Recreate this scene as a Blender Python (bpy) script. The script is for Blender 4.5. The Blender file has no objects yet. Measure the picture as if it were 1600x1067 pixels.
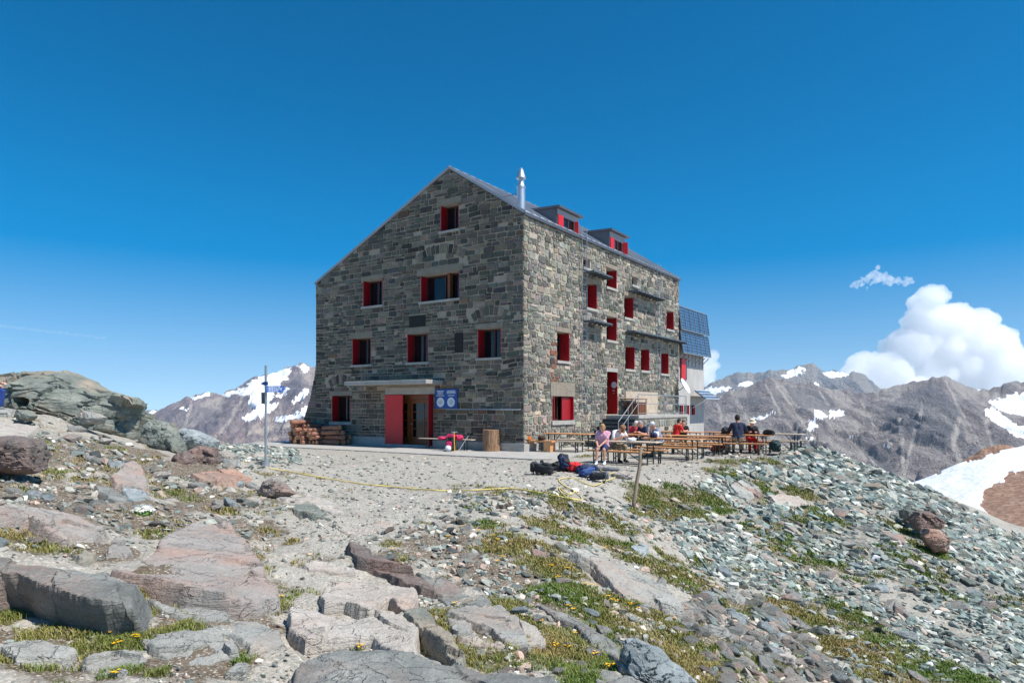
import bpy, bmesh, math, numpy as np
from mathutils import Vector, Matrix
from math import radians as rad, sin, cos, pi, sqrt
rng = np.random.default_rng(11)
sc = bpy.context.scene
COL = sc.collection
F, CX, HY, CZ = 1067.0, 800.0, 636.0, 1.82      # lens and eye height worked out from the photograph

def P(px, py, D):
    return np.array([(px - CX) / F * D, D, CZ + (HY - py) / F * D])

# ------------------------------------------------------------------ noise
_perm = np.random.default_rng(3).permutation(4096)
_perm = np.concatenate([_perm, _perm, _perm])
_g3 = np.random.default_rng(5).normal(size=(4096, 3)); _g3 /= np.linalg.norm(_g3, axis=1)[:, None]
def perlin(p):
    p = np.asarray(p, float)
    i = np.floor(p).astype(np.int64); f = p - i
    u = f * f * f * (f * (f * 6 - 15) + 10)
    i &= 1023
    out = 0
    for dx in (0, 1):
        wx = u[..., 0] if dx else 1 - u[..., 0]
        for dy in (0, 1):
            wy = u[..., 1] if dy else 1 - u[..., 1]
            for dz in (0, 1):
                wz = u[..., 2] if dz else 1 - u[..., 2]
                h = _perm[_perm[_perm[(i[..., 0] + dx) & 1023] + ((i[..., 1] + dy) & 1023)] + ((i[..., 2] + dz) & 1023)]
                g = _g3[h]
                d = g[..., 0] * (f[..., 0] - dx) + g[..., 1] * (f[..., 1] - dy) + g[..., 2] * (f[..., 2] - dz)
                out = out + wx * wy * wz * d
    return out * 1.5
def fbm(p, octaves=4, lac=2.03, gain=0.5):
    a, s, q = 1.0, 0, np.asarray(p, float)
    for k in range(octaves):
        s = s + a * perlin(q + 17.3 * k); q = q * lac; a *= gain
    return s
def ridged(p, octaves=5, lac=2.07, gain=0.55):
    a, s, q = 1.0, 0, np.asarray(p, float)
    w = 1.0
    for k in range(octaves):
        n = (1 - np.abs(perlin(q + 9.1 * k)) * 1.6); n = np.clip(n, 0, 1) ** 2
        s = s + a * n * w; w = np.clip(n * 1.4, 0, 1); q = q * lac; a *= gain
    return s
def smooth(a, b, x):
    t = np.clip((x - a) / (b - a), 0, 1); return t * t * (3 - 2 * t)
def V2(x, y, z=0.0):
    x = np.asarray(x, float); y = np.asarray(y, float)
    return np.stack([x, y, np.broadcast_to(z, x.shape)], -1)

# ------------------------------------------------------------------ colours, materials
def lin(c):
    if isinstance(c, (int, float)): c = (c, c, c)
    return tuple(((v / 255) / 12.92 if v / 255 <= 0.04045 else ((v / 255 + 0.055) / 1.055) ** 2.4) for v in c)
class NT:
    def __init__(s, name):
        s.m = bpy.data.materials.new(name); s.m.use_nodes = True; s.t = s.m.node_tree
        s.b = s.t.nodes['Principled BSDF']; s.out = s.t.nodes['Material Output']
    def n(s, typ, **kw):
        nd = s.t.nodes.new(typ)
        for k, v in kw.items():
            if k.startswith('i_'):
                key = k[2:].replace('_', ' ')
                nd.inputs[key].default_value = v
            else: setattr(nd, k, v)
        return nd
    def l(s, a, b): s.t.links.new(a, b)
    def coord(s, scale=None, kind='Object'):
        c = s.n('ShaderNodeTexCoord'); o = c.outputs[kind]
        if scale is not None:
            mp = s.n('ShaderNodeMapping'); mp.inputs['Scale'].default_value = scale; s.l(o, mp.inputs[0]); o = mp.outputs[0]
        return o
    def pos(s, scale=None):
        o = s.n('ShaderNodeNewGeometry').outputs['Position']
        if scale is not None:
            mp = s.n('ShaderNodeMapping'); mp.inputs['Scale'].default_value = scale; s.l(o, mp.inputs[0]); o = mp.outputs[0]
        return o
    def noise(s, vec, scale, detail=4, rough=0.55, dist=0.0):
        nd = s.n('ShaderNodeTexNoise'); nd.inputs['Scale'].default_value = scale; nd.inputs['Detail'].default_value = detail
        nd.inputs['Roughness'].default_value = rough; nd.inputs['Distortion'].default_value = dist
        s.l(vec, nd.inputs['Vector']); return nd.outputs['Fac']
    def voro(s, vec, scale, feature='F1', out='Distance'):
        nd = s.n('ShaderNodeTexVoronoi'); nd.feature = feature; nd.inputs['Scale'].default_value = scale
        s.l(vec, nd.inputs['Vector']); return nd.outputs[out]
    def ramp(s, fac, stops):
        nd = s.n('ShaderNodeValToRGB'); e = nd.color_ramp.elements
        while len(e) < len(stops): e.new(0.5)
        for k, (p, c) in enumerate(stops):
            e[k].position = p; e[k].color = (*(c if len(c) == 3 else c[:3]), 1)
        s.l(fac, nd.inputs[0]); return nd.outputs[0]
    def mix(s, fac, a, b, mode='MIX'):
        nd = s.n('ShaderNodeMix'); nd.data_type = 'RGBA'; nd.blend_type = mode
        for sock, v in ((nd.inputs[0], fac), (nd.inputs[6], a), (nd.inputs[7], b)):
            if isinstance(v, bpy.types.NodeSocket): s.l(v, sock)
            elif isinstance(v, (int, float)): sock.default_value = v
            else: sock.default_value = (*v, 1)
        return nd.outputs[2]
    def math(s, op, a, b=0.5, c=0.0):
        nd = s.n('ShaderNodeMath', operation=op)
        for k, v in enumerate((a, b, c)):
            if isinstance(v, bpy.types.NodeSocket): s.l(v, nd.inputs[k])
            else: nd.inputs[k].default_value = v
        return nd.outputs[0]
    def attr(s, name, out='Color'):
        nd = s.n('ShaderNodeAttribute'); nd.attribute_name = name; return nd.outputs[out]
    def bump(s, h, strength=0.5, dist=0.02):
        nd = s.n('ShaderNodeBump'); nd.inputs['Strength'].default_value = strength; nd.inputs['Distance'].default_value = dist
        s.l(h, nd.inputs['Height']); s.l(nd.outputs[0], s.b.inputs['Normal'])
        return nd
    def color(s, c):
        if isinstance(c, bpy.types.NodeSocket): s.l(c, s.b.inputs['Base Color'])
        else: s.b.inputs['Base Color'].default_value = (*c, 1)
    def rough(s, r):
        if isinstance(r, bpy.types.NodeSocket): s.l(r, s.b.inputs['Roughness'])
        else: s.b.inputs['Roughness'].default_value = r

def paint(name, col, rough=0.5, var=0.12, scale=6.0, metal=0.0, bump=0.15):
    """plain painted, woven or cast surface with a little wear"""
    t = NT(name); v = t.coord()
    n = t.noise(v, scale, 5, 0.6)
    a = tuple(c * (1 - var) for c in col); b = tuple(min(1, c * (1 + var)) for c in col)
    t.color(t.ramp(n, [(0.3, a), (0.7, b)]))
    t.rough(t.math('MULTIPLY_ADD', n, 0.2, rough - 0.1)); t.b.inputs['Metallic'].default_value = metal
    if bump: t.bump(t.noise(v, scale * 8, 4), bump, 0.01)
    return t.m

# ------------------------------------------------------------------ mesh builder
class MB:
    def __init__(s): s.v = []; s.f = []; s.mi = []; s.c = []
    def add(s, verts, faces, mi=0, col=None):
        k = len(s.v); s.v.extend([tuple(map(float, p)) for p in verts])
        s.f.extend([tuple(i + k for i in f) for f in faces]); s.mi.extend([mi] * len(faces))
        s.c.extend([col if col is not None else (1, 1, 1)] * len(verts)); return s
    def box(s, lo, hi, mi=0, M=None, bev=0.0, col=None):
        x0, y0, z0 = lo; x1, y1, z1 = hi
        if bev <= 0:
            vs = [(x0, y0, z0), (x1, y0, z0), (x1, y1, z0), (x0, y1, z0), (x0, y0, z1), (x1, y0, z1), (x1, y1, z1), (x0, y1, z1)]
            fs = [(0, 3, 2, 1), (4, 5, 6, 7), (0, 1, 5, 4), (1, 2, 6, 5), (2, 3, 7, 6), (3, 0, 4, 7)]
        else:
            bm = bmesh.new(); bmesh.ops.create_cube(bm, size=1)
            for w in bm.verts: w.co = Vector(((x0 + x1) / 2 + w.co.x * (x1 - x0), (y0 + y1) / 2 + w.co.y * (y1 - y0), (z0 + z1) / 2 + w.co.z * (z1 - z0)))
            bmesh.ops.bevel(bm, geom=bm.edges[:], offset=bev, segments=2, affect='EDGES', profile=0.5)
            bm.verts.index_update(); vs = [tuple(w.co) for w in bm.verts]; fs = [tuple(w.index for w in f.verts) for f in bm.faces]; bm.free()
        if M is not None: vs = [tuple(M @ Vector(p)) for p in vs]
        return s.add(vs, fs, mi, col)
    def tube(s, path, r, n=8, mi=0, caps=True, col=None):
        path = [Vector(p) for p in path]; m = len(path)
        rs = r if hasattr(r, '__len__') else [r] * m
        vs, fs = [], []
        up = None
        for k, p in enumerate(path):
            d = (path[min(k + 1, m - 1)] - path[max(k - 1, 0)]).normalized()
            if up is None: up = Vector((0, 0, 1)) if abs(d.z) < 0.9 else Vector((1, 0, 0))
            a = d.cross(up).normalized(); b = a.cross(d).normalized(); up = b
            for j in range(n):
                t = 2 * pi * j / n; vs.append(tuple(p + (a * cos(t) + b * sin(t)) * rs[k]))
        for k in range(m - 1):
            for j in range(n):
                j2 = (j + 1) % n; fs.append((k * n + j, k * n + j2, (k + 1) * n + j2, (k + 1) * n + j))
        if caps: fs.append(tuple(reversed(range(n)))); fs.append(tuple((m - 1) * n + j for j in range(n)))
        return s.add(vs, [tuple(reversed(f)) for f in fs], mi, col)
    def bar(s, a, b, w, h, mi=0, col=None):
        """rectangular bar from a to b, width w (horizontal), height h"""
        a, b = Vector(a), Vector(b); d = (b - a).normalized()
        up = Vector((0, 0, 1)) if abs(d.z) < 0.95 else Vector((0, 1, 0))
        x = d.cross(up).normalized(); y = x.cross(d).normalized()
        vs = []
        for p in (a, b):
            for sx, sy in ((-1, -1), (1, -1), (1, 1), (-1, 1)): vs.append(tuple(p + x * sx * w / 2 + y * sy * h / 2))
        return s.add(vs, [(0, 1, 2, 3), (7, 6, 5, 4), (0, 4, 5, 1), (1, 5, 6, 2), (2, 6, 7, 3), (3, 7, 4, 0)], mi, col)
    def lathe(s, prof, c=(0, 0, 0), n=20, mi=0, M=None, col=None):
        vs, fs = [], []
        for r, z in prof:
            for j in range(n):
                t = 2 * pi * j / n; vs.append((c[0] + r * cos(t), c[1] + r * sin(t), c[2] + z))
        for k in range(len(prof) - 1):
            for j in range(n):
                j2 = (j + 1) % n; fs.append((k * n + j, k * n + j2, (k + 1) * n + j2, (k + 1) * n + j))
        fs.append(tuple(reversed(range(n)))); fs.append(tuple((len(prof) - 1) * n + j for j in range(n)))
        if M is not None: vs = [tuple(M @ Vector(p)) for p in vs]
        return s.add(vs, fs, mi, col)
    def prism(s, poly, axis, a, b, mi=0, col=None):
        """extrude a 2D polygon along an axis ('x','y','z') from a to b"""
        n = len(poly)
        def mk(p, t): return {'x': (t, p[0], p[1]), 'y': (p[0], t, p[1]), 'z': (p[0], p[1], t)}[axis]
        vs = [mk(p, a) for p in poly] + [mk(p, b) for p in poly]
        fs = [tuple(range(n))[::-1], tuple(range(n, 2 * n))] + [(i, (i + 1) % n, n + (i + 1) % n, n + i) for i in range(n)]
        return s.add(vs, fs, mi, col)
    def build(s, name, mats, parent=None, smooth=False, colors=False, fix=True):
        me = bpy.data.meshes.new(name); me.from_pydata(s.v, [], s.f)
        for m in (mats if isinstance(mats, (list, tuple)) else [mats]): me.materials.append(m)
        if len(set(s.mi)) > 1: me.polygons.foreach_set('material_index', s.mi)
        if colors:
            at = me.color_attributes.new('Col', 'FLOAT_COLOR', 'POINT')
            at.data.foreach_set('color', np.c_[np.array(s.c), np.ones(len(s.c))].astype(np.float32).ravel())
        if fix:
            bm = bmesh.new(); bm.from_mesh(me); bmesh.ops.recalc_face_normals(bm, faces=bm.faces); bm.to_mesh(me); bm.free()
        if smooth:
            me.polygons.foreach_set('use_smooth', [True] * len(me.polygons))
            if smooth == 'auto': me.set_sharp_from_angle(angle=rad(40))
        o = bpy.data.objects.new(name, me); COL.objects.link(o)
        if parent is not None: o.parent = parent
        return o
def np_mesh(name, verts, faces, mats, smooth=True, parent=None, attrs=None, cols=None):
    """big mesh from arrays; faces is an (n,3) or (n,4) array"""
    verts = np.asarray(verts, np.float32); faces = np.asarray(faces, np.int32); k = faces.shape[1]
    me = bpy.data.meshes.new(name); me.vertices.add(len(verts)); me.vertices.foreach_set('co', verts.ravel())
    me.loops.add(faces.size); me.loops.foreach_set('vertex_index', faces.ravel())
    me.polygons.add(len(faces)); me.polygons.foreach_set('loop_start', np.arange(len(faces), dtype=np.int32) * k)
    me.polygons.foreach_set('use_smooth', np.full(len(faces), bool(smooth)))
    for m in (mats if isinstance(mats, (list, tuple)) else [mats]): me.materials.append(m)
    for an, av in (attrs or {}).items():
        a = me.attributes.new(an, 'FLOAT', 'POINT'); a.data.foreach_set('value', np.asarray(av, np.float32))
    if cols is not None:
        a = me.color_attributes.new('Col', 'FLOAT_COLOR', 'POINT'); a.data.foreach_set('color', np.c_[cols, np.ones(len(cols))].astype(np.float32).ravel())
    me.update(calc_edges=True); me.validate()
    o = bpy.data.objects.new(name, me); COL.objects.link(o)
    if parent is not None: o.parent = parent
    return o
def grid_faces(nr, ncol):
    i = np.arange(nr - 1)[:, None] * ncol + np.arange(ncol - 1)[None]
    return np.stack([i, i + 1, i + ncol + 1, i + ncol], -1).reshape(-1, 4)
def tag(o, label=None, cat=None, group=None, kind=None):
    if label: o['label'] = label
    if cat: o['category'] = cat
    if group: o['group'] = group
    if kind: o['kind'] = kind
    return o
def empty(name, loc, rz=0.0, label=None, cat=None, group=None):
    o = bpy.data.objects.new(name, None); COL.objects.link(o); o.empty_display_size = 0.2
    o.location = tuple(loc); o.rotation_euler = (0, 0, rz); return tag(o, label, cat, group)
def copy_tree(o, parent=None):
    c = o.copy(); COL.objects.link(c)
    if parent is not None: c.parent = parent
    for ch in list(o.children): copy_tree(ch, c)
    return c

# ------------------------------------------------------------------ camera, sky, sun
cam = bpy.data.cameras.new('camera'); cam.lens = 24.0; cam.sensor_width = 36; cam.sensor_fit = 'HORIZONTAL'
cam.shift_y = (HY - 533.5) / 1600; cam.clip_start = 0.05; cam.clip_end = 60000
cam_o = bpy.data.objects.new('camera', cam); COL.objects.link(cam_o)
cam_o.location = (0, 0, CZ); cam_o.rotation_euler = (rad(90), 0, 0); sc.camera = cam_o
SUN_EL, SUN_AZ = rad(57), rad(-26)          # azimuth from +X, counter-clockwise
sd = Vector((cos(SUN_EL) * cos(SUN_AZ), cos(SUN_EL) * sin(SUN_AZ), sin(SUN_EL)))
sun = bpy.data.lights.new('sun', 'SUN'); sun.energy = 4.5; sun.angle = rad(0.53); sun.color = (1.0, 0.955, 0.90)
sun_o = bpy.data.objects.new('sun', sun); COL.objects.link(sun_o); sun_o.rotation_euler = sd.to_track_quat('Z', 'Y').to_euler()
sun_o.location = (30, -20, 60)
W = bpy.data.worlds.new('World'); sc.world = W; W.use_nodes = True
wt = W.node_tree; bg = wt.nodes['Background']
sky = wt.nodes.new('ShaderNodeTexSky'); sky.sky_type = 'NISHITA'; sky.sun_disc = False
sky.sun_elevation = SUN_EL; sky.sun_rotation = rad(90) - SUN_AZ; sky.altitude = 2600; sky.air_density = 1.0; sky.dust_density = 0.25; sky.ozone_density = 2.2
sky.ozone_density = 1.0; sky.dust_density = 0.0; sky.air_density = 1.0
hs = wt.nodes.new('ShaderNodeHueSaturation'); hs.inputs['Saturation'].default_value = 1.5; hs.inputs['Hue'].default_value = 0.492
# the lowest degrees of the sky are looked up a little higher: thin high-mountain air has no pale band at the horizon
wc = wt.nodes.new('ShaderNodeTexCoord'); wsep = wt.nodes.new('ShaderNodeSeparateXYZ'); wcmb = wt.nodes.new('ShaderNodeCombineXYZ')
def wmath(op, a, b, c=0.0):
    nd = wt.nodes.new('ShaderNodeMath'); nd.operation = op
    for k, v in enumerate((a, b, c)):
        if isinstance(v, bpy.types.NodeSocket): wt.links.new(v, nd.inputs[k])
        else: nd.inputs[k].default_value = v
    return nd.outputs[0]
wt.links.new(wc.outputs['Generated'], wsep.inputs[0])
wz = wmath('MAXIMUM', wsep.outputs[2], 0.0); wz = wmath('MAXIMUM', wz, wmath('MULTIPLY_ADD', wz, 0.70, 0.085))
wt.links.new(wsep.outputs[0], wcmb.inputs[0]); wt.links.new(wsep.outputs[1], wcmb.inputs[1]); wt.links.new(wz, wcmb.inputs[2]); wt.links.new(wcmb.outputs[0], sky.inputs['Vector'])
wt.links.new(wmath('MINIMUM', wmath('MULTIPLY_ADD', wsep.outputs[2], 2.2, 1.14), 1.95), hs.inputs['Saturation']); wt.links.new(sky.outputs[0], hs.inputs['Color']); wt.links.new(hs.outputs[0], bg.inputs[0]); bg.inputs[1].default_value = 0.114
vs_ = sc.view_settings; vs_.view_transform = 'Standard'; vs_.look = 'None'; vs_.exposure = 0.35; vs_.gamma = 1.0; vs_.use_curve_mapping = False
sc.cycles.max_bounces = 16; sc.cycles.glossy_bounces = 3; sc.cycles.transmission_bounces = 4; sc.cycles.diffuse_bounces = 3; sc.cycles.use_denoising = True
# ------------------------------------------------------------------ terrain height from control points (pixel column, row, distance)
_cp = [
 # left path and terrace, level with the hut
 (600,1067,4.5),(700,1000,5.4),(600,900,7.4),(520,960,6.1),(560,830,10.0),(600,800,11.9),(500,780,13.4),(620,745,18.0),(520,740,18.6),(740,740,18.5),(840,745,17.8),
 (700,770,14.6),(860,770,14.4),(900,745,17.6),(760,716,24.4),(560,707,27.5),(650,718,23.7),(850,722,23.0),(940,722,22.8),(1000,726,21.8),(1050,714,24.3),(1110,708,26.0),(1180,702,28.0),(1240,700,29.0),(450,702,29),
 # left bank
 (440,720,20.),(410,728,18.5),(330,705,20.5),(240,700,20.),(160,668,19.5),(60,655,17.5),(0,640,17.5),(0,700,12.5),(100,740,12.),(220,760,12.5),(330,760,13.6),(400,800,11.),(300,830,9.2),(150,820,8.6),(0,790,7.6),(-150,760,8.),
 (0,1000,4.4),(0,1067,4.0),(100,960,5.0),(200,1000,4.8),(300,960,5.4),(300,1067,4.3),(420,900,6.9),(250,880,7.0),(-200,1000,4.2),(-200,680,16),
 # right bank and scree
 (860,1067,4.7),(1000,1067,5.1),(1100,1067,5.7),(1300,1067,7.2),(1450,1067,8.3),(1600,1067,9.4),(1750,1067,10.5),
 (800,930,7.2),(760,850,9.6),(900,900,8.9),(1000,960,7.7),(820,800,12.0),(920,820,12.4),(1000,860,11.8),(990,795,16.0),(1060,790,17.4),(1100,900,11.6),(1200,980,9.4),(1100,760,19.6),(1100,830,14.8),
 (1200,760,21.5),(1200,850,15.4),(1300,920,12.8),(1300,800,19.8),(1300,730,25.6),(1400,760,24.0),(1400,850,17.2),(1400,960,12.2),(1500,820,21.4),(1500,900,15.6),(1500,1000,11.4),(1600,868,19.6),(1600,960,13.8),(1700,930,17.5),(1750,1000,13.5),
]
_xyz = [P(*c) for c in _cp]
def at_z(px, py, z): D = (CZ - z) * F / (py - HY); return P(px, py, D)
# hidden ground: under the hut, over the brow, behind the camera
_xyz += [np.array(p, float) for p in [
 (-6,33,-0.05),(0,34,0),(6,36,0),(10,38,0),(4,30,0),(8,30,-0.02),(11,33,-0.1),(-12,36,-0.3),(-14,31,-0.15),
 (16,33,-1.8),(20,30,-4.0),(17,28.0,-1.9),(24,26,-6.0),(22,20,-3.9),(26,16,-4.4),(30,30,-10),(36,20,-9),(20,40,-6),(12,46,-5),(0,50,-3),(40,45,-16),(30,8,-4.5),(40,0,-7),
 (-20,34,-1.5),(-13,42,-3.0),(-9,28.6,0.15),(-12,27.0,0.25),(-15,25.5,0.6),(-22,26,0.6),(-30,36,-5),(-20,48,-6),(-30,20,2.2),(-40,30,-2),(-40,8,3.0),(-20,10,2.2),
 (0,0,0.15),(0,-8,0.2),(-5,1,0.35),(5,1,-0.1),(12,-4,-1.2),(-12,-6,0.8),(20,-8,-3),(-30,-8,2)]]
_xyz = np.array(_xyz)
def _tps_fit(xy, z, lam=0.02):
    n = len(xy); d2 = ((xy[:, None] - xy[None]) ** 2).sum(-1)
    K = 0.5 * d2 * np.log(d2 + 1e-9) + lam * np.eye(n); Q = np.c_[np.ones(n), xy]
    A = np.block([[K, Q], [Q.T, np.zeros((3, 3))]]); return np.linalg.solve(A, np.r_[z, 0, 0, 0])
# fit in a warped plane where near ground counts more finely (log radius, bearing)
def _warp(x, y):
    r = np.sqrt(x * x + (y + 3.0) ** 2); a = np.arctan2(x, y + 3.0); return np.stack([np.log(r + 1.0) * 6, a * 5], -1)
_wp = _warp(_xyz[:, 0], _xyz[:, 1]); _co = _tps_fit(_wp, _xyz[:, 2], 0.05)
def _tps(x, y):
    w = _warp(x, y); out = np.empty(len(w))
    for k in range(0, len(w), 20000):
        q = w[k:k + 20000]; d2 = ((q[:, None] - _wp[None]) ** 2).sum(-1)
        out[k:k + 20000] = (0.5 * d2 * np.log(d2 + 1e-9)) @ _co[:-3] + _co[-3] + q @ _co[-2:]
    return out
GX0, GX1, GY0, GY1, GR = -50.0, 50.0, -14.0, 66.0, 0.1
_gx = np.arange(GX0, GX1 + 1e-6, GR); _gy = np.arange(GY0, GY1 + 1e-6, GR)
_cx = np.arange(GX0, GX1 + 1e-6, 0.5); _cy = np.arange(GY0, GY1 + 1e-6, 0.5)
_X, _Y = np.meshgrid(_gx, _gy)
# the fit on a 0.25 m grid, upsampled bilinearly
_c = 0.25; _qx = np.arange(GX0, GX1 + 1e-6, _c); _qy = np.arange(GY0, GY1 + 1e-6, _c)
_QX, _QY = np.meshgrid(_qx, _qy); _QZ = _tps(_QX.ravel(), _QY.ravel()).reshape(_QX.shape)
def _bil(G, x0, y0, r, x, y):
    u = np.clip((x - x0) / r, 0, G.shape[1] - 1.001); v = np.clip((y - y0) / r, 0, G.shape[0] - 1.001)
    i = u.astype(int); j = v.astype(int); u = u - i; v = v - j
    return G[j, i] * (1 - u) * (1 - v) + G[j, i + 1] * u * (1 - v) + G[j + 1, i] * (1 - u) * v + G[j + 1, i + 1] * u * v
_Z = np.clip(_bil(_QZ, GX0, GY0, _c, _X, _Y), -18, 5.0)
# hut frame: x out of the sunny side wall, y along it
HC = np.array([0.473, 27.94, 0.0]); HA = -math.atan2(0.562, 0.827)
hx = np.array([cos(HA), sin(HA)]); hy = np.array([-sin(HA), cos(HA)])
def to_hut(x, y): dx = x - HC[0]; dy = y - HC[1]; return dx * hx[0] + dy * hx[1], dx * hy[0] + dy * hy[1]
def from_hut(a, b, z=0.0): return np.array([HC[0] + a * hx[0] + b * hy[0], HC[1] + a * hx[1] + b * hy[1], z])
_hu, _hv = to_hut(_X, _Y)
_level = smooth(-7.5, -4.0, _hv) * smooth(10.5, 8.0, _hu) * smooth(-16.5, -14.0, _hu) * smooth(28, 24, _hv)   # terrace levelled round the hut
_rough = 0.15 + 0.85 * (1 - _level)
_dist = np.sqrt(_X ** 2 + _Y ** 2)
_terr = smooth(24, 17, _dist) * 0 + np.clip(np.exp(-(((_X - 0) / 6.5) ** 2 + ((_Y - 20) / 6.0) ** 2)) * 1.3, 0, 1)
_rough = _rough * (1 - 0.75 * _terr)
_scr = smooth(2, 9, _X) * (1 - _level)
_Z = _Z * (1 - 0.85 * _level) + (-0.02) * 0.85 * _level
_Z += _rough * (0.16 * fbm(V2(_X * 0.42, _Y * 0.42, 1.7), 3) + 0.07 * fbm(V2(_X * 1.6, _Y * 1.6, 4.1), 3)) * smooth(1.5, 6, _dist)
_slab = smooth(-3.35, -3.25, _hv) * smooth(3.2, 3.0, _hu) * smooth(-15.2, -15.0, _hu)
_Z = np.where(_slab > 0.5, np.minimum(_Z, -0.06), _Z)
def H(x, y):
    return _bil(_Z, GX0, GY0, GR, np.asarray(x, float), np.asarray(y, float))
def normal(x, y, e=0.25):
    nx = -(H(x + e, y) - H(x - e, y)) / (2 * e); ny = -(H(x, y + e) - H(x, y - e)) / (2 * e)
    n = np.stack([nx, ny, np.ones_like(nx)], -1); return n / np.linalg.norm(n, axis=-1, keepdims=True)
_tt = np.concatenate([np.geomspace(2.2, 46, 420)])
def hit(px, py, dz=0.0, far=46.0):
    """where the sight line of a pixel first meets the ground (raised by dz)"""
    px = np.atleast_1d(np.asarray(px, float)); py = np.atleast_1d(np.asarray(py, float))
    dx = (px - CX) / F; dy = (HY - py) / F
    z = CZ + dy[:, None] * _tt[None]; g = H(dx[:, None] * _tt[None], np.broadcast_to(_tt, (len(px), len(_tt)))) + dz
    below = z < g; ok = below.any(1); k = np.maximum(below.argmax(1), 1)
    i = np.arange(len(px)); a = z[i, k - 1] - g[i, k - 1]; b = z[i, k] - g[i, k]
    t = _tt[k - 1] + (_tt[k] - _tt[k - 1]) * a / (a - b + 1e-9)
    out = np.stack([dx * t, t, CZ + dy * t], -1); out[~ok] = np.nan
    return out
def hit1(px, py, dz=0.0): return hit([px], [py], dz)[0]
def to_px(p):
    p = np.asarray(p, float); return np.stack([CX + F * p[..., 0] / p[..., 1], HY - F * (p[..., 2] - CZ) / p[..., 1]], -1)
def in_poly(px, py, poly):
    poly = np.asarray(poly, float); x0, y0 = poly[-1]; ins = np.zeros(np.shape(px), bool)
    for x1, y1 in poly:
        c = ((y1 > py) != (y0 > py)) & (px < (x0 - x1) * (py - y1) / (y0 - y1 + 1e-12) + x1); ins ^= c; x0, y0 = x1, y1
    return ins

# zones of ground cover as soft discs in the world, seeded at places seen in the photograph
def zone(seeds):
    out = []
    for px, py, rpx in seeds:
        h = hit1(px, py)
        if np.isnan(h[0]): continue
        out.append((h[0], h[1], rpx * h[1] / F))
    return out
def zone_at(zn, x, y, soft=1.0):
    m = np.zeros(np.shape(x))
    for a, b, r in zn:
        near = np.abs(x - a) + np.abs(y - b) < r * 5
        m = np.where(near, np.maximum(m, np.exp(-((x - a) ** 2 + ((y - b) * 0.75) ** 2) / (r * r) * soft)), m)
    return m
GRASS = zone([(1130,722,26),(1165,722,22),(1120,738,22),(1150,745,30),(1195,765,26),(1060,775,30),(1030,790,40),(1010,770,30),(1080,800,30),(1110,785,30),(980,830,22),(960,850,30),(1000,870,40),(1040,890,40),(1075,910,35),
 (930,820,14),(870,810,14),(760,820,30),(800,850,50),(860,880,50),(900,930,60),(940,980,60),(1000,940,50),(880,1000,60),(820,990,60),(780,950,40),(960,1040,60),(1080,1020,60),(1150,1040,50),(1060,975,40),
 (1280,1000,60),(1350,1020,60),(1420,1040,60),(1240,960,50),(1500,1050,50),(1330,960,40),(1200,720,20),(1250,770,30),(1290,810,30),(1240,810,30),(1410,830,30),(1430,880,36),(1450,860,30),(1480,930,30),(1540,880,24),
 (610,850,14),(630,892,14),(680,920,14),(700,1010,30),(650,1010,14),(560,1010,12),
 (80,860,36),(50,840,30),(190,1000,40),(150,985,30),(225,960,20),(215,930,16),(270,920,20),(330,945,30),(370,950,28),(280,985,30),(80,990,30),(0,970,24),(380,1030,20),(190,1050,26),(10,1030,20),(290,850,22),(240,835,20),
 (70,740,26),(130,750,16),(60,690,18),(20,765,20),(140,690,14),(180,735,14),(270,770,20),(300,780,16),(350,800,20),(390,785,14),(420,830,16),(455,848,14),(400,870,16),(410,740,12),(180,700,14),(220,720,12),(360,750,12),
 (880,712,16),(920,712,14),(905,713,14),(690,905,14),(60,1045,30),(120,1020,24),(1020,1040,40),(930,1060,40)])
DIRT = zone([(180,700,60),(260,730,60),(80,700,60),(300,770,60),(380,780,50),(200,760,60),(330,730,40),(20,780,60),(100,790,90),(200,810,80),(60,760,60),(240,790,50),(300,960,50),(330,1040,60),(40,1010,60),(420,950,30),(690,850,60),(780,900,70),(900,960,60),(130,720,60),(700,980,40),(620,870,40),(820,860,60),(860,940,60),(960,1000,60),(1020,1040,60),(900,1020,60),(760,960,50),(40,840,60),(150,860,50),(250,900,40),(380,970,40),(100,1045,60),(260,1040,50),(20,740,50),(330,790,50),(390,820,50),(420,990,30),(730,860,50),(1060,1050,60),(1080,980,40)])
PATH = zone([(520,900,50),(540,860,50),(500,940,36),(460,900,40),(430,970,30),(590,850,40),(480,830,40),(1040,742,26),(1080,728,26),(1020,755,26),(1105,716,18),(960,765,40),(600,780,90),(640,800,60),(560,830,60),(700,740,120),(500,760,60),(800,745,100),(500,900,40),(470,860,40),(900,745,60),(600,740,100),(700,725,80)])

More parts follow.
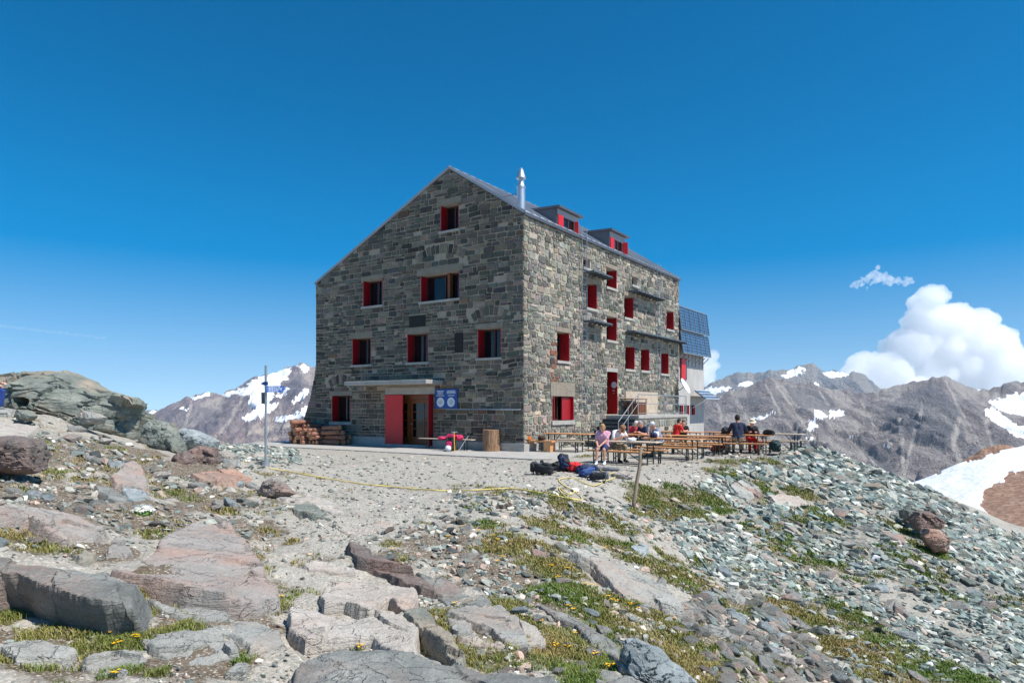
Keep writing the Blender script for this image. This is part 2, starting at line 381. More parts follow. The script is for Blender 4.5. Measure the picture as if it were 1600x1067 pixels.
_SCZ = zone([(1250, 740, 60), (1330, 770, 60), (1200, 800, 60), (1300, 840, 80), (1400, 880, 80), (1200, 880, 70), (1130, 850, 40), (1300, 920, 60), (1420, 830, 60), (1500, 900, 70), (1560, 960, 70), (1500, 1000, 60), (1400, 960, 60), (1600, 1000, 70), (1380, 745, 40), (1520, 840, 50), (1600, 900, 50), (1560, 1050, 60), (1590, 862, 40), (1620, 880, 50), (1550, 842, 40), (1480, 800, 40), (1310, 722, 40)])
def gm_at(x, y):
    """grass cover: the patches seen in the photo and a thin growth between the stones of the slopes"""
    x = np.asarray(x, float); y = np.asarray(y, float)
    a, b = to_hut(x, y); lev = smooth(-8.5, -5.0, b) * smooth(10.5, 8.0, a) * smooth(-16.5, -14.0, a)
    n = fbm(V2(x * .62, y * .62, 6.6), 4); sp = smooth(.02, .34, n) * (.55 - .25 * smooth(1, -2, x)) * (1 - lev) * (1 - np.clip(zone_at(PATH, x, y) * 1.3, 0, 1)) * (1 - .72 * np.clip(zone_at(_SCZ, x, y), 0, 1)) * smooth(26, 19, y) * smooth(15.5, 11.5, x)
    return np.clip(np.maximum(zone_at(GRASS, x, y), sp), 0, 1)
# ground sheet: polar about the viewpoint so that near ground is fine, out to the horizon
_ang = np.concatenate([np.linspace(-180, -52, 50, endpoint=False), np.linspace(-52, 52, 640), np.linspace(52, 180, 51)[1:]]) * pi / 180
_rad = np.concatenate([np.geomspace(0.6, 46, 470), np.geomspace(48, 9500, 46)])
_A, _R = np.meshgrid(_ang, _rad)
gx = _R * np.sin(_A); gy = _R * np.cos(_A)
_rc = np.minimum(_R, 46); ex = _rc * np.sin(_A); ey = _rc * np.cos(_A)
gz = H(ex, ey)
_fz = 0.022 * fbm(V2(gx * 5.3, gy * 5.3, 0.3), 3) + 0.010 * fbm(V2(gx * 19, gy * 19, 0.7), 2)
_hu2, _hv2 = to_hut(gx, gy)
gz = gz + _fz * smooth(46, 36, _R) * (1 - 0.6 * smooth(-7.5, -4, _hv2))
_out = np.clip(_R - 46, 0, None)
gz = gz - np.where(_out > 0, 620 * (1 - np.exp(-_out / 700.0)), 0) + np.where(_out > 0, 60 * fbm(V2(gx / 900, gy / 900, 2.0), 4) * smooth(0, 1500, _out), 0)
_gm = gm_at(gx.ravel(), gy.ravel()); _dm = zone_at(DIRT, gx.ravel(), gy.ravel()); _pm = zone_at(PATH, gx.ravel(), gy.ravel())
_scree_m = zone_at(_SCZ, gx.ravel(), gy.ravel())

t = NT('ground_gravel'); v = t.pos()
n1 = t.noise(v, 0.7, 6, 0.6); n2 = t.noise(v, 9, 5, 0.65); vc = t.voro(v, 26, 'F1', 'Color'); vd = t.voro(v, 26); vc2 = t.voro(v, 70, 'F1', 'Color'); vd2 = t.voro(v, 70)
sep = t.n('ShaderNodeSeparateColor'); t.l(vc, sep.inputs[0]); sep2 = t.n('ShaderNodeSeparateColor'); t.l(vc2, sep2.inputs[0])
path = t.ramp(n2, [(0.25, lin((152, 149, 139))), (0.55, lin((178, 173, 161))), (0.8, lin((194, 188, 176)))])
peb = t.ramp(sep.outputs[0], [(0.0, lin((100, 102, 94))), (0.35, lin((144, 144, 132))), (0.6, lin((172, 164, 148))), (0.85, lin((186, 172, 160))), (1.0, lin((205, 198, 190)))])
peb2 = t.ramp(sep2.outputs[0], [(0.0, lin((106, 102, 92))), (0.4, lin((152, 146, 132))), (0.8, lin((180, 170, 154))), (1.0, lin((205, 200, 192)))])
peb = t.mix(t.math('GREATER_THAN', sep.outputs[1], 0.55), peb2, peb)
dirt = t.ramp(n2, [(0.3, lin((86, 74, 60))), (0.6, lin((118, 104, 86))), (0.85, lin((142, 126, 106)))])
dirt = t.mix(t.math('GREATER_THAN', sep2.outputs[1], 0.8), dirt, peb2)
moss = t.ramp(n2, [(0.3, lin((72, 66, 40))), (0.5, lin((100, 88, 58))), (0.75, lin((92, 96, 52)))])
moss = t.mix(t.math('GREATER_THAN', sep2.outputs[1], 0.62), moss, t.mix(t.math('GREATER_THAN', sep.outputs[2], 0.5), dirt, peb2))
col = t.mix(t.math('MULTIPLY_ADD', n1, 0.9, 0.12), path, peb)
vsc = t.voro(v, 7.5, 'F1', 'Color'); s3 = t.n('ShaderNodeSeparateColor'); t.l(vsc, s3.inputs[0]); vse = t.voro(v, 7.5)
rub = t.ramp(s3.outputs[0], [(0.0, lin((96, 102, 96))), (0.4, lin((130, 136, 128))), (0.75, lin((154, 152, 140))), (1.0, lin((176, 164, 148)))])
rub = t.mix(t.math('MULTIPLY', t.math('SUBTRACT', vse, 0.42), 5.0), rub, lin((62, 64, 60)))
sa_ = t.attr('scree', 'Fac'); col = t.mix(t.math('MULTIPLY', sa_, 0.9), col, rub)
pa = t.attr('path', 'Fac'); da = t.attr('dirt', 'Fac'); ga = t.attr('grass', 'Fac')
n3 = t.noise(v, 3.5, 5, 0.6)
def msk(a, w): return t.math('MULTIPLY', t.math('SUBTRACT', t.math('MULTIPLY_ADD', n3, w, a), 0.5 * w + 0.18), 4.0)
def cl(x): 
    nd = t.n('ShaderNodeClamp'); t.l(x, nd.inputs[0]); return nd.outputs[0]
col = t.mix(cl(msk(pa, 1.1)), col, t.mix(t.math('GREATER_THAN', sep2.outputs[2], 0.72), path, peb2))
col = t.mix(cl(msk(da, 1.4)), col, dirt)
col = t.mix(cl(msk(ga, 1.5)), col, moss)
t.color(col); t.rough(0.95)
h = t.math('ADD', t.math('MULTIPLY', n2, 0.6), t.math('ADD', t.math('MULTIPLY', vd, -0.5), t.math('MULTIPLY', vd2, -0.25)))
t.bump(h, 0.75, 0.035)
M_ground = t.m
ground = np_mesh('ground', np.stack([gx, gy, gz], -1).reshape(-1, 3), grid_faces(len(_rad), len(_ang))[:, ::-1], M_ground, True, None, {'grass': _gm, 'dirt': _dm, 'path': _pm, 'scree': _scree_m})
tag(ground, kind='structure')
# ------------------------------------------------------------------ far mountains as height fields at their own distance
def mountain(name, crest, D0, D1, base_py, seed, snow, cols, amp, ncol=640, nrow=240, px0=None, px1=None, gully=1.0, slant=.35, chutes=(), darks=()):
    """crest: (px,py) line of the ridge at distance D1; foot at distance D0. snow: list of pixel polygons."""
    cr = np.array(crest, float); px0 = px0 if px0 is not None else cr[0, 0]; px1 = px1 if px1 is not None else cr[-1, 0]
    pxs = np.linspace(px0, px1, ncol); cpy = np.interp(pxs, cr[:, 0], cr[:, 1])
    jag = fbm(np.stack([pxs / 10.0, np.full(ncol, seed), np.zeros(ncol)], -1), 5) * 3.2
    u = np.concatenate([np.linspace(0, 1, nrow), np.linspace(1.02, 1.5, 24)])
    U, PX = np.meshgrid(u, pxs, indexing='ij'); D = D0 + (D1 - D0) * U
    X = (PX - CX) / F * D
    top = CZ + (HY - cpy) / F * D1; bot = CZ + (HY - np.interp(pxs, [px0, px1], base_py if hasattr(base_py, '__len__') else [base_py] * 2)) / F * D0
    prof = np.where(U <= 1, 0.55 * U + 0.45 * U ** 2.2, 1 - (U - 1) * 1.6)
    Z = bot[None] + (top - bot)[None] * prof
    S = 1.0 / (0.11 * D1)
    w = np.sin(np.clip(U, 0, 1) * pi) ** 1.1 * (U <= 1); amp = amp * 0.5
    q = np.stack([X * S * 1.2 + D * S * 0.35, D * S * 0.85, np.full_like(X, seed)], -1)
    q = q + 0.35 * np.stack([fbm(q * 1.3 + 5, 3), fbm(q * 1.3 + 11, 3), np.zeros_like(X)], -1)
    qs = np.stack([X * S * 1.9 + D * S * slant, D * S * 0.42, np.full_like(X, seed + 3)], -1) + .38 * np.stack([fbm(q * 1.7 + 5, 4), fbm(q * 1.7 + 11, 3), np.zeros_like(X)], -1)
    rg = ridged(qs, 2, gain=.42) - .75; rg2 = ridged(q * 3.6 + 3.3, 4, gain=.55) - 0.8
    Z = Z + w * amp * gully * (rg * 0.75 + 0.20 * rg2) + amp * .035 * np.clip(w + .1, 0, 1) * (ridged(q * 13, 3, gain=.6) - .8)
    # bring each bearing's highest sight line back to the ridge drawn
    el = (Z - CZ) / D; m = el[:nrow].max(0); want = (HY - (cpy + jag)) / F
    ks = np.convolve(np.pad(want - m, 40, 'edge'), np.ones(81) / 81, 'valid')
    Z = Z + ks[None] * D * smooth(0.2, 0.95, U)
    el = (Z - CZ) / D; m = el[:nrow].max(0); Z = Z + (want - m)[None] * D * smooth(0.86, 1.0, U)
    pyy = HY - F * (Z - CZ) / D; pxx = CX + F * X / D
    sn = np.zeros(X.shape)
    fz = fbm(np.stack([pxx / 7, pyy / 5, np.full_like(X, seed)], -1), 4)
    for poly in snow:
        poly = np.array(poly, float); 
        dx = 5.0 * fz; sn = np.maximum(sn, in_poly(pxx + dx, pyy + dx * 0.6, poly).astype(float))
    ch = np.zeros(X.shape); wob = 3.2 * fbm(np.stack([pxx / 14, pyy / 14, np.full_like(X, seed + 5)], -1), 4)
    for line, wd in chutes:
        L = np.array(line, float)
        for (ax, ay), (bx, by) in zip(L[:-1], L[1:]):
            vx, vy = bx - ax, by - ay; k_ = np.clip(((pxx - ax) * vx + (pyy - ay) * vy) / (vx * vx + vy * vy), 0, 1)
            ch = np.maximum(ch, np.exp(-(((pxx + wob - ax - k_ * vx) ** 2 + (pyy + wob * .5 - ay - k_ * vy) ** 2) / wd ** 2)) * (U < .99))
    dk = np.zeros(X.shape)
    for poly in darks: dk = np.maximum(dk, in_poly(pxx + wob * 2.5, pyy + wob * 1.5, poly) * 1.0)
    t = NT(name + '_rock'); v = t.pos((1 / D1 * 60, 1 / D1 * 60, 1 / D1 * 60))
    a = t.noise(v, 1.6, 8, 0.65); b = t.noise(v, 7.0, 8, 0.7, 0.6); 
    v2 = t.pos((1 / D1 * 300, 1 / D1 * 300, 1 / D1 * 60)); c = t.noise(v2, 2.0, 6, 0.7)
    base = t.ramp(a, [(0.32, lin(cols[0])), (0.5, lin(cols[1])), (0.68, lin(cols[2]))])
    base = t.mix(t.math('MULTIPLY', t.math('SUBTRACT', b, 0.42), 1.8), base, lin(cols[3]))
    base = t.mix(t.math('MULTIPLY', t.math('SUBTRACT', c, 0.5), 1.6), base, lin(cols[4]))
    sp_ = t.math('MULTIPLY_ADD', t.math('SUBTRACT', b, 0.5), 0.9, t.attr('spur', 'Fac'))
    tal = t.n('ShaderNodeMapRange'); tal.inputs['From Min'].default_value = -.15; tal.inputs['From Max'].default_value = -.55; t.l(sp_, tal.inputs['Value']); base = t.mix(t.math('MULTIPLY', tal.outputs[0], .55), base, lin(cols[4]))
    drk = t.n('ShaderNodeMapRange'); drk.inputs['From Min'].default_value = .15; drk.inputs['From Max'].default_value = .55; t.l(sp_, drk.inputs['Value']); base = t.mix(t.math('MULTIPLY', drk.outputs[0], .5), base, lin(cols[3]))
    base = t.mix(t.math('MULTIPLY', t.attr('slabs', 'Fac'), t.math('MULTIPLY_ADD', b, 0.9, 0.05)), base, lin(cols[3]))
    chm = t.n('ShaderNodeMapRange'); chm.inputs['From Min'].default_value = .35; chm.inputs['From Max'].default_value = .8; t.l(t.math('MULTIPLY_ADD', t.math('SUBTRACT', b, 0.5), 0.8, t.attr('chute', 'Fac')), chm.inputs['Value']); base = t.mix(t.math('MULTIPLY', chm.outputs[0], .75), base, lin(cols[4]))
    sa = t.math('GREATER_THAN', t.math('MULTIPLY_ADD', t.math('SUBTRACT', b, 0.5), 0.9, t.attr('snow', 'Fac')), 0.52)
    v3 = t.pos((1 / D1 * 26, 1 / D1 * 6, 1 / D1 * 9)); st = t.noise(v3, 5.0, 5, 0.6, 0.8)
    base = t.mix(t.math('MULTIPLY', t.math('SUBTRACT', st, 0.60), 5.0), base, lin(cols[4]))
    t.color(t.mix(sa, base, lin((244, 246, 250)))); t.rough(0.95)
    cr1 = t.math('ABSOLUTE', t.math('SUBTRACT', t.noise(v, 2.3, 6, 0.6, 0.4), 0.5)); cr2 = t.math('ABSOLUTE', t.math('SUBTRACT', t.noise(t.pos((1 / D1 * 150, 1 / D1 * 60, 1 / D1 * 60)), 1.9, 6, 0.6, 0.7), 0.5))
    t.bump(t.math('ADD', t.math('MULTIPLY', b, .8), t.math('ADD', t.math('MULTIPLY', cr1, 3.0), t.math('MULTIPLY', cr2, 2.0))), 1.0, D1 * 0.008)
    bn = [n for n in t.t.nodes if n.bl_idname == 'ShaderNodeBump'][0]; t.l(t.math('MULTIPLY_ADD', sa, -0.62, 0.75), bn.inputs['Strength'])
    o = np_mesh(name, np.stack([X, D, Z], -1).reshape(-1, 3), grid_faces(len(u), ncol), t.m, True, None, {'snow': sn.ravel(), 'spur': (rg + .35 * rg2).ravel(), 'chute': ch.ravel(), 'slabs': dk.ravel()})
    return tag(o, kind='structure')
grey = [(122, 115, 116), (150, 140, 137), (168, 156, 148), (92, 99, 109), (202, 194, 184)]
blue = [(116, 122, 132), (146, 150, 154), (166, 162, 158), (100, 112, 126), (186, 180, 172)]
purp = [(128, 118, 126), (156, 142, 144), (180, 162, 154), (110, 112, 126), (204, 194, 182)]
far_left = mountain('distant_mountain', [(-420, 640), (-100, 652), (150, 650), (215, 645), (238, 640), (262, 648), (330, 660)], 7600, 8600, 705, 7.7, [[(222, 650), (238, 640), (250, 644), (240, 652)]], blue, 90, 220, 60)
left_mt = mountain('left_mountain', [(-500, 700), (0, 690), (150, 668), (225, 652), (258, 636), (285, 622), (322, 613), (345, 615), (372, 604), (395, 590), (425, 582), (448, 575), (470, 566), (486, 575), (520, 560), (580, 572), (680, 590), (800, 600)],
    3600, 6200, (760, 735), 1.3,
    [[(370, 616), (392, 596), (420, 583), (456, 573), (448, 590), (434, 604), (430, 618), (418, 636), (402, 644), (388, 634), (392, 618)],
     [(388, 628), (408, 628), (408, 636), (392, 637)], [(344, 617), (376, 606), (372, 614), (356, 620)], [(297, 620), (330, 612), (328, 617), (300, 624)],
     [(378, 652), (404, 638), (440, 628), (432, 638), (406, 652), (384, 660)], [(424, 656), (446, 648), (478, 646), (474, 652), (440, 660)], [(450, 655), (480, 634), (488, 636), (484, 650)], [(456, 630), (476, 606), (484, 610), (478, 624)], [(430, 620), (448, 604), (452, 608), (440, 622)],
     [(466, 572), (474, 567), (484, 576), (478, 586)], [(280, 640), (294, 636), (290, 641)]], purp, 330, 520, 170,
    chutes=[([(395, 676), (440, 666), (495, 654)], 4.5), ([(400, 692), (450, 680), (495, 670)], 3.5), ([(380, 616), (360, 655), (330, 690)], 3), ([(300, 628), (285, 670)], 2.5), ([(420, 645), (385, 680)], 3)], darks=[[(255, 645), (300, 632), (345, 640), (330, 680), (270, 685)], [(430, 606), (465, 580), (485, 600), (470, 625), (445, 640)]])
valley_bench = None
right_far = mountain('far_right_mountain', [(860, 640), (980, 622), (1060, 612), (1104, 603), (1130, 590), (1150, 582), (1176, 583), (1204, 579), (1236, 576), (1256, 570), (1270, 566), (1284, 578), (1306, 580), (1326, 583), (1340, 580), (1358, 592), (1376, 606), (1400, 630), (1500, 640), (1640, 650)],
    5600, 7600, 720, 4.4,
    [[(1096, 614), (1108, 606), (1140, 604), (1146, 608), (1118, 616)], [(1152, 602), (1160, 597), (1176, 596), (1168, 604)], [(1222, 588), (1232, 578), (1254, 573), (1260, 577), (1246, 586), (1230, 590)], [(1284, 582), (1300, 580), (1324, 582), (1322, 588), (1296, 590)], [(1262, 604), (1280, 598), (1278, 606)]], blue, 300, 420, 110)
right_mt = mountain('right_mountain', [(840, 690), (960, 655), (1060, 634), (1104, 624), (1140, 612), (1168, 604), (1190, 592), (1205, 588), (1240, 597), (1268, 600), (1300, 608), (1325, 610), (1352, 614), (1376, 610), (1400, 602), (1424, 598), (1448, 592), (1462, 589), (1478, 587), (1492, 593), (1510, 603), (1530, 608), (1548, 607), (1580, 598), (1600, 596), (1680, 580), (1800, 590), (2050, 560)],
    2300, 4300, (880, 850), 2.6,
    [[(1176, 652), (1196, 648), (1206, 642), (1214, 646), (1196, 653), (1180, 655)], [(1270, 648), (1276, 639), (1286, 644), (1294, 652), (1278, 655)], [(1294, 655), (1300, 641), (1322, 640), (1318, 650), (1302, 653)], [(1262, 670), (1266, 656), (1280, 660), (1276, 670), (1268, 676)],
     [(1258, 684), (1268, 680), (1270, 688)], [(1376, 694), (1392, 696), (1390, 700)], [(1327, 682), (1338, 686), (1334, 689)], [(1544, 628), (1562, 622), (1590, 614), (1640, 606), (1650, 640), (1610, 650), (1580, 648), (1560, 640)], [(1536, 640), (1552, 636), (1570, 650), (1590, 664), (1640, 668), (1630, 690), (1590, 684), (1570, 670), (1548, 656)], [(1524, 606), (1536, 608), (1530, 612)]], grey, 200, 640, 190,
    chutes=[([(1218, 606), (1240, 640), (1275, 690), (1310, 740), (1330, 770)], 3), ([(1196, 600), (1222, 650), (1262, 700)], 2.2), ([(1280, 612), (1330, 680), (1375, 735)], 2.4), ([(1406, 655), (1410, 700), (1413, 760)], 4), ([(1440, 640), (1425, 690), (1414, 745)], 3), ([(1498, 655), (1490, 690), (1505, 735)], 6), ([(1150, 625), (1172, 660), (1190, 700)], 4), ([(1345, 625), (1362, 660), (1400, 700)], 2.6), ([(1120, 630), (1132, 670)], 3), ([(1478, 595), (1500, 640), (1530, 690)], 2.2), ([(1556, 615), (1540, 660), (1552, 700)], 3)],
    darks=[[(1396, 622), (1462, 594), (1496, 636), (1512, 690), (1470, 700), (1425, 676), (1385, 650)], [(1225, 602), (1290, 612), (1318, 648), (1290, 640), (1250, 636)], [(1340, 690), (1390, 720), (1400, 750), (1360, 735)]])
# brown rubble slope with a tongue of old snow, sixty metres off to the right
_top = np.array([(1380, 772), (1420, 757), (1470, 738), (1530, 712), (1600, 699), (1700, 668), (1900, 610), (2100, 560)], float)
pu = np.linspace(1380, 2100, 520); pvs = np.concatenate([np.linspace(0, 1, 200), np.linspace(1.03, 1.6, 16)])
PV, PU = np.meshgrid(pvs, pu, indexing='ij')
_tq = np.interp(np.arange(1300, 2200), _top[:, 0], _top[:, 1]); _tq = np.convolve(np.pad(_tq, 45, 'edge'), np.ones(91) / 91, 'valid'); _ty = np.interp(PU, np.arange(1300, 2200), _tq); _D = 42 + 62 * np.clip(PV, 0, 1) ** 1.2 + np.clip(PV - 1, 0, 1) * 70
_py = 960 + (_ty - 960) * np.clip(PV, 0, 1)
SX = (PU - CX) / F * _D; SZ = CZ + (HY - _py) / F * _D - np.clip(PV - 1, 0, 1) * 45
SZ += 0.25 * fbm(V2(SX * 0.2, _D * 0.2, 0.4), 4) * np.clip(PV * 4, 0, 1)
_bound = [(1360, 790), (1380, 772), (1420, 750), (1600, 690), (1760, 640), (1790, 652), (1680, 700), (1600, 736), (1562, 752), (1540, 768), (1534, 788), (1542, 808), (1566, 836), (1600, 872), (1560, 900), (1400, 900)]
_w = 9 * fbm(np.stack([PU / 18, _py / 12, np.zeros_like(PU)], -1), 5)
_snow = in_poly(PU + _w, _py + _w * 0.4, _bound) & (PV <= 1.06)
t = NT('brown_rubble'); v = t.pos(); vc = t.voro(v, 2.2, 'F1', 'Color'); s_ = t.n('ShaderNodeSeparateColor'); t.l(vc, s_.inputs[0]); n = t.noise(v, 0.5, 6, 0.6)
c = t.ramp(s_.outputs[0], [(0, lin((122, 94, 76))), (0.5, lin((148, 117, 96))), (1, lin((170, 142, 122)))])
t.color(t.mix(t.math('MULTIPLY', n, 0.7), c, lin((140, 108, 88)))); t.rough(0.95); t.bump(t.math('ADD', t.voro(v, 2.2), t.noise(v, 6, 4)), 0.6, 0.12)
tag(np_mesh('dirt_slope', np.stack([SX, _D, SZ], -1).reshape(-1, 3), grid_faces(*PU.shape), t.m), kind='structure')
t = NT('old_snow'); v = t.pos(); n = t.noise(v, 1.2, 6, 0.6); n2 = t.voro(v, 1.6)
t.color(t.ramp(n, [(0.3, lin((226, 228, 230))), (0.7, lin((243, 244, 246)))])); t.rough(0.7); t.bump(t.math('ADD', n2, n), 0.5, 0.12)
fg = grid_faces(*PU.shape); keep = _snow.ravel()[fg].all(1); fs = fg[keep]
uq, inv = np.unique(fs, return_inverse=True); vv = np.stack([SX, _D - 0.15, SZ + 0.22], -1).reshape(-1, 3)[uq]
edge_n = np.bincount(inv.ravel(), minlength=len(uq)); vv[edge_n < 4, 2] -= 0.20
tag(np_mesh('snowfield', vv, inv.reshape(-1, 4), t.m), kind='structure')
# rocky knoll behind the snow
kp = np.array([(1490, 726), (1520, 712), (1532, 702), (1548, 697), (1566, 693), (1580, 696), (1592, 700), (1625, 694), (1680, 700)], float)
ku = np.linspace(1490, 1680, 120); kv = np.linspace(0, 1.6, 40); KV, KU = np.meshgrid(kv, ku, indexing='ij')
kt = np.interp(KU, kp[:, 0], kp[:, 1]) + 1.2 * fbm(np.stack([KU / 4, KU * 0, KU * 0], -1), 3); KD = 112 + 10 * KV; kpy = 745 + (kt - 745) * np.clip(KV, 0, 1)
KX = (KU - CX) / F * KD; KZ = CZ + (HY - kpy) / F * KD - np.clip(KV - 1, 0, 1) * 14 + 0.35 * fbm(V2(KX * 0.7, KD * 0.7, 0.4), 4) * (KV < 0.95)
tag(np_mesh('rocky_knoll', np.stack([KX, KD, KZ], -1).reshape(-1, 3), grid_faces(*KU.shape), bpy.data.materials['brown_rubble']), kind='structure')
# the air between: one closed box of thin haze
hz = MB().box((-9000, -700, -1500), (9500, 10500, 620)).build('haze', bpy.data.materials.new('haze_air')); tag(hz, kind='stuff')
hm = hz.data.materials[0]; hm.use_nodes = True; ht = hm.node_tree; ht.nodes.clear()
ho = ht.nodes.new('ShaderNodeOutputMaterial'); hv_ = ht.nodes.new('ShaderNodeVolumePrincipled'); hv_.inputs['Color'].default_value = (0.62, 0.80, 1.0, 1); hv_.inputs['Density'].default_value = 1.7e-5; hv_.inputs['Anisotropy'].default_value = 0.2
ht.links.new(hv_.outputs[0], ho.inputs['Volume'])

# fair-weather clouds standing beyond the ridges: closed bodies of bright vapour
def cloud(name, puffs, D, dens, label, seed, vox, sub=0):
    m = D / F; ms = []; bm = bmesh.new(); r = np.random.default_rng(seed)
    for (px, py, rp) in puffs:
        c = P(px, py, D + r.uniform(-.5, .5) * rp * m); bmesh.ops.create_icosphere(bm, subdivisions=2, radius=rp * m, matrix=Matrix.Translation(c))
        for k in range(int(sub)):
            w = r.normal(size=3); w /= np.linalg.norm(w); w[2] = abs(w[2]) * .9 - .1; r2 = rp * r.uniform(.14, .40); bmesh.ops.create_icosphere(bm, subdivisions=2, radius=r2 * m, matrix=Matrix.Translation(c + w * (rp * .92) * m))
    me = bpy.data.meshes.new(name); bm.to_mesh(me); bm.free(); o = bpy.data.objects.new(name, me); COL.objects.link(o)
    md = o.modifiers.new('r', 'REMESH'); md.mode = 'VOXEL'; md.voxel_size = vox * m
    bpy.context.view_layer.update(); me2 = bpy.data.meshes.new_from_object(o.evaluated_get(bpy.context.evaluated_depsgraph_get())); o.modifiers.clear(); o.data = me2
    v = np.empty(len(me2.vertices) * 3); me2.vertices.foreach_get('co', v); v = v.reshape(-1, 3); nn = np.empty(len(v) * 3); me2.vertices.foreach_get('normal', nn); nn = nn.reshape(-1, 3)
    q = v / m
    k_ = min(1.0, puffs[0][2] / 14.0); d = k_ * (5.0 * (0.5 - np.abs(fbm(q / 18 + seed, 2))) + 4.6 * (0.5 - np.abs(fbm(q / 8 + seed * 2, 3))) + 3.2 * (0.5 - np.abs(fbm(q / 3.6 + seed, 2)))) + 1.2 * fbm(q / 4.0, 3)
    v = v + nn * (d * m * .75)[:, None]; me2.vertices.foreach_set('co', v.ravel()); me2.update(); md = o.modifiers.new('r', 'REMESH'); md.mode = 'VOXEL'; md.voxel_size = vox * m; ms_ = o.modifiers.new('s', 'SMOOTH'); ms_.iterations = 1
    bpy.context.view_layer.update(); me2 = bpy.data.meshes.new_from_object(o.evaluated_get(bpy.context.evaluated_depsgraph_get())); o.modifiers.clear(); o.data = me2; me2.polygons.foreach_set('use_smooth', [True] * len(me2.polygons)); me2.update()
    v = np.empty(len(me2.vertices) * 3); me2.vertices.foreach_get('co', v); v = v.reshape(-1, 3); nn = np.empty(len(v) * 3); me2.vertices.foreach_get('normal', nn); nn = nn.reshape(-1, 3)
    v = v + nn * (k_ * m * (3.0 * (.4 - np.abs(fbm(v / m / 7 + 31, 4)))))[:, None]; me2.vertices.foreach_set('co', v.ravel()); me2.update()
    mt = bpy.data.materials.new('cloud_vapour'); mt.use_nodes = True; nt = mt.node_tree; nt.nodes.clear(); ou = nt.nodes.new('ShaderNodeOutputMaterial'); vp = nt.nodes.new('ShaderNodeVolumePrincipled')
    vp.inputs['Color'].default_value = (1, 1, 1, 1); vp.inputs['Density'].default_value = dens / m; vp.inputs['Anisotropy'].default_value = 0.35; nt.links.new(vp.outputs[0], ou.inputs['Volume'])
    me2.materials.clear(); me2.materials.append(mt); return tag(o, label, 'cloud')
cloud('cloud', [(1455, 466, 20), (1436, 474, 14), (1448, 500, 30), (1480, 505, 30), (1420, 545, 34), (1465, 545, 46), (1510, 530, 40), (1545, 545, 40), (1570, 575, 34), (1500, 590, 50), (1440, 595, 44), (1385, 585, 34), (1352, 572, 22), (1340, 590, 24), (1370, 610, 34), (1560, 615, 44), (1610, 610, 44), (1650, 640, 50), (1530, 505, 22), (1500, 490, 16), (1590, 565, 22), (1430, 640, 50), (1530, 650, 60)], 12500, 0.065, 'big white cumulus cloud towering above the right-hand ridge', 3, 1.3, 22)
rc = np.random.default_rng(41); wisp = []
for k in range(150):
    u = rc.random(); cx_ = 1330 + 95 * u; cy_ = np.interp(cx_, [1330, 1350, 1368, 1382, 1400, 1425], [446, 440, 432, 434, 440, 440]); sp = np.interp(cx_, [1330, 1368, 1385, 1402, 1425], [3, 12, 10, 5, 8])
    wisp.append((cx_ + rc.normal(0, 2), cy_ + rc.normal(0, .5) * sp, rc.uniform(1.0, 3.6) * (1.25 if 1355 < cx_ < 1392 else .8)))
cloud('cloud', wisp, 12000, 0.08, 'small wispy white cloud high above the cumulus', 5, .7, 1)
cloud('cloud', [(x_, 508 + (x_ + 10) * .115 + rc.normal(0, .5), 1.5 + rc.random()) for x_ in np.arange(-30, 165, 2.5)] + [(x_, 527 + (x_ + 10) * .10, 1.1) for x_ in np.arange(-30, 70, 2.5)], 12300, 0.018, 'faint thin white streak of cloud at the far left', 6, .8, 0)
cloud('cloud', [(1096, 560, 14), (1108, 572, 12), (1102, 590, 14), (1090, 580, 16), (1114, 556, 7), (1080, 560, 16)], 12200, 0.06, 'small white cloud peeping out behind the grey annex', 8, 1.2, 8)
sc.cycles.volume_bounces = 14
# ------------------------------------------------------------------ the stone hut
hut = empty('mountain_hut', HC, HA, 'big stone mountain hut with red shutters and a grey metal roof', 'hut')
WID, LEN, RX, RZ, EZ, EL = 12.76, 17.6, -3.88, 12.3, 9.75, 8.10      # gable width, length, ridge x/z, right and left eave height
def gab(px, py):                      # pixel -> (x, z) on the gable wall plane (hut y = 0)
    d = np.array([(px - CX) / F, 1.0, (HY - py) / F]); a, b = to_hut(0, 0); da = d[0] * hx[0] + d[1] * hx[1]; db = d[0] * hy[0] + d[1] * hy[1]
    k = -b / db; return a + k * da, CZ + k * d[2]
def sid(px, py, x=0.0):               # pixel -> (y, z) on the sunny side wall (hut x = 0)
    d = np.array([(px - CX) / F, 1.0, (HY - py) / F]); a, b = to_hut(0, 0); da = d[0] * hx[0] + d[1] * hx[1]; db = d[0] * hy[0] + d[1] * hy[1]
    k = (x - a) / da; return b + k * db, CZ + k * d[2]
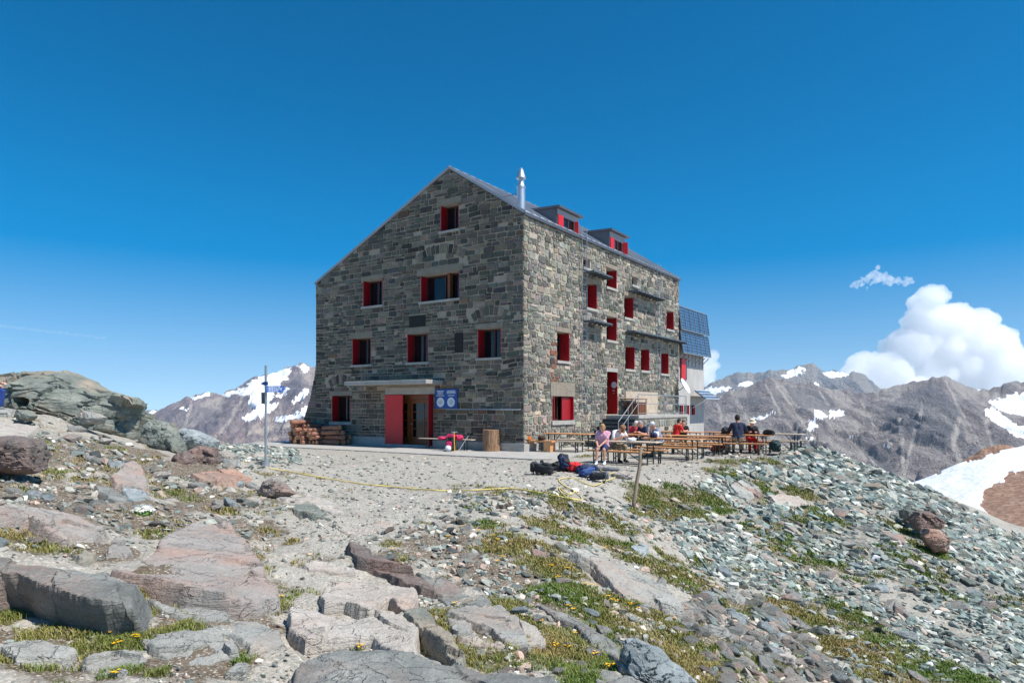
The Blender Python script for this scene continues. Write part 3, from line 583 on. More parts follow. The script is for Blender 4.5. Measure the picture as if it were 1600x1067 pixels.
# --- materials
t = NT('rubble_stone'); v = t.coord()
c = t.attr('Col'); n = t.noise(v, 7, 6, 0.65); n2 = t.noise(v, 38, 5, 0.7); n3 = t.noise(v, 2.2, 4)
c = t.mix(0.55, c, t.ramp(n, [(0.25, lin((70, 70, 66))), (0.5, lin((150, 150, 146))), (0.78, lin((214, 210, 202)))]), 'OVERLAY')
c = t.mix(t.math('MULTIPLY', t.math('SUBTRACT', n2, 0.55), 2.2), c, lin((190, 184, 170)))
c = t.mix(t.math('MULTIPLY', t.math('SUBTRACT', n3, 0.56), 2.0), c, lin((150, 122, 98)))
t.color(c); t.rough(0.9); t.bump(t.math('ADD', n, t.math('MULTIPLY', n2, 0.5)), 0.7, 0.05); M_stone = t.m
def mortar(name, a, b):
    t = NT(name); v = t.coord(); n = t.noise(v, 1.3, 5, 0.6); n2 = t.noise(v, 24, 6, 0.7); n3 = t.noise(v, 5, 5, 0.6)
    c = t.ramp(n3, [(0.3, lin(a)), (0.7, lin(b))]); c = t.mix(t.math('MULTIPLY', n2, 0.6), c, lin((132, 116, 98)))
    c = t.mix(t.math('MULTIPLY', t.math('SUBTRACT', n, 0.5), 1.6), c, lin((120, 110, 96)))
    t.color(c); t.rough(0.95); t.bump(t.math('ADD', n2, n3), 0.8, 0.03); return t.m
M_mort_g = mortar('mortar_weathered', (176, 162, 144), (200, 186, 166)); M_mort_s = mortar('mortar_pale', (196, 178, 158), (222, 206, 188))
t = NT('concrete'); v = t.coord(); n = t.noise(v, 3, 6, 0.65); n2 = t.noise(v, 40, 4)
t.color(t.mix(t.math('MULTIPLY', n2, 0.4), t.ramp(n, [(0.3, lin((164, 160, 152))), (0.7, lin((196, 192, 184)))]), lin((140, 136, 128)))); t.rough(0.9); t.bump(t.math('ADD', n, n2), 0.35, 0.02); M_conc = t.m
M_lint = mortar('weathered_lintel', (138, 130, 116), (168, 158, 142))
t = NT('smooth_concrete_wall'); v = t.coord((1, 1, 0.35)); n = t.noise(v, 1.6, 6, 0.65); n2 = t.noise(t.coord(), 30, 4)
t.color(t.ramp(n, [(0.3, lin((168, 164, 158))), (0.7, lin((192, 188, 182)))])); t.rough(0.9); t.bump(n2, 0.2, 0.01); M_annex = t.m
def redpaint(name, c, var=0.10):
    t = NT(name); v = t.coord(); n = t.noise(v, 3, 6, 0.65); n2 = t.noise(t.coord((8, 8, 0.8)), 9, 4, 0.6)
    a = tuple(x * (1 - var) for x in c); b = tuple(min(1, x * (1 + var)) for x in c)
    cc = t.mix(t.math('MULTIPLY', n2, 0.25), t.ramp(n, [(0.3, a), (0.7, b)]), lin((150, 48, 44)))
    t.color(cc); t.rough(0.45); t.bump(n2, 0.25, 0.006); return t.m
M_red = redpaint('red_paint_shaded', lin((160, 8, 24))); M_red_lit = redpaint('red_paint_lit', lin((216, 30, 34)))  # one red paint twice: reveal shade and sunlight put into the two colours
t = NT('varnished_wood'); v = t.coord((9, 9, 0.9)); n = t.noise(v, 4, 6, 0.65, 0.6)
t.color(t.ramp(n, [(0.25, lin((84, 44, 22))), (0.55, lin((128, 74, 38))), (0.8, lin((150, 92, 50)))])); t.rough(0.45); t.bump(n, 0.3, 0.01); M_wood = t.m
t = NT('old_window_frame'); v = t.coord(); n = t.noise(v, 9, 5)
t.color(t.ramp(n, [(0.3, lin((58, 34, 26))), (0.7, lin((86, 54, 40)))])); t.rough(0.6); M_frame = t.m
t = NT('window_glass'); v = t.coord(); t.color(lin((22, 22, 26))); t.rough(0.06); t.b.inputs['Specular IOR Level'].default_value = 0.6
t.bump(t.noise(v, 1.5, 2), 0.06, 0.05); M_glass = t.m
t = NT('curtain_cloth'); v = t.coord((30, 30, 1)); n = t.noise(v, 1.2, 3); t.color(t.ramp(n, [(0.3, lin((110, 104, 100))), (0.7, lin((176, 170, 164)))])); t.rough(0.95); M_curt = t.m
t = NT('zinc_roof'); v = t.coord(); n = t.noise(v, 0.8, 5); n2 = t.noise(v, 12, 4)
t.color(t.ramp(n, [(0.3, lin((150, 154, 160))), (0.7, lin((176, 180, 186)))])); t.b.inputs['Specular IOR Level'].default_value = 0.25; t.rough(t.math('MULTIPLY_ADD', n2, 0.25, 0.6)); t.bump(n, 0.1, 0.02); M_zinc = t.m
M_dark_zinc = paint('dark_zinc', lin((92, 96, 104)), 0.5, 0.12, 2.0, 0.25)
t = NT('polished_steel'); t.color((0.62, 0.63, 0.65)); t.b.inputs['Metallic'].default_value = 1.0; t.rough(t.math('MULTIPLY_ADD', t.noise(t.coord(), 6, 4), 0.25, 0.38)); M_steel = t.m
M_galv = paint('galvanised_steel', lin((168, 172, 176)), 0.45, 0.12, 8, 0.6)
M_dsteel = paint('grey_painted_steel', lin((96, 104, 110)), 0.5, 0.15, 6, 0.2)
M_dark = paint('dark_plaque', lin((44, 42, 40)), 0.9, 0.3, 10)
M_bstone = paint('dark_step_stone', lin((74, 78, 82)), 0.85, 0.25, 4)
t = NT('beige_plaster'); v = t.coord(); n = t.noise(v, 3, 6); t.color(t.ramp(n, [(0.3, lin((178, 162, 142))), (0.7, lin((204, 188, 166)))])); t.rough(0.95); t.bump(n, 0.4, 0.02); M_plast = t.m

# --- openings read off the photograph: (x0, x1, z0, z1) on each wall
def go(l, r, tp, bt):
    x0, z1a = gab(l, tp); x1, z1b = gab(r, tp); xm, z0 = gab((l + r) / 2, bt); return [x0, x1, z0, (gab((l + r) / 2, tp)[1])]
def so(l, r, tp, bt):
    y0, _ = sid(l, tp); y1, _ = sid(r, tp); ym, z1 = sid((l + r) / 2, tp + 2); _, z0 = sid((l + r) / 2, bt); return [y0, y1, z0, z1]
G_WIN = [go(688, 717, 319, 360), go(567, 598, 437, 478), go(657, 718, 427, 469), go(550, 580, 528, 570), go(636, 669, 521, 566), go(746, 783, 513, 559), go(518, 548, 618, 659)]
G_DOOR = go(604, 677, 616, 698); G_DOOR[2] = 0.02
G_PLQ = [go(640, 665, 493, 511), go(711, 724, 520, 551)]
S_WIN = [so(911, 922, 402, 419), so(947, 963, 418, 450), so(915, 932, 440, 482), so(975, 989, 461, 497), so(987, 996, 431, 446), so(1041, 1052, 484, 515), so(947.5, 963, 493, 532), so(870, 889, 517, 564), so(976.5, 991, 539, 577), so(1001, 1014, 543, 579), so(1032, 1044, 549, 584)]
S_WIN2 = so(863, 894, 617, 657); S_DOOR = so(948, 963, 579, 647)
DOORZ = S_DOOR[2]
S_PATCH = so(977, 1027, 610, 651)
S_RUST = so(862, 872.5, 532, 596)
# --- stonework laid in broken courses
def clip_half(poly, a, b, c):           # keep a*x+b*y<=c
    out = []
    for i in range(len(poly)):
        p, q = poly[i], poly[(i + 1) % len(poly)]; dp = a * p[0] + b * p[1] - c; dq = a * q[0] + b * q[1] - c
        if dp <= 0: out.append(p)
        if dp * dq < 0: k = dp / (dp - dq); out.append((p[0] + (q[0] - p[0]) * k, p[1] + (q[1] - p[1]) * k))
    return out
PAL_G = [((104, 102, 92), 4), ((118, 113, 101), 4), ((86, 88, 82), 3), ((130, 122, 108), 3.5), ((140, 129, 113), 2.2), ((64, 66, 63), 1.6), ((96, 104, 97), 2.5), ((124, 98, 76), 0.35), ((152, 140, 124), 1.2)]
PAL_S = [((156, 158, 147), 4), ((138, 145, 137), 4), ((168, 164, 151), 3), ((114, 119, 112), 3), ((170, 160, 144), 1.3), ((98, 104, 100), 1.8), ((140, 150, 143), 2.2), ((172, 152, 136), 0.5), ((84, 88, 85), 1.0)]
RUST = []
def pick(pal, r):
    w = np.array([p[1] for p in pal], float); c = np.array(pal[r.choice(len(pal), p=w / w.sum())][0], float)
    c = (c + (c.mean() - c) * 0.25) * np.array([1.025, 0.995, .965]); c = np.clip(c * r.normal(1, 0.11) + r.normal(0, 3, 3), 20, 240); return np.array(lin(tuple(c)))
SKIP = []
def stonework(mb, r, a0, a1, z0, z1, holes, place, pal, hmin, hmax, lmin, lmax, gap, halves=(), fill=0.96, rnd=0.3, warp=0.05):
    z = z0
    while z < z1 - 0.05:
        h = r.uniform(hmin, hmax) if r.random() < 0.8 else r.uniform(hmin * 0.6, hmin)
        zt = min(z + h, z1)
        cuts = sorted({a0, a1, *[q for (x0, x1, y0, y1) in holes for q in (x0, x1) if y0 < zt and y1 > z and a0 < q < a1]})
        for i in range(len(cuts) - 1):
            s0, s1 = cuts[i], cuts[i + 1]; m = (s0 + s1) / 2
            zr = [(z, zt)]
            for (x0, x1, y0, y1) in holes:
                if x0 - 1e-6 <= m <= x1 + 1e-6:
                    nz = []
                    for (u, w) in zr:
                        if y1 <= u or y0 >= w: nz.append((u, w)); continue
                        if y0 - u > 0.07: nz.append((u, y0))
                        if w - y1 > 0.07: nz.append((y1, w))
                    zr = nz
            for (u, w) in zr:
                a = s0
                while a < s1 - 0.02:
                    L = min(r.uniform(lmin, lmax) * (0.7 if w - u < 0.16 else 1), s1 - a)
                    if s1 - a - L < 0.12: L = s1 - a
                    spans = [(u, w)]
                    if w - u > 0.26 and r.random() < 0.34: k = u + (w - u) * r.uniform(0.35, 0.65); spans = [(u, k), (k, w)]
                    for (e, f) in spans:
                        parts = [(a, a + L)]
                        if len(spans) == 2 and L > 0.35 and r.random() < 0.5: k = a + L * r.uniform(0.3, 0.7); parts = [(a, k), (k, a + L)]
                        for (p, q) in parts:
                            if r.random() > fill: continue
                            g = gap * r.uniform(0.6, 1.5)
                            x0_, x1_, y0_, y1_ = p + g, q - g, e + g * 0.8, f - g * 0.8
                            if x1_ - x0_ < 0.05 or y1_ - y0_ < 0.04 or any(fn((p + q) / 2, (e + f) / 2) for fn in SKIP): continue
                            cx_, cy_ = (x1_ - x0_), (y1_ - y0_); k = min(cx_, cy_) * rnd
                            j = lambda s=0.10: r.normal(0, s) * min(cx_, cy_) * 0.5
                            poly = [(x0_ + k + j(), y0_ + j(.06)), (x1_ - k + j(), y0_ + j(.06)), (x1_ + j(.06), y0_ + k + j(.08)), (x1_ + j(.06), y1_ - k + j(.08)), (x1_ - k + j(), y1_ + j(.06)), (x0_ + k + j(), y1_ + j(.06)), (x0_ + j(.06), y1_ - k + j(.08)), (x0_ + j(.06), y0_ + k + j(.08))]
                            wz = [warp * float(v_) for v_ in fbm(np.array([[xx * 0.45, yy * 0.45, 3.3] for xx, yy in poly]), 2)]
                            if not any(abs(p - hh[0]) < .35 or abs(q - hh[1]) < .35 or True and (hh[0] - .3 < (p + q) / 2 < hh[1] + .3 and hh[2] - .3 < (e + f) / 2 < hh[3] + .3) for hh in holes):
                                poly = [(xx, yy + ww) for (xx, yy), ww in zip(poly, wz)]
                            for hf in halves: poly = clip_half(poly, *hf) if len(poly) > 2 else poly
                            if len(poly) < 3: continue
                            cc_ = pick(pal, r)
                            if any(h_[0] < (p + q) / 2 < h_[1] and h_[2] < (e + f) / 2 < h_[3] for h_ in RUST) and r.random() < .8: cc_ = np.array(lin((150, 96, 76))) * r.normal(1, .15)
                            add_stone(mb, r, poly, place, cc_)
                    a += L
        z = zt
def add_stone(mb, r, poly, place, col, d=None):
    n = len(poly); cx_ = sum(p[0] for p in poly) / n; cy_ = sum(p[1] for p in poly) / n
    d = d if d is not None else r.uniform(0.018, 0.05); tx, ty = r.normal(0, 0.02, 2)
    s = 0.90
    vs = [place(x, y, -0.004) for x, y in poly]
    vs += [place(x, y, d * 0.7) for x, y in [(cx_ + (x - cx_) * 0.97, cy_ + (y - cy_) * 0.97) for x, y in poly]]
    vs += [place(cx_ + (x - cx_) * s, cy_ + (y - cy_) * s, d + (x - cx_) * tx + (y - cy_) * ty + r.normal(0, 0.003)) for x, y in poly]
    fs = [(i, (i + 1) % n, n + (i + 1) % n, n + i) for i in range(n)] + [(n + i, n + (i + 1) % n, 2 * n + (i + 1) % n, 2 * n + i) for i in range(n)] + [tuple(range(2 * n, 3 * n))]
    mb.add(vs, fs, 1, col)
def arch(mb, r, cx_, z0, w, rise, hgt, n, place, pal):
    for k in range(n):
        a0 = -0.5 + k / n; a1 = -0.5 + (k + 1) / n; g = 0.11 / n
        def pt(a, hh): 
            ang = a * 1.15; rad_ = w / 1.09
            return (cx_ + sin(ang) * (rad_ + hh), z0 - rad_ * cos(0.55) + cos(ang) * (rad_ + hh))
        poly = [pt(a0 + g, 0), pt(a1 - g, 0), pt(a1 - g, hgt * r.uniform(.85, 1.05)), pt(a0 + g, hgt * r.uniform(.85, 1.05))]
        add_stone(mb, r, poly, place, pick(pal, r))
def wall_grid(mb, place, a0, a1, z0, z1, holes, halves=(), depth=0.0):
    xs = sorted({a0, a1, *[h[0] for h in holes], *[h[1] for h in holes]}); zs = sorted({z0, z1, *[h[2] for h in holes], *[h[3] for h in holes]})
    for i in range(len(xs) - 1):
        for k in range(len(zs) - 1):
            mx, mz = (xs[i] + xs[i + 1]) / 2, (zs[k] + zs[k + 1]) / 2
            if any(h[0] < mx < h[1] and h[2] < mz < h[3] for h in holes): continue
            poly = [(xs[i], zs[k]), (xs[i + 1], zs[k]), (xs[i + 1], zs[k + 1]), (xs[i], zs[k + 1])]
            for hf in halves: poly = clip_half(poly, *hf) if len(poly) > 2 else poly
            if len(poly) > 2: mb.add([place(x, y, depth) for x, y in poly], [tuple(range(len(poly)))], 0)
gp = lambda x, z, d: (x, -d, z)         # on the gable, outwards is -y
sp = lambda y, z, d: (d, y, z)          # on the side wall, outwards is +x
# gable outline half planes
k1 = (RZ - EZ) / (0 - RX); k2 = (RZ - EL) / (WID + RX)
gh = [(k1, 1.0, RZ + k1 * RX), (-k2, 1.0, RZ - k2 * RX)]       # z + k1*x <= RZ + k1*RX ; z - k2*x <= RZ - k2*RX
lint_g, sill_g = [], []
def lintel_of(h, over, hgt): return [h[0] - over, h[1] + over, h[3], h[3] + hgt]
def sill_of(h, over, hgt): return [h[0] - over, h[1] + over, h[2] - hgt, h[2]]
G_L = [lintel_of(h, 0.16, 0.26) for h in G_WIN[:1]] + [lintel_of(G_WIN[1], 0.10, 0.20), lintel_of(G_WIN[2], 0.20, 0.28)] + [lintel_of(h, 0.12, 0.22) for h in G_WIN[3:]]
G_S = [sill_of(h, 0.06, 0.10) for h in G_WIN[:6]] + [sill_of(G_WIN[6], 0.10, 0.14)]
G_DL = [G_DOOR[0] - 0.05, G_DOOR[1] + 0.12, G_DOOR[3], G_DOOR[3] + 0.32]
S_L = [lintel_of(h, 0.10, 0.20) for h in S_WIN] + [lintel_of(S_WIN2, 0.20, 0.62), lintel_of(S_DOOR, 0.10, 0.2)]
S_S = [sill_of(h, 0.07, 0.12) for h in S_WIN] + [sill_of(S_WIN2, 0.12, 0.18)]
rg = np.random.default_rng(21)
mb = MB()
gholes = G_WIN + [G_DOOR]; gx_ = gholes + G_L + G_S + [G_DL] + G_PLQ
wall_grid(mb, gp, -WID, 0, -0.6, RZ + 0.1, gholes, gh)
AR = [(G_WIN[2], 0.52, 2.7, 0.42, 12), (G_WIN[5], 0.34, 1.6, 0.42, 8), (G_WIN[6], 0.40, 1.5, 0.46, 7)]
for h, up, w, hg, n in AR:
    cx_ = (h[0] + h[1]) / 2; z0_ = h[3] + up; R_ = w / 1.09; zc_ = z0_ - R_ * cos(.55)
    arch(mb, rg, cx_, z0_, w, 0.2, hg, n, gp, PAL_G)
    SKIP.append(lambda x, z, cx_=cx_, zc_=zc_, R_=R_, hg=hg: R_ - .06 < math.hypot(x - cx_, z - zc_) < R_ + hg + .06 and abs(math.atan2(x - cx_, z - zc_)) < .60)
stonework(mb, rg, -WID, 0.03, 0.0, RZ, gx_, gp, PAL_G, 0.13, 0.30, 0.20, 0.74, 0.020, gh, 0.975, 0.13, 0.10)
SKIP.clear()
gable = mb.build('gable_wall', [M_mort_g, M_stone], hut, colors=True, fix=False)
mb = MB()
sholes = S_WIN + [S_WIN2, S_DOOR]; sx_ = sholes + S_L + S_S + [S_PATCH]
wall_grid(mb, sp, 0, LEN, -0.6, EZ, sholes)
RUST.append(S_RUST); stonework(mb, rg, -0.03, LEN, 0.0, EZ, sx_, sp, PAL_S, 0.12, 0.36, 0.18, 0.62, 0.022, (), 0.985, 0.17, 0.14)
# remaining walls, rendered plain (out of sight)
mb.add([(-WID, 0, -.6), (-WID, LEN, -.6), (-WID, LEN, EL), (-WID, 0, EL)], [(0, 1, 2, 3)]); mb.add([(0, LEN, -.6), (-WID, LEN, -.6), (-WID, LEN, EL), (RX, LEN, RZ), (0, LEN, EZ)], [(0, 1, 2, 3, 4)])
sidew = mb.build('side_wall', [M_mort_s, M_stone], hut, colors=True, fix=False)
# rust-red stain of broken render beside the first floor window
# --- buttress at the left corner of the gable: battered wing
bt = [gab(494, 560), gab(490.5, 590), gab(484, 622), gab(474, 655), gab(466, 680), gab(459, 697)]
bpoly = [(x, z) for x, z in bt]; bl = [(-WID + 0.30, bt[0][1]), (-WID + 0.30, -0.4)]
mb = MB()
outl = [(-WID + 0.02, bt[0][1] + 0.1)] + bpoly + [(bpoly[-1][0] - 0.05, -0.4), (-WID + 0.02, -0.4)]
mb.prism([(x, z) for x, z in outl], 'y', 0.02, 2.2, 0)
for i in range(len(mb.c)): mb.c[i] = (1, 1, 1)
z = -0.1
while z < bt[0][1]:
    h = rg.uniform(0.2, 0.34); xe = np.interp(z + h / 2, [p[1] for p in bpoly][::-1], [p[0] for p in bpoly][::-1]); a = -WID + 0.0
    while a > xe + 0.1:
        L = rg.uniform(0.3, 0.7); q = max(a - L, xe)
        if q - xe < 0.2: q = xe
        add_stone(mb, rg, [(q + .015, z + .015), (a - .015, z + .015), (a - .015, z + h - .015), (q + .015 + h * 0.12, z + h - .015)], lambda x, zz, d: (x, 0.02 - d, zz), pick(PAL_G, rg)); a = q
    z += h
mb.build('buttress', [M_mort_g, M_stone], hut, colors=True, fix=False)
# --- openings
def window(pl, h, lin_r, sill_r, depth, left_sh=True, right_sh=True, mull=False, shut_w=None, far_high=True, conc=M_conc, curtain=False, rside=0.05):
    """pl(a, z, d): wall frame -> hut frame, d outwards. The frame is the part; pane, shutters, lintel and sill hang on it"""
    a0, a1, z0, z1 = h
    fr = MB(); D = -depth
    def qd(p): fr.add([pl(*q) for q in p], [(0, 1, 2, 3)], 1)
    qd([(a0, z0, 0), (a0, z0, D), (a0, z1, D), (a0, z1, 0)]); qd([(a1, z0, 0), (a1, z1, 0), (a1, z1, D), (a1, z0, D)])
    qd([(a0, z1, 0), (a0, z1, D), (a1, z1, D), (a1, z1, 0)]); qd([(a0, z0, 0), (a1, z0, 0), (a1, z0, D), (a0, z0, D)])
    qd([(a0, z0, D - .12), (a1, z0, D - .12), (a1, z1, D - .12), (a0, z1, D - .12)])
    def bx(mb, x0, x1, y0, y1, d0, d1, mi=0):
        vs = [pl(x, y, d) for d in (d0, d1) for (x, y) in ((x0, y0), (x1, y0), (x1, y1), (x0, y1))]
        mb.add(vs, [(3, 2, 1, 0), (4, 5, 6, 7), (0, 1, 5, 4), (1, 2, 6, 5), (2, 3, 7, 6), (3, 0, 4, 7)], mi)
    f = 0.07
    bx(fr, a0 + .002, a0 + f, z0 + .002, z1 - .002, D + .003, D + .08); bx(fr, a1 - f, a1 - .002, z0 + .002, z1 - .002, D + .003, D + .08)
    bx(fr, a0 + f, a1 - f, z0 + .002, z0 + f, D + .003, D + .08); bx(fr, a0 + f, a1 - f, z1 - f, z1 - .002, D + .003, D + .08)
    m = (a0 + a1) / 2
    bx(fr, m - .035, m + .035, z0 + f, z1 - f, D + .003, D + .085)
    if mull:
        k = a0 + (a1 - a0) * 0.66; bx(fr, k - .07, k + .07, z0 + .003, z1 - .003, D + .09, D + .30, 2)
    w = fr.build('window', [M_frame, M_conc, M_wood], hut, fix=True)
    pn = MB(); bx(pn, a0 + f, a1 - f, z0 + f, z1 - f, D + .012, D + .03); pn.build('pane', M_glass, w)
    if curtain:
        cu = MB(); n = 16
        for (q0, q1) in ((a0 + f + .02, a0 + (m - a0) * 0.8), (m + .1, m + (a1 - m) * 0.85)):
            pass
    sw = shut_w or depth - 0.06
    def shutter(x0, x1):
        s = MB(); bx(s, x0, x1, z0 + .03, z1 - .03, D + .09, D + .09 + sw)
        k = 5
        o = s.build('shutter', M_red, w); return o
    if left_sh: shutter(a0 + .004, a0 + .05)
    if right_sh: shutter(a1 - .05, a1 - .004)
    L = MB(); bx(L, lin_r[0], lin_r[1], lin_r[2] + .002, lin_r[3], -.02, .045); L.build('lintel', M_lint, w)
    S = MB(); bx(S, sill_r[0], sill_r[1], sill_r[2], sill_r[3] - .002, -.02, .09); S.build('sill', conc, w)
    return w
# gable: x falls towards the left, so 'left' in the picture is the smaller x
for i, h in enumerate(G_WIN):
    window(gp, h, G_L[i], G_S[i], 0.50, True, True, mull=(i == 2), shut_w=0.40)
for i, h in enumerate(S_WIN):
    small = i in (0, 4)
    window(sp, h, S_L[i], S_S[i], 0.34 if small else 0.52, False, not small, shut_w=None)
w = window(sp, S_WIN2, S_L[11], S_S[11], 0.34, True, True, shut_w=0.34)
# window with one more leaf half closed
a0, a1, z0, z1 = S_WIN2; s = MB(); s.box((-0.10, a0 + (a1 - a0) * 0.52, z0 + .03), (-0.05, a1 - 0.05, z1 - .03)); s.build('shutter', M_red, w)
# plain dark plaques set on the gable, no recess behind them
for h, nm in zip(G_PLQ, ('memorial_plaque', 'wall_plaque')):
    s = MB(); s.box((h[0], -0.035, h[2]), (h[1], 0.01, h[3]), bev=0.008); s.build(nm, M_dark, hut)
# --- main door: two red leaves folded out, a glazed wooden door set back
x0, x1, z0, z1 = G_DOOR; DD = 0.42
fr = MB()
for p in ([(x0, 0, z0), (x0, DD, z0), (x0, DD, z1), (x0, 0, z1)], [(x1, 0, z0), (x1, 0, z1), (x1, DD, z1), (x1, DD, z0)], [(x0, 0, z1), (x0, DD, z1), (x1, DD, z1), (x1, 0, z1)], [(x0, 0, z0), (x1, 0, z0), (x1, DD, z0), (x0, DD, z0)], [(x0, DD + .1, z0), (x1, DD + .1, z0), (x1, DD + .1, z1), (x0, DD + .1, z1)]):
    fr.add(p, [(0, 1, 2, 3)], 1)
def xpx(px): return gab(px, 660)[0]
dl, dr = x0 + 0.20, x1 - 0.06
fr.box((x0 + .01, DD - .12, z0), (dl, DD, z1 - .01)); fr.box((dr, DD - .12, z0), (x1 - .01, DD, z1 - .01)); fr.box((dl, DD - .12, z1 - .22), (dr, DD, z1 - .012))
dm = dl + (dr - dl) * 0.36; fr.box((dm - .05, DD - .14, z0), (dm + .05, DD - .002, z1 - .22))
door = fr.build('door', [M_wood, M_conc], hut)
lf = MB()
for (u, w_) in ((dl, dm - .05), (dm + .05, dr)):
    lf.box((u + .004, DD - .06, z0 + .01), (u + .13, DD - .01, z1 - .23)); lf.box((w_ - .13, DD - .06, z0 + .01), (w_ - .004, DD - .01, z1 - .23))
    lf.box((u + .13, DD - .06, z0 + .01), (w_ - .13, DD - .01, z0 + .42)); lf.box((u + .13, DD - .06, z1 - .42), (w_ - .13, DD - .01, z1 - .23))
    if w_ - u > .7:
        c_ = (u + w_) / 2; lf.box((c_ - .02, DD - .05, z0 + .42), (c_ + .02, DD - .012, z1 - .42))
        for k in range(1, 4): zz = z0 + .42 + (z1 - .42 - z0 - .42) * k / 4; lf.box((u + .13, DD - .048, zz - .018), (w_ - .13, DD - .014, zz + .018))
lf.build('door_leaf', M_wood, door)
pn = MB(); pn.box((dl + .1, DD - .034, z0 + .40), (dr - .1, DD - .02, z1 - .40)); pn.build('pane', M_glass, door)
pn = MB(); pn.tube([(dm + .10, DD - .08, z0 + 1.02), (dm + .10, DD - .12, z0 + 1.02), (dm + .22, DD - .12, z0 + 1.02)], 0.012); pn.build('handle', M_steel, door)
xs = xpx(631); s = MB(); s.box((x0 - 0.01, -0.09, z0 + .03), (xs, -0.035, z1 - .02), bev=0.006); s.build('shutter', M_red_lit, door)
s = MB(); s.box((x1 - .07, -0.30, z0 + .03), (x1 - .02, 0.22, z1 - .02), bev=0.006); s.build('shutter', M_red, door)
s = MB(); s.box((G_DL[0], -.05, G_DL[2] + .002), (G_DL[1], .02, G_DL[3])); s.build('lintel', M_conc, door)
s = MB(); s.box((x0 - .02, -0.16, -0.05), (x1 + .02, 0.0, 0.10)); s.build('threshold', M_conc, door)
# canopy: a thin cast slab over the door
cz = gab(640, 607)[1]; s = MB(); s.box((gab(566, 604)[0], -1.15, cz + .16), (gab(691, 604)[0] + .05, 0.0, cz + .34), bev=0.02); s.build('canopy', M_conc, hut)
# plinth
for lo_, hi_ in (((-WID + 0.9, -.10, -.3), (x0 - .02, 0.0, 0.40)), ((x1 + .03, -.10, -.3), (0.10, 0.0, 0.34)), ((0.0, 0.002, -.3), (.10, 3.0, .30))): s = MB(); s.box(lo_, hi_, bev=.01); s.build('plinth', M_conc, hut)
# --- blue welcome board with two pale discs and lines of lettering
b0, bz1 = gab(681, 608); b1, _ = gab(716, 609); _, bz0 = gab(698, 638)
M_blue = paint('blue_enamel', lin((10, 72, 150)), 0.35, 0.06); M_white = paint('white_enamel', lin((222, 226, 230)), 0.4, 0.05)
bd = MB(); bd.box((b0, -.075, bz0), (b1, -.04, bz1), bev=.006)
board = bd.build('notice_board', M_blue, hut)
bd = MB(); bw = b1 - b0; bh = bz1 - bz0
for k, cx_ in enumerate((b0 + bw * .26, b0 + bw * .73)):
    bd.lathe([(bw * .165, 0), (bw * .165, .004)], (0, 0, 0), 28, 0, Matrix.Translation((cx_, -.076, bz0 + bh * .32)) @ Matrix.Rotation(rad(90), 4, 'X'))
bd.build('disc', M_white, board)
def text(s, size, loc, mat, parent, name='lettering', rotz=0.0, ext=0.002):
    cu = bpy.data.curves.new(name, 'FONT'); cu.body = s; cu.size = size; cu.extrude = ext; cu.align_x = 'CENTER'; cu.align_y = 'CENTER'
    o = bpy.data.objects.new(name, cu); COL.objects.link(o); bpy.context.view_layer.update()
    me = bpy.data.meshes.new_from_object(o.evaluated_get(bpy.context.evaluated_depsgraph_get())); bpy.data.objects.remove(o)
    M = Matrix.Translation(loc) @ Matrix.Rotation(rotz, 4, 'Z') @ Matrix.Rotation(rad(90), 4, 'X'); me.transform(M); me.materials.clear(); me.materials.append(mat)
    o = bpy.data.objects.new(name, me); COL.objects.link(o); o.parent = parent; return o
# the small lettering cannot be read in the photograph: it is built as rows of short strokes
bd = MB(); rr = np.random.default_rng(4)
for cx_, rows in ((b0 + bw * .25, ((.90, .30), (.83, .26), (.76, .22), (.66, .36))), (b0 + bw * .74, ((.90, .34), (.84, .40), (.78, .38), (.66, .28)))):
    for fz, fw in rows:
        bd = MB(); a = cx_ - bw * fw / 2
        while a < cx_ + bw * fw / 2 - .02:
            L = rr.uniform(.02, .06); bd.box((a, -.0785, bz0 + bh * fz - .018), (min(a + L, cx_ + bw * fw / 2), -.0752, bz0 + bh * fz + .018)); a += L + .014
        bd.build('lettering', M_white, board)
for cx_ in (b0 + bw * .26, b0 + bw * .73):
    pass
M_print = paint('grey_print', lin((150, 160, 172)), 0.5, 0.1)
for cx_ in (b0 + bw * .26, b0 + bw * .73):
    zc = bz0 + bh * .32; bd = MB()
    for fz, fw in ((.09, .12), (.03, .22), (-.03, .20), (-.09, .10)): bd.box((cx_ - bw * fw / 2, -.0835, zc + bh * fz - .012), (cx_ + bw * fw / 2, -.0805, zc + bh * fz + .012))
    bd.build('disc_lettering', M_print, board)
# --- ski rack rail on the gable
r0, rz = gab(702, 639); r1, rz2 = gab(815, 639); rz = gab(760, 639.5)[1]
s = MB(); s.box((r0, -.16, rz - .02), (r1, -.13, rz + .03)); s.box((r0, -.13, rz - .02), (r0 + .03, 0, rz + .03)); s.box((r1 - .03, -.13, rz - .02), (r1, 0, rz + .03))
for k in range(46): xx = r0 + (r1 - r0) * (k + .5) / 46; s.box((xx - .012, -.26, rz - .03), (xx + .012, -.16, rz + .005))
s.build('ski_rack', M_galv, hut)
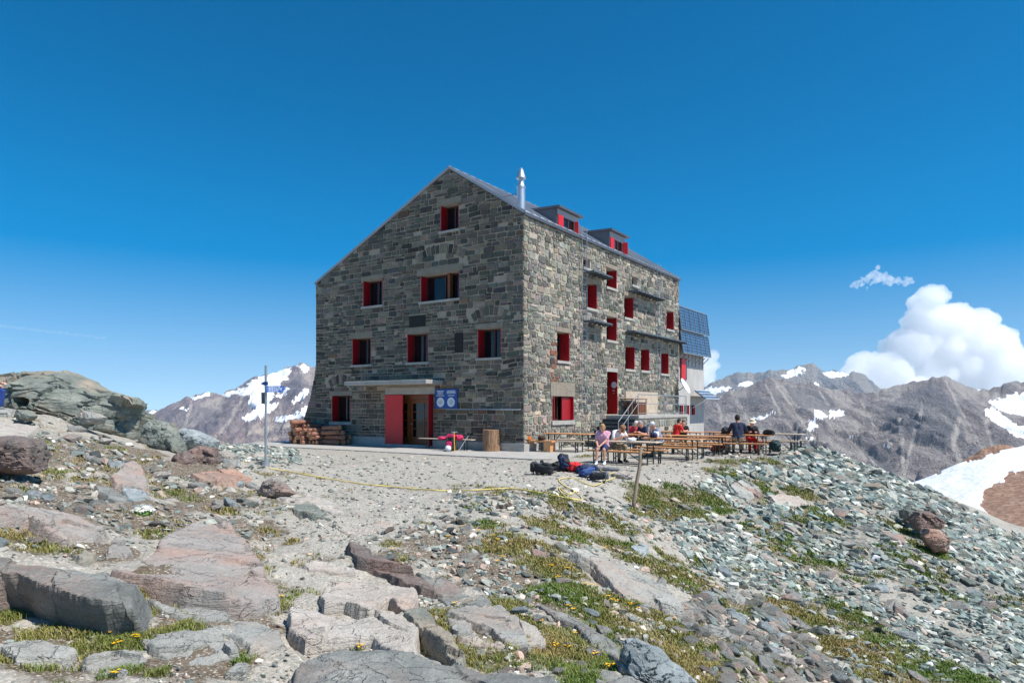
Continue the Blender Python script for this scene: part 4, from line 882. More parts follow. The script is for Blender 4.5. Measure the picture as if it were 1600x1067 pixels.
# --- side wall: door at the head of the steps
y0, y1, z0, z1 = S_DOOR; s = MB()
for p in ([(0, y0, z0), (-.5, y0, z0), (-.5, y0, z1), (0, y0, z1)], [(0, y1, z0), (0, y1, z1), (-.5, y1, z1), (-.5, y1, z0)], [(0, y0, z1), (-.5, y0, z1), (-.5, y1, z1), (0, y1, z1)], [(0, y0, z0), (0, y1, z0), (-.5, y1, z0), (-.5, y0, z0)], [(-.5, y0, z0), (-.5, y1, z0), (-.5, y1, z1), (-.5, y0, z1)]): s.add(p, [(0, 1, 2, 3)])
sd_ = s.build('side_door', M_wood, hut)
s = MB(); s.box((-.46, y1 - .06, z0 + .02), (.08, y1 - .012, z1 - .02), bev=.005); leaf = s.build('door_leaf', M_red, sd_)
s = MB(); s.lathe([(.16, 0), (.16, .006)], (0, 0, 0), 24, 0, Matrix.Translation((-.10, y1 - .066, z0 + (z1 - z0) * .70)) @ Matrix.Rotation(rad(90), 4, 'X')); s.build('door_sign', M_white, sd_)
for k, w_ in ((.57, .07), (.55, .05), (.50, .04)): s = MB(); s.box((-.12 - w_, y1 - .069, z0 + (z1 - z0) * k - .012), (-.12 + w_, y1 - .0605, z0 + (z1 - z0) * k + .012)); s.build('door_lettering', M_white, sd_)
s = MB(); s.box((-.02, S_L[12][0], S_L[12][2] + .002), (.045, S_L[12][1], S_L[12][3])); s.build('lintel', M_conc, sd_)
# plaster patch, service ledges, ladders
s = MB(); s.box((-.01, S_PATCH[0], S_PATCH[2]), (.035, S_PATCH[1], S_PATCH[3])); s.build('plaster_patch', M_plast, hut)
def ledge(l, r, yl, wid=.55, th=.10):
    a, z = sid(l, yl); b, _ = sid(r, yl); s = MB()
    s.box((.05, a, z - th), (.05 + wid, b, z - th + .035)); s.box((.05 + wid - .04, a, z - th - .03), (.05 + wid, b, z - th)); s.box((.05, a, z - th - .03), (.09, b, z - th))
    for k in range(int((b - a) / .6) + 2): yy = a + (b - a) * k / (int((b - a) / .6) + 1); s.box((.05, yy - .02, z - th - .08), (.05 + wid, yy + .02, z - th - .001))
    return s.build('service_ledge', M_dsteel, hut)
ledge(911, 940, 422); ledge(981, 1024, 452); ledge(911, 940, 498.5); ledge(976, 1059, 515)
def ladder(px, y_top, y_bot):
    yb, zt = sid(px, y_top); _, zb = sid(px, y_bot); s = MB(); w_ = .24
    for k in (-w_, w_): s.tube([(.16, yb + k, zb), (.16, yb + k, zt + .2)], .018, 6)
    n = int((zt - zb) / .3)
    for k in range(n + 1): s.tube([(.16, yb - w_, zb + .15 + k * .3), (.16, yb + w_, zb + .15 + k * .3)], .010, 5)
    for k in range(5): zz = zb + .3 + (zt - zb - .6) * k / 4; [s.tube([(0, yb + q, zz), (.16, yb + q, zz)], .014, 5) for q in (-w_, w_)]
    return s.build('ladder', M_galv, hut)
ladder(908.5, 366, 640); ladder(1026, 418, 606)
# --- roof: standing seam zinc
def roof_slope(name, xa, za, xb, zb, seams):
    s = MB(); th = .09; L0, L1 = -.07, LEN + .05
    d = Vector((xb - xa, 0, zb - za)); n = Vector((-d.z, 0, d.x)).normalized(); n = n if n.z > 0 else -n
    vs = [(xa, L0, za), (xb, L0, zb), (xb, L1, zb), (xa, L1, za)]; up = [tuple(Vector(p) + n * th) for p in vs]
    s.add(vs + up, [(3, 2, 1, 0), (4, 5, 6, 7), (0, 1, 5, 4), (1, 2, 6, 5), (2, 3, 7, 6), (3, 0, 4, 7)])
    for k in range(seams + 1):
        y = L0 + .03 + (L1 - L0 - .06) * k / seams; a = Vector((xa, y, za)) + n * (th + .018); b = Vector((xb, y, zb)) + n * (th + .018); s.bar(a, b, .022, .04)
    return s.build(name, M_zinc, hut)
roof = roof_slope('roof', RX, RZ + .02, .06, EZ + .02 - k1 * .06, 30)
roof_slope('roof', RX - .01, RZ + .02, -WID - .03, EL + .02 - k2 * .03, 30)
s = MB(); s.tube([(RX, -.1, RZ + .09), (RX, LEN + .06, RZ + .09)], .055, 8); s.build('ridge_cap', M_zinc, hut)
s = MB(); s.box((.062, -.1, EZ - .10), (.14, LEN + .06, EZ - .02)); s.build('gutter', M_dark_zinc, hut)
# --- dormers
def dormer(pl, pr, ytl, ytr, sw_=.2):
    a, _ = sid(pl, 350, -.1); b, _ = sid(pr, 360, -.1); zt = sid(pl, ytl, -.1)[1]
    xb = -(zt - EZ) / k1 - .12; xf = -.10; dp = .10     # flat top runs back until it meets the slope
    s = MB(); z0 = EZ + .05
    zb = EZ + k1 * .1
    poly = [(xf, zb), (xf, zt - .12), (xb - .1, zt - .02), (xb - .1, zt - .25)]
    for yy in (a, b - .06): s.prism(poly, 'y', yy, yy + .06)
    d = s.build('dormer', M_dark_zinc, hut)  # cheeks in a darker zinc than the front: their shade is put into the colour
    s = MB(); m0, m1 = a + (b - a) * .24, b - (b - a) * .22; wz = zb + .60 * (zt - zb)
    s.box((xf - .05, a + .06, zb), (xf + .03, m0, zt - .12)); s.box((xf - .05, m1, zb), (xf + .03, b - .06, zt - .12)); s.box((xf - .05, m0, wz), (xf + .03, m1, zt - .12)); s.build('dormer_front', M_zinc, d)
    s = MB(); s.prism([(xf + .22, zt - .12), (xf + .22, zt - .02), (xb - .12, zt + .06), (xb - .12, zt - .04)], 'y', a - .10, b + .10); s.build('dormer_roof', M_dark_zinc, d)
    s = MB(); s.box((xf - .04, m0, zb), (xf - .02, m1, wz)); s.build('pane', M_glass, d)
    s = MB(); s.box((xf - .03, m0, zb), (xf + .01, m0 + .06, wz)); s.box((xf - .03, m1 - .06, zb), (xf + .01, m1, wz)); s.box((xf - .03, (m0 + m1) / 2 - .04, zb), (xf + .01, (m0 + m1) / 2 + .04, wz)); s.box((xf - .028, m0 + .05, wz - .05), (xf + .008, m1 - .05, wz - .002)); s.build('dormer_frame', M_frame, d)
    s = MB(); s.box((xf + .035, a + .05, zb + .02), (xf + .08, m0 + .02, wz), bev=.006); s.build('shutter', M_red_lit, d)
    M = Matrix.Translation((xf + .04, m1 + .03, 0)) @ Matrix.Rotation(rad(-74), 4, 'Z'); s = MB(); s.box((0, 0, zb + .02), (.045, (m1 - m0) * sw_, wz), M=M, bev=.006); s.build('shutter', M_red_lit, d)
    return d
dormer(869.5, 904, 321, 332, .16); dormer(951.5, 977, 357, 368, .26)
# --- steel flue with cap and stay rod
s = MB(); fx, fy = -.32, .30; fz = EZ + .15
Mf = Matrix.Translation((fx, fy, 0)); zt = 11.68
s.lathe([(.17, fz - .3), (.17, zt - .78), (.185, zt - .775), (.185, zt - .70), (.17, zt - .695), (.13, zt - .62), (.13, zt - .46)], (fx, fy, 0), 20)
s.lathe([(.10, zt - .46), (.10, zt - .40), (.20, zt - .38), (.20, zt - .35), (.19, zt - .30), (.11, zt - .06), (.11, zt - .02), (.07, zt), (.07, zt + .05), (.02, zt + .07)], (fx, fy, 0), 20)
flue = s.build('chimney', M_steel, hut, smooth='auto')
s = MB(); s.tube([(fx, fy, zt - .95), (fx - 1.45, fy + .2, zt - .93)], .014, 6); s.tube([(fx - 1.45, fy + .2, zt - .93), (fx - 1.75, fy + .22, zt - .87)], .014, 6); s.build('stay_rod', M_dsteel, flue)
# --- annex behind the far end of the side wall
AY0, AY1, AX = LEN + .02, sid(1100, 600, -.25)[0], -.25
AZ = sid(1064, 474, -.25)[1]
s = MB(); s.box((-7, AY0, -.8), (AX, AY1, AZ - .9)); s.add([(-7, AY0, AZ - .9), (AX, AY0, AZ - .9), (AX, AY1, AZ - .9), (-7, AY1, AZ - .9), (-2.5, AY0, AZ + .15), (-2.5, AY1, AZ + .15)], [(1, 2, 5, 4), (3, 0, 4, 5), (0, 1, 4), (2, 3, 5)])
annex = s.build('annex', M_annex, hut)
t = NT('solar_cells'); v = t.coord(kind='UV'); c = t.coord()
bt_ = t.n('ShaderNodeTexBrick'); bt_.offset = 0; bt_.inputs['Scale'].default_value = 1.0; bt_.inputs['Mortar Size'].default_value = .012; bt_.inputs['Brick Width'].default_value = .36; bt_.inputs['Row Height'].default_value = .19
sx = t.n('ShaderNodeSeparateXYZ'); t.l(c, sx.inputs[0]); cb = t.n('ShaderNodeCombineXYZ'); t.l(sx.outputs[1], cb.inputs[0]); t.l(sx.outputs[2], cb.inputs[1]); t.l(cb.outputs[0], bt_.inputs['Vector'])
bt_.inputs['Color1'].default_value = (*lin((58, 82, 108)), 1); bt_.inputs['Color2'].default_value = (*lin((48, 70, 96)), 1); bt_.inputs['Mortar'].default_value = (*lin((128, 146, 164)), 1)
t.color(bt_.outputs[0]); t.rough(.18); M_cell = t.m
def panel_row(zt, zb, xt, xb, y0, y1, n):
    for k in range(1):
        s = MB(); s.add([(xt, y0, zt), (xt, y1, zt), (xb, y1, zb), (xb, y0, zb), (xt - .05, y0, zt - .02), (xt - .05, y1, zt - .02), (xb - .05, y1, zb - .02), (xb - .05, y0, zb - .02)], [(0, 1, 2, 3), (7, 6, 5, 4), (0, 3, 7, 4), (1, 5, 6, 2), (0, 4, 5, 1), (3, 2, 6, 7)])
        p = s.build('solar_panel', M_cell, annex)
        s = MB()
        for q in range(n + 1): yy = y0 + (y1 - y0) * q / n; s.bar((xt + .008, yy, zt), (xb + .008, yy, zb), .05, .03)
        for (xx, zz) in ((xt, zt), (xb, zb)): s.bar((xx + .006, y0, zz), (xx + .006, y1, zz), .05, .05)
        s.build('panel_frame', M_galv, p)
pz = [sid(1066, 479, .0)[1], sid(1067.5, 514.5, .16)[1], sid(1068, 518, .06)[1], sid(1069.5, 551, .26)[1]]
panel_row(pz[0], pz[1], -.02, .16, AY0 + .05, AY1 - .15, 6); panel_row(pz[2], pz[3], .06, .26, AY0 + .12, AY1 - .08, 6)
s = MB()
for q in range(8): yy = AY0 + .3 + (AY1 - AY0 - .6) * q / 7; s.bar((AX, yy, pz[3] - .5), (.18, yy, pz[3] - .08), .05, .05); s.bar((AX + .02, yy, pz[3] - .75), (AX + .02, yy, pz[0] - .1), .05, .05); s.bar((AX, yy, pz[1] - .05), (.10, yy, pz[1] - .05), .04, .04)
s.build('panel_bracket', M_galv, annex)
ya, za = sid(1063.5, 559, -.2); yb_, _ = sid(1068.5, 570, -.2); zb_ = sid(1066, 593, -.2)[1]
s = MB(); s.box((AX - .001, ya + .05, zb_), (AX + .06, yb_ + .55, za)); wn = s.build('window', M_glass, annex)
s = MB(); s.box((AX + .07, ya + .02, zb_), (AX + .12, yb_ + .2, za), bev=.006); s.build('shutter', M_red_lit, wn)
wn = None
sz1 = sid(1080, 633, -.2)[1]; sz0 = sid(1080, 648, -.2)[1]
for px in (1069, 1078, 1087, 1096):
    yy = sid(px, 640, .3)[0]; s = MB(); s.box((AX - .001, yy - .62, sz0), (AX + .02, yy - .08, sz1)); w_ = s.build('window', M_glass, annex)
    s = MB(); s.box((AX + .02, yy - .05, sz0), (AX + .13, yy, sz1), bev=.006); s.build('shutter', M_red_lit, w_)
# small lean-to solar roof on the annex
yl, zl = sid(1084, 609, .0); yr, _ = sid(1101, 612, .0)
s = MB(); zt_ = sid(1083, 609.5, .1)[1]; zb2 = sid(1089, 622, 1.0)[1]
s.add([(.05, yl + .1, zt_), (.05, AY1 + .1, zt_), (.75, AY1 + .1, zb2), (.75, yl + .1, zb2), (.02, yl + .1, zt_ - .06), (.02, AY1 + .1, zt_ - .06), (.72, AY1 + .1, zb2 - .06), (.72, yl + .1, zb2 - .06)], [(0, 1, 2, 3), (7, 6, 5, 4), (0, 3, 7, 4), (1, 5, 6, 2), (0, 4, 5, 1), (3, 2, 6, 7)])
lt = s.build('small_solar_panel', M_cell, annex)
s = MB()
for f_ in (0, .33, .66, 1): s.bar((.05 + f_ * .7, yl + .1, zt_ + (zb2 - zt_) * f_ + .01), (.05 + f_ * .7, AY1 + .1, zt_ + (zb2 - zt_) * f_ + .01), .10, .04)
s.bar((AX, yl + .5, zb2 - .6), (.66, yl + .5, zb2 - .08), .05, .05); s.bar((AX, AY1 - .3, zb2 - .6), (.66, AY1 - .3, zb2 - .08), .05, .05)
s.build('panel_frame', M_white, lt)
# satellite dish
yd, zd = sid(1070, 604, .5); Md = Matrix.Translation((.45, yd, zd)) @ Matrix.Rotation(rad(62), 4, 'Y') @ Matrix.Rotation(rad(0), 4, 'Z') @ Matrix.Diagonal((1.0, .8, 1, 1))
s = MB(); s.lathe([(.02, 0), (.2, .015), (.38, .06), (.52, .13), (.53, .12), (.38, .045), (.2, .0), (.02, -.015)], (0, 0, 0), 28, 0, Md); dish = s.build('satellite_dish', M_white, annex, smooth='auto')
s = MB(); s.tube([(AX, yd, zd - .2), (.2, yd, zd - .2), (.42, yd, zd - .02)], .03, 8); s.build('dish_arm', M_dsteel, dish)
# --- landing, steps and railing
SY0 = S_DOOR[0] - .15; SY1 = S_PATCH[1] + .1; SW = 1.75; SZ_ = DOORZ - .04
s = MB(); s.box((.04, SY0, -.3), (SW, SY1, SZ_ - .16)); 
for i in range(len(s.c)): s.c[i] = (1, 1, 1)
stonework(s, rg, SY0, SY1, .0, SZ_ - .18, [], lambda y, z, d: (SW + d, y, z), PAL_S, .2, .4, .3, .7, .026, (), .97, .2, .04)
steps = s.build('landing', [M_mort_s, M_stone], hut, colors=True, fix=False)
s = MB(); s.box((.04, SY0 - .04, SZ_ - .158), (SW + .06, SY1 + .04, SZ_), bev=.012); s.build('landing_slab', M_conc, steps)
nst = 7; s = MB()
for k in range(nst):
    zt = SZ_ * (1 - (k + 1) / (nst + 1)); ys = SY0 - .02 - .30 * (k + 1); s.box((.04, ys, -.3), (SW - .02, ys + .298, zt - .052)); s.box((.03, ys - .03, zt - .05), (SW, ys + .30, zt), bev=.008)
s.build('step', M_bstone, steps)
s = MB(); rx = SW - .04; hh = 1.02
for yy in (SY0 + .1, (SY0 + SY1) / 2 + .1, SY1 - .05): s.tube([(rx, yy, SZ_), (rx, yy, SZ_ + hh)], .024, 8)
for q in (hh, hh * .55, .1): s.tube([(rx, SY0 + .1, SZ_ + q), (rx, SY1 - .05, SZ_ + q)], .022 if q == hh else .014, 8)
for q in (hh, hh * .55): s.tube([(rx, SY1 - .05, SZ_ + q), (.1, SY1 - .05, SZ_ + q)], .02, 8)
yb = SY0 - .30 * nst; zb = SZ_ / (nst + 1)
s.tube([(rx, SY0 + .1, SZ_ + hh), (rx, yb, zb + hh - .05)], .022, 8); s.tube([(rx, SY0 + .1, SZ_ + hh * .55), (rx, yb, zb + hh * .5)], .016, 8); s.tube([(rx, yb, zb - .1), (rx, yb, zb + hh - .05)], .024, 8); s.tube([(rx, (yb + SY0) / 2, SZ_ / 2), (rx, (yb + SY0) / 2, SZ_ / 2 + hh)], .02, 8)
s.build('railing', M_galv, steps)
# concrete apron along the gable and round the corner
s = MB(); s.prism([(-15.4, -1.2), (-14.8, -3.2), (-9, -3.25), (0, -3.2), (2.4, -3.1), (2.9, -2.6), (2.9, .0), (1.9, 4.4), (0, 4.4), (0, .02), (-WID - 1.4, .02), (-15.4, .02)], 'z', -.30, .0)
ap = s.build('pavement', M_conc); ap.location = HC; ap.rotation_euler = (0, 0, HA); tag(ap, kind='structure')
# ------------------------------------------------------------------ rocks, scree, grass, flowers
def rock_mat(name, a, b, c, tint=None, tintamt=0.0, layer=1.0, spots=(200, 196, 184)):
    t = NT(name); v = t.coord(); oi = t.n('ShaderNodeObjectInfo')
    off = t.n('ShaderNodeVectorMath', operation='ADD'); t.l(v, off.inputs[0]); cmb = t.n('ShaderNodeCombineXYZ')
    for k in range(3): t.l(t.math('MULTIPLY', oi.outputs['Random'], 37.0 + 11 * k), cmb.inputs[k])
    t.l(cmb.outputs[0], off.inputs[1]); v = off.outputs[0]
    n1 = t.noise(v, 1.6, 7, 0.62, 0.4); n2 = t.noise(v, 11, 7, 0.68); n3 = t.noise(v, 55, 4, 0.7)
    mp = t.n('ShaderNodeMapping'); mp.inputs['Scale'].default_value = (1.2, 1.2, 9); mp.inputs['Rotation'].default_value = (0.25, 0.15, 0); t.l(v, mp.inputs[0]); st = t.noise(mp.outputs[0], 2.4, 6, 0.65, 0.5)
    col = t.ramp(n1, [(0.28, lin(a)), (0.5, lin(b)), (0.72, lin(c))])
    col = t.mix(t.math('MULTIPLY', t.math('SUBTRACT', st, 0.5), 2.2), col, lin(tuple(x * 0.72 for x in b)))
    if tint: col = t.mix(t.math('MULTIPLY', t.math('SUBTRACT', t.noise(v, 0.9, 5, 0.6), 0.5 - tintamt * 0.3), 4.0), col, lin(tint))
    col = t.mix(t.math('MULTIPLY', t.math('SUBTRACT', n2, 0.58), 4.0), col, lin(spots))
    col = t.mix(t.math('MULTIPLY', t.math('SUBTRACT', n3, 0.54), 3.4), col, lin(tuple(x * 0.55 for x in a)))
    cn = t.noise(v, 2.1, 5, 0.55, 0.6); ck = t.n('ShaderNodeMapRange'); ck.inputs['From Min'].default_value = 0.0; ck.inputs['From Max'].default_value = 0.014; ck.inputs['To Min'].default_value = 1.0; ck.inputs['To Max'].default_value = 0.0
    t.l(t.math('ABSOLUTE', t.math('SUBTRACT', cn, 0.5)), ck.inputs['Value']); ckm = t.math('MULTIPLY', ck.outputs[0], t.math('GREATER_THAN', n1, 0.47))
    col = t.mix(t.math('MULTIPLY', ckm, 0.12), col, lin(tuple(x * 0.5 for x in a)))
    t.color(col); t.rough(0.88)
    h = t.math('ADD', t.math('MULTIPLY', n2, 0.5), t.math('ADD', t.math('MULTIPLY', st, 0.55 * layer), t.math('MULTIPLY', n3, 0.16)))
    h = t.math('MULTIPLY_ADD', ckm, -0.22, h)
    t.bump(h, 1.0, 0.07); return t.m
RM = {
 'green': rock_mat('grey_green_schist', (102, 110, 102), (132, 138, 128), (160, 162, 150), (176, 158, 136), 0.1),
 'grey': rock_mat('pale_grey_gneiss', (138, 138, 132), (166, 166, 158), (188, 186, 176), (186, 162, 144), 0.0),
 'pink': rock_mat('pink_grey_gneiss', (144, 142, 136), (166, 160, 152), (184, 174, 164), (184, 148, 130), 0.13),
 'pale': rock_mat('pale_pink_slab', (172, 166, 156), (192, 184, 172), (206, 198, 188), (196, 172, 156), 0.0),
 'dark': rock_mat('dark_grey_schist', (108, 110, 106), (138, 140, 134), (166, 166, 158), (158, 126, 112), -0.02),
 'brown': rock_mat('red_brown_rock', (116, 90, 80), (146, 116, 104), (170, 142, 128), (120, 112, 106), 0.4),
 'orange': rock_mat('rusty_orange_rock', (160, 122, 102), (188, 148, 126), (202, 170, 150), (140, 128, 118), 0.2),
 'blue': rock_mat('blue_white_quartz_rock', (134, 146, 146), (170, 178, 178), (208, 210, 206), (118, 130, 130), 0.1)}
def cells(p, nrm, r, n, amp, tilt, anis=(1, 1, 1)):
    """break a surface into tilted plates: each vertex follows the plane of its nearest seed"""
    an = np.array(anis); lo, hi = p.min(0), p.max(0); s = lo + (hi - lo) * r.random((n, 3)); tl = r.normal(0, tilt, (n, 3)); off = r.normal(0, amp, n)
    d = (((p[:, None] - s[None]) * an) ** 2).sum(-1); k = d.argmin(1)
    return p + nrm * (off[k] + ((p - s[k]) * tl[k]).sum(-1))[:, None]
def vnormals(v, f):
    n = np.zeros_like(v); a = v[f[:, 1]] - v[f[:, 0]]; b = v[f[:, 2]] - v[f[:, 0]]; c = np.cross(a, b)
    for k in range(f.shape[1]): np.add.at(n, f[:, k], c)
    return n / (np.linalg.norm(n, axis=1, keepdims=True) + 1e-9)
def resample(poly, n):
    p = np.array(poly, float); q = np.roll(p, -1, 0); L = np.linalg.norm(q - p, axis=1); c = np.r_[0, np.cumsum(L)]
    t = np.linspace(0, c[-1], n, endpoint=False); i = np.searchsorted(c, t, 'right') - 1; u = (t - c[i]) / L[i]
    return p[i] + (q[i] - p[i]) * u[:, None]
rr = np.random.default_rng(77)
def finish_rock(name, v, f, mat, smooth_angle=38):
    c = np.array([v[:, 0].mean(), v[:, 1].mean(), v[:, 2].min()]); o = np_mesh(name, v - c, f, RM[mat], True); o.location = c
    o.data.set_sharp_from_angle(angle=rad(smooth_angle)); return o
SLABPX = []
def seg_dist(px, py, poly):
    poly = np.asarray(poly, float); q = np.roll(poly, -1, 0); d = np.full(px.shape, 1e9)
    for (ax, ay), (bx, by) in zip(poly, q):
        vx, vy = bx - ax, by - ay; t_ = np.clip(((px - ax) * vx + (py - ay) * vy) / (vx * vx + vy * vy + 1e-12), 0, 1)
        d = np.minimum(d, (px - ax - t_ * vx) ** 2 + (py - ay - t_ * vy) ** 2)
    d = np.sqrt(d); return np.where(in_poly(px, py, poly), d, -d)
def slab(poly, lift, mat, label, name='rock_slab', cat='rock', n=84, rough=1.0, under=0.25, over=0.0, keep_lift=.5):
    """a rock whose top face has this outline in the photo; it stands `lift` above the ground round it"""
    lift = lift * (keep_lift if over == 0 else .92)
    h = hit([p[0] for p in poly], [p[1] for p in poly], lift); h = h[~np.isnan(h[:, 0])]
    SLABPX.append(np.array(poly))
    A = np.c_[h[:, :2], np.ones(len(h))]; co, *_ = np.linalg.lstsq(A, h[:, 2], rcond=None)
    xy = h[:, :2]; lo, hi = xy.min(0) - .22, xy.max(0) + .22; R0 = sqrt(max((hi - lo).prod(), .05)) * .5
    st = max(min((hi - lo).max() / 150, .03), .009); gx = np.arange(lo[0], hi[0] + st, st); gy = np.arange(lo[1], hi[1] + st, st)
    X, Y = np.meshgrid(gx, gy); seed = rr.uniform(0, 90)
    q = V2(X, Y, seed); d = seg_dist(X, Y, xy) + 0.022 * rough * min(R0, 1) * fbm(q * 2.6, 4) + 0.010 * (np.abs(fbm(q * 5, 3)) - .2) + 0.004 * fbm(q * 17, 2)
    # plates: the top breaks into a few gently tilted, stepped sheets
    sx = rr.uniform(lo, hi, (9, 2)); k = ((X[..., None] - sx[:, 0] + .15 * fbm(q * 2, 3)[..., None]) ** 2 + (Y[..., None] - sx[:, 1]) ** 2).argmin(-1)
    off = rr.normal(0, .010 + .012 * min(R0, 1), 9); tl = rr.normal(0, .04, (9, 2))
    top = X * co[0] + Y * co[1] + co[2] + off[k] + (X - sx[k, 0]) * tl[k, 0] + (Y - sx[k, 1]) * tl[k, 1]
    top = top + .030 * min(R0, 1) * fbm(q * (1.6 / max(R0, .3)), 4) + .009 * fbm(q * np.array([5, 16, 1]), 4) + .008 * (ridged(q * 3.5, 4) - .8) + .005 * fbm(q * 30, 3)
    bev = .008 + .022 * np.clip(.5 + fbm(q * 3.1 + 7, 3), 0, 1)
    edge = np.where(d > bev, 0, (bev - np.clip(d, 0, None)) ** 2 / bev * .55)
    wall = np.clip(-d, 0, None) * (6.0 if over or keep_lift > .6 else 2.6); stp = .035 + .03 * fbm(q * 2, 2); wall = np.where(wall > 0, wall + stp * .6 * np.sin(wall / stp * 2.1), 0)
    Z = top - edge - wall
    g = H(X, Y); keep = Z > g - under
    Y = Y + over * np.clip(top - .03 - Z, 0, 1.2)
    f = grid_faces(*X.shape); f = f[keep.ravel()[f].all(1)]
    u, inv = np.unique(f, return_inverse=True); v = np.stack([X, Y, Z], -1).reshape(-1, 3)[u]
    o = finish_rock(name, v, inv.reshape(-1, 4), mat, 50); return tag(o, label, cat)
def upright(poly, D, T, mat, label, name='boulder', cat='boulder', n=110, nr_=30, cellsn=60, amp=0.05, tilt=0.28, lean=0.25, rough=1.0, pw=2.6):
    """a boulder whose outline in the photo stands upright at distance D; T is half its thickness"""
    SLABPX.append(np.array(poly)); p = resample(poly, n); c = p.mean(0); W3 = lambda q, d: np.stack([(q[:, 0] - CX) / F * d, np.full(len(q), 1.0) * d, CZ + (HY - q[:, 1]) / F * d], -1)
    V = []
    ss = np.sin(np.linspace(0.04, pi / 2, nr_))
    ymid = c[1]
    for s in ss:
        q = c + (p - c) * s; d = D - T * (1 - s ** pw) ** 0.6; w = W3(q, D); up = (w[:, 2] - w[:, 2].min()) * lean; dd = d + up * (1 - s ** 4); w = w * (dd / D)[:, None]; w[:, 2] += CZ * (1 - dd / D); V.append(w)
    for s in ss[::-1][1:]:
        q = c + (p - c) * s; w = W3(q, D); w[:, 1] = D + T * (1 - s ** pw) ** 0.6; V.append(w)
    v = np.concatenate(V); m = len(V); i = np.arange(m - 1)[:, None] * n + np.arange(n)[None]; j = np.arange(m - 1)[:, None] * n + (np.arange(n)[None] + 1) % n
    q = np.stack([i, i + n, j + n, j], -1).reshape(-1, 4); tri = np.r_[q[:, [0, 1, 2]], q[:, [0, 2, 3]]]
    k0 = len(v); v = np.r_[v, [v[:n].mean(0)], [v[-n:].mean(0)]]; a = np.arange(n); b = (a + 1) % n
    tri = np.r_[tri, np.c_[a, b, np.full(n, k0)][:, ::-1] * 1, np.c_[a + k0 - n, b + k0 - n, np.full(n, k0 + 1)]]
    nn = vnormals(v, tri); cen = v.mean(0)
    if ((v - cen) * nn).sum() < 0: tri = tri[:, ::-1]; nn = -nn
    S = np.ptp(v[:, 2]) ; sd_ = rr.uniform(0, 80)
    w_ = v + .10 * S * np.stack([fbm(v * (1.6 / S) + sd_ + 3 * k, 3) for k in range(3)], -1)
    dsp = cells(w_, nn, rr, cellsn // 2, amp * 0.6 * S, tilt * 0.62, (1, 1, 1.5)) - w_; sw = np.clip(np.abs(nn[:, 1]) * 1.3 - .1, 0, 1)[:, None]; v = v + dsp * sw; v = v + (cells(w_, nn, rr, cellsn * 4, amp * 0.13 * S, tilt * 0.30, (1, 1, 2.2)) - w_) * (.3 + .7 * sw)
    crv = np.abs(fbm(np.c_[v[:, :2] * 0.8 + v[:, 2:] * .5, v[:, 2:] * 1.7] * (2.0 / S) + sd_, 3)); v = v - nn * (.045 * S * smooth(.05, .0, crv))[:, None]
    nn = vnormals(v, tri)
    v = v + nn * (0.03 * S * rough * fbm(v * (2.2 / S) + sd_, 5))[:, None] + nn * (0.012 * S * rough * fbm(np.c_[v[:, :2] * 1.5, v[:, 2:] * 7] / S * 2 + sd_, 4))[:, None]
    o = finish_rock(name, v, tri, mat, 32); return tag(o, label, cat)

upright([(-150, 606), (-70, 588), (0, 585), (35, 581), (70, 581), (92, 583), (130, 593), (165, 608), (195, 618), (215, 622), (229, 631), (228, 646), (223, 662), (212, 692), (190, 692), (160, 680), (130, 672), (100, 664), (70, 655), (40, 648), (0, 644), (-150, 650)], 20.5, 1.5, 'green', 'huge grey-green cracked boulder on the left skyline, tallest rock of all', n=300, nr_=90, cellsn=60, amp=0.05, tilt=0.42, lean=0.20)
upright([(222, 664), (238, 656), (262, 660), (272, 672), (284, 695), (286, 712), (262, 722), (238, 716), (218, 700)], 19.0, 0.7, 'green', 'smooth grey-green boulder wedged against the right end of the huge one')
upright([(262, 724), (272, 710), (286, 704), (300, 714), (304, 736), (290, 746), (268, 742)], 15.6, 0.45, 'brown', 'dark pointed red-brown boulder beside the square brown block', pw=4)
upright([(288, 706), (310, 696), (334, 700), (339, 722), (332, 736), (300, 738), (290, 724)], 16.4, 0.45, 'brown', 'square dark brown block above the long pink slab', pw=7)
upright([(332, 708), (350, 703), (371, 712), (369, 722), (345, 728), (334, 724)], 17.4, 0.4, 'grey', 'grey wedge-shaped boulder right of the square brown block')
upright([(268, 676), (284, 669), (304, 672), (322, 680), (340, 690), (336, 704), (290, 706), (272, 696)], 20.5, 0.6, 'blue', 'pale bluish rock heap on the crest behind the brown block')
upright([(-50, 690), (-10, 682), (25, 681), (45, 686), (53, 696), (55, 738), (30, 744), (-50, 738)], 10.6, 0.5, 'brown', 'brown and grey squared block cut by the left picture edge', lean=0.1, pw=7)
upright([(403, 770), (410, 752), (424, 746), (444, 755), (462, 771), (440, 780), (410, 780)], 13.6, 0.3, 'dark', 'dark grey hump-backed rock in front of the signpost foot')
upright([(966, 1040), (975, 1007), (995, 999), (1034, 1016), (1048, 1032), (1076, 1052), (1090, 1067), (1090, 1100), (968, 1100)], 5.3, 0.25, 'blue', 'white and blue-grey angular boulder at the bottom edge among grass', n=140, nr_=44)
upright([(1126, 936), (1133, 922), (1146, 917), (1163, 934), (1177, 951), (1168, 962), (1136, 958)], 10.6, 0.25, 'grey', 'grey angular boulder lying lowest on the stony slope below the long slab')
upright([(1087, 1000), (1094, 984), (1110, 976), (1136, 982), (1146, 996), (1138, 1016), (1100, 1016)], 8.0, 0.22, 'grey', 'rounded grey-brown boulder among pale rubble at the lower right')
upright([(1160, 768), (1168, 762), (1190, 766), (1191, 786), (1172, 788), (1160, 782)], 19.8, 0.3, 'pink', 'blocky pale stone at the lower end of a flat slab below the terrace')
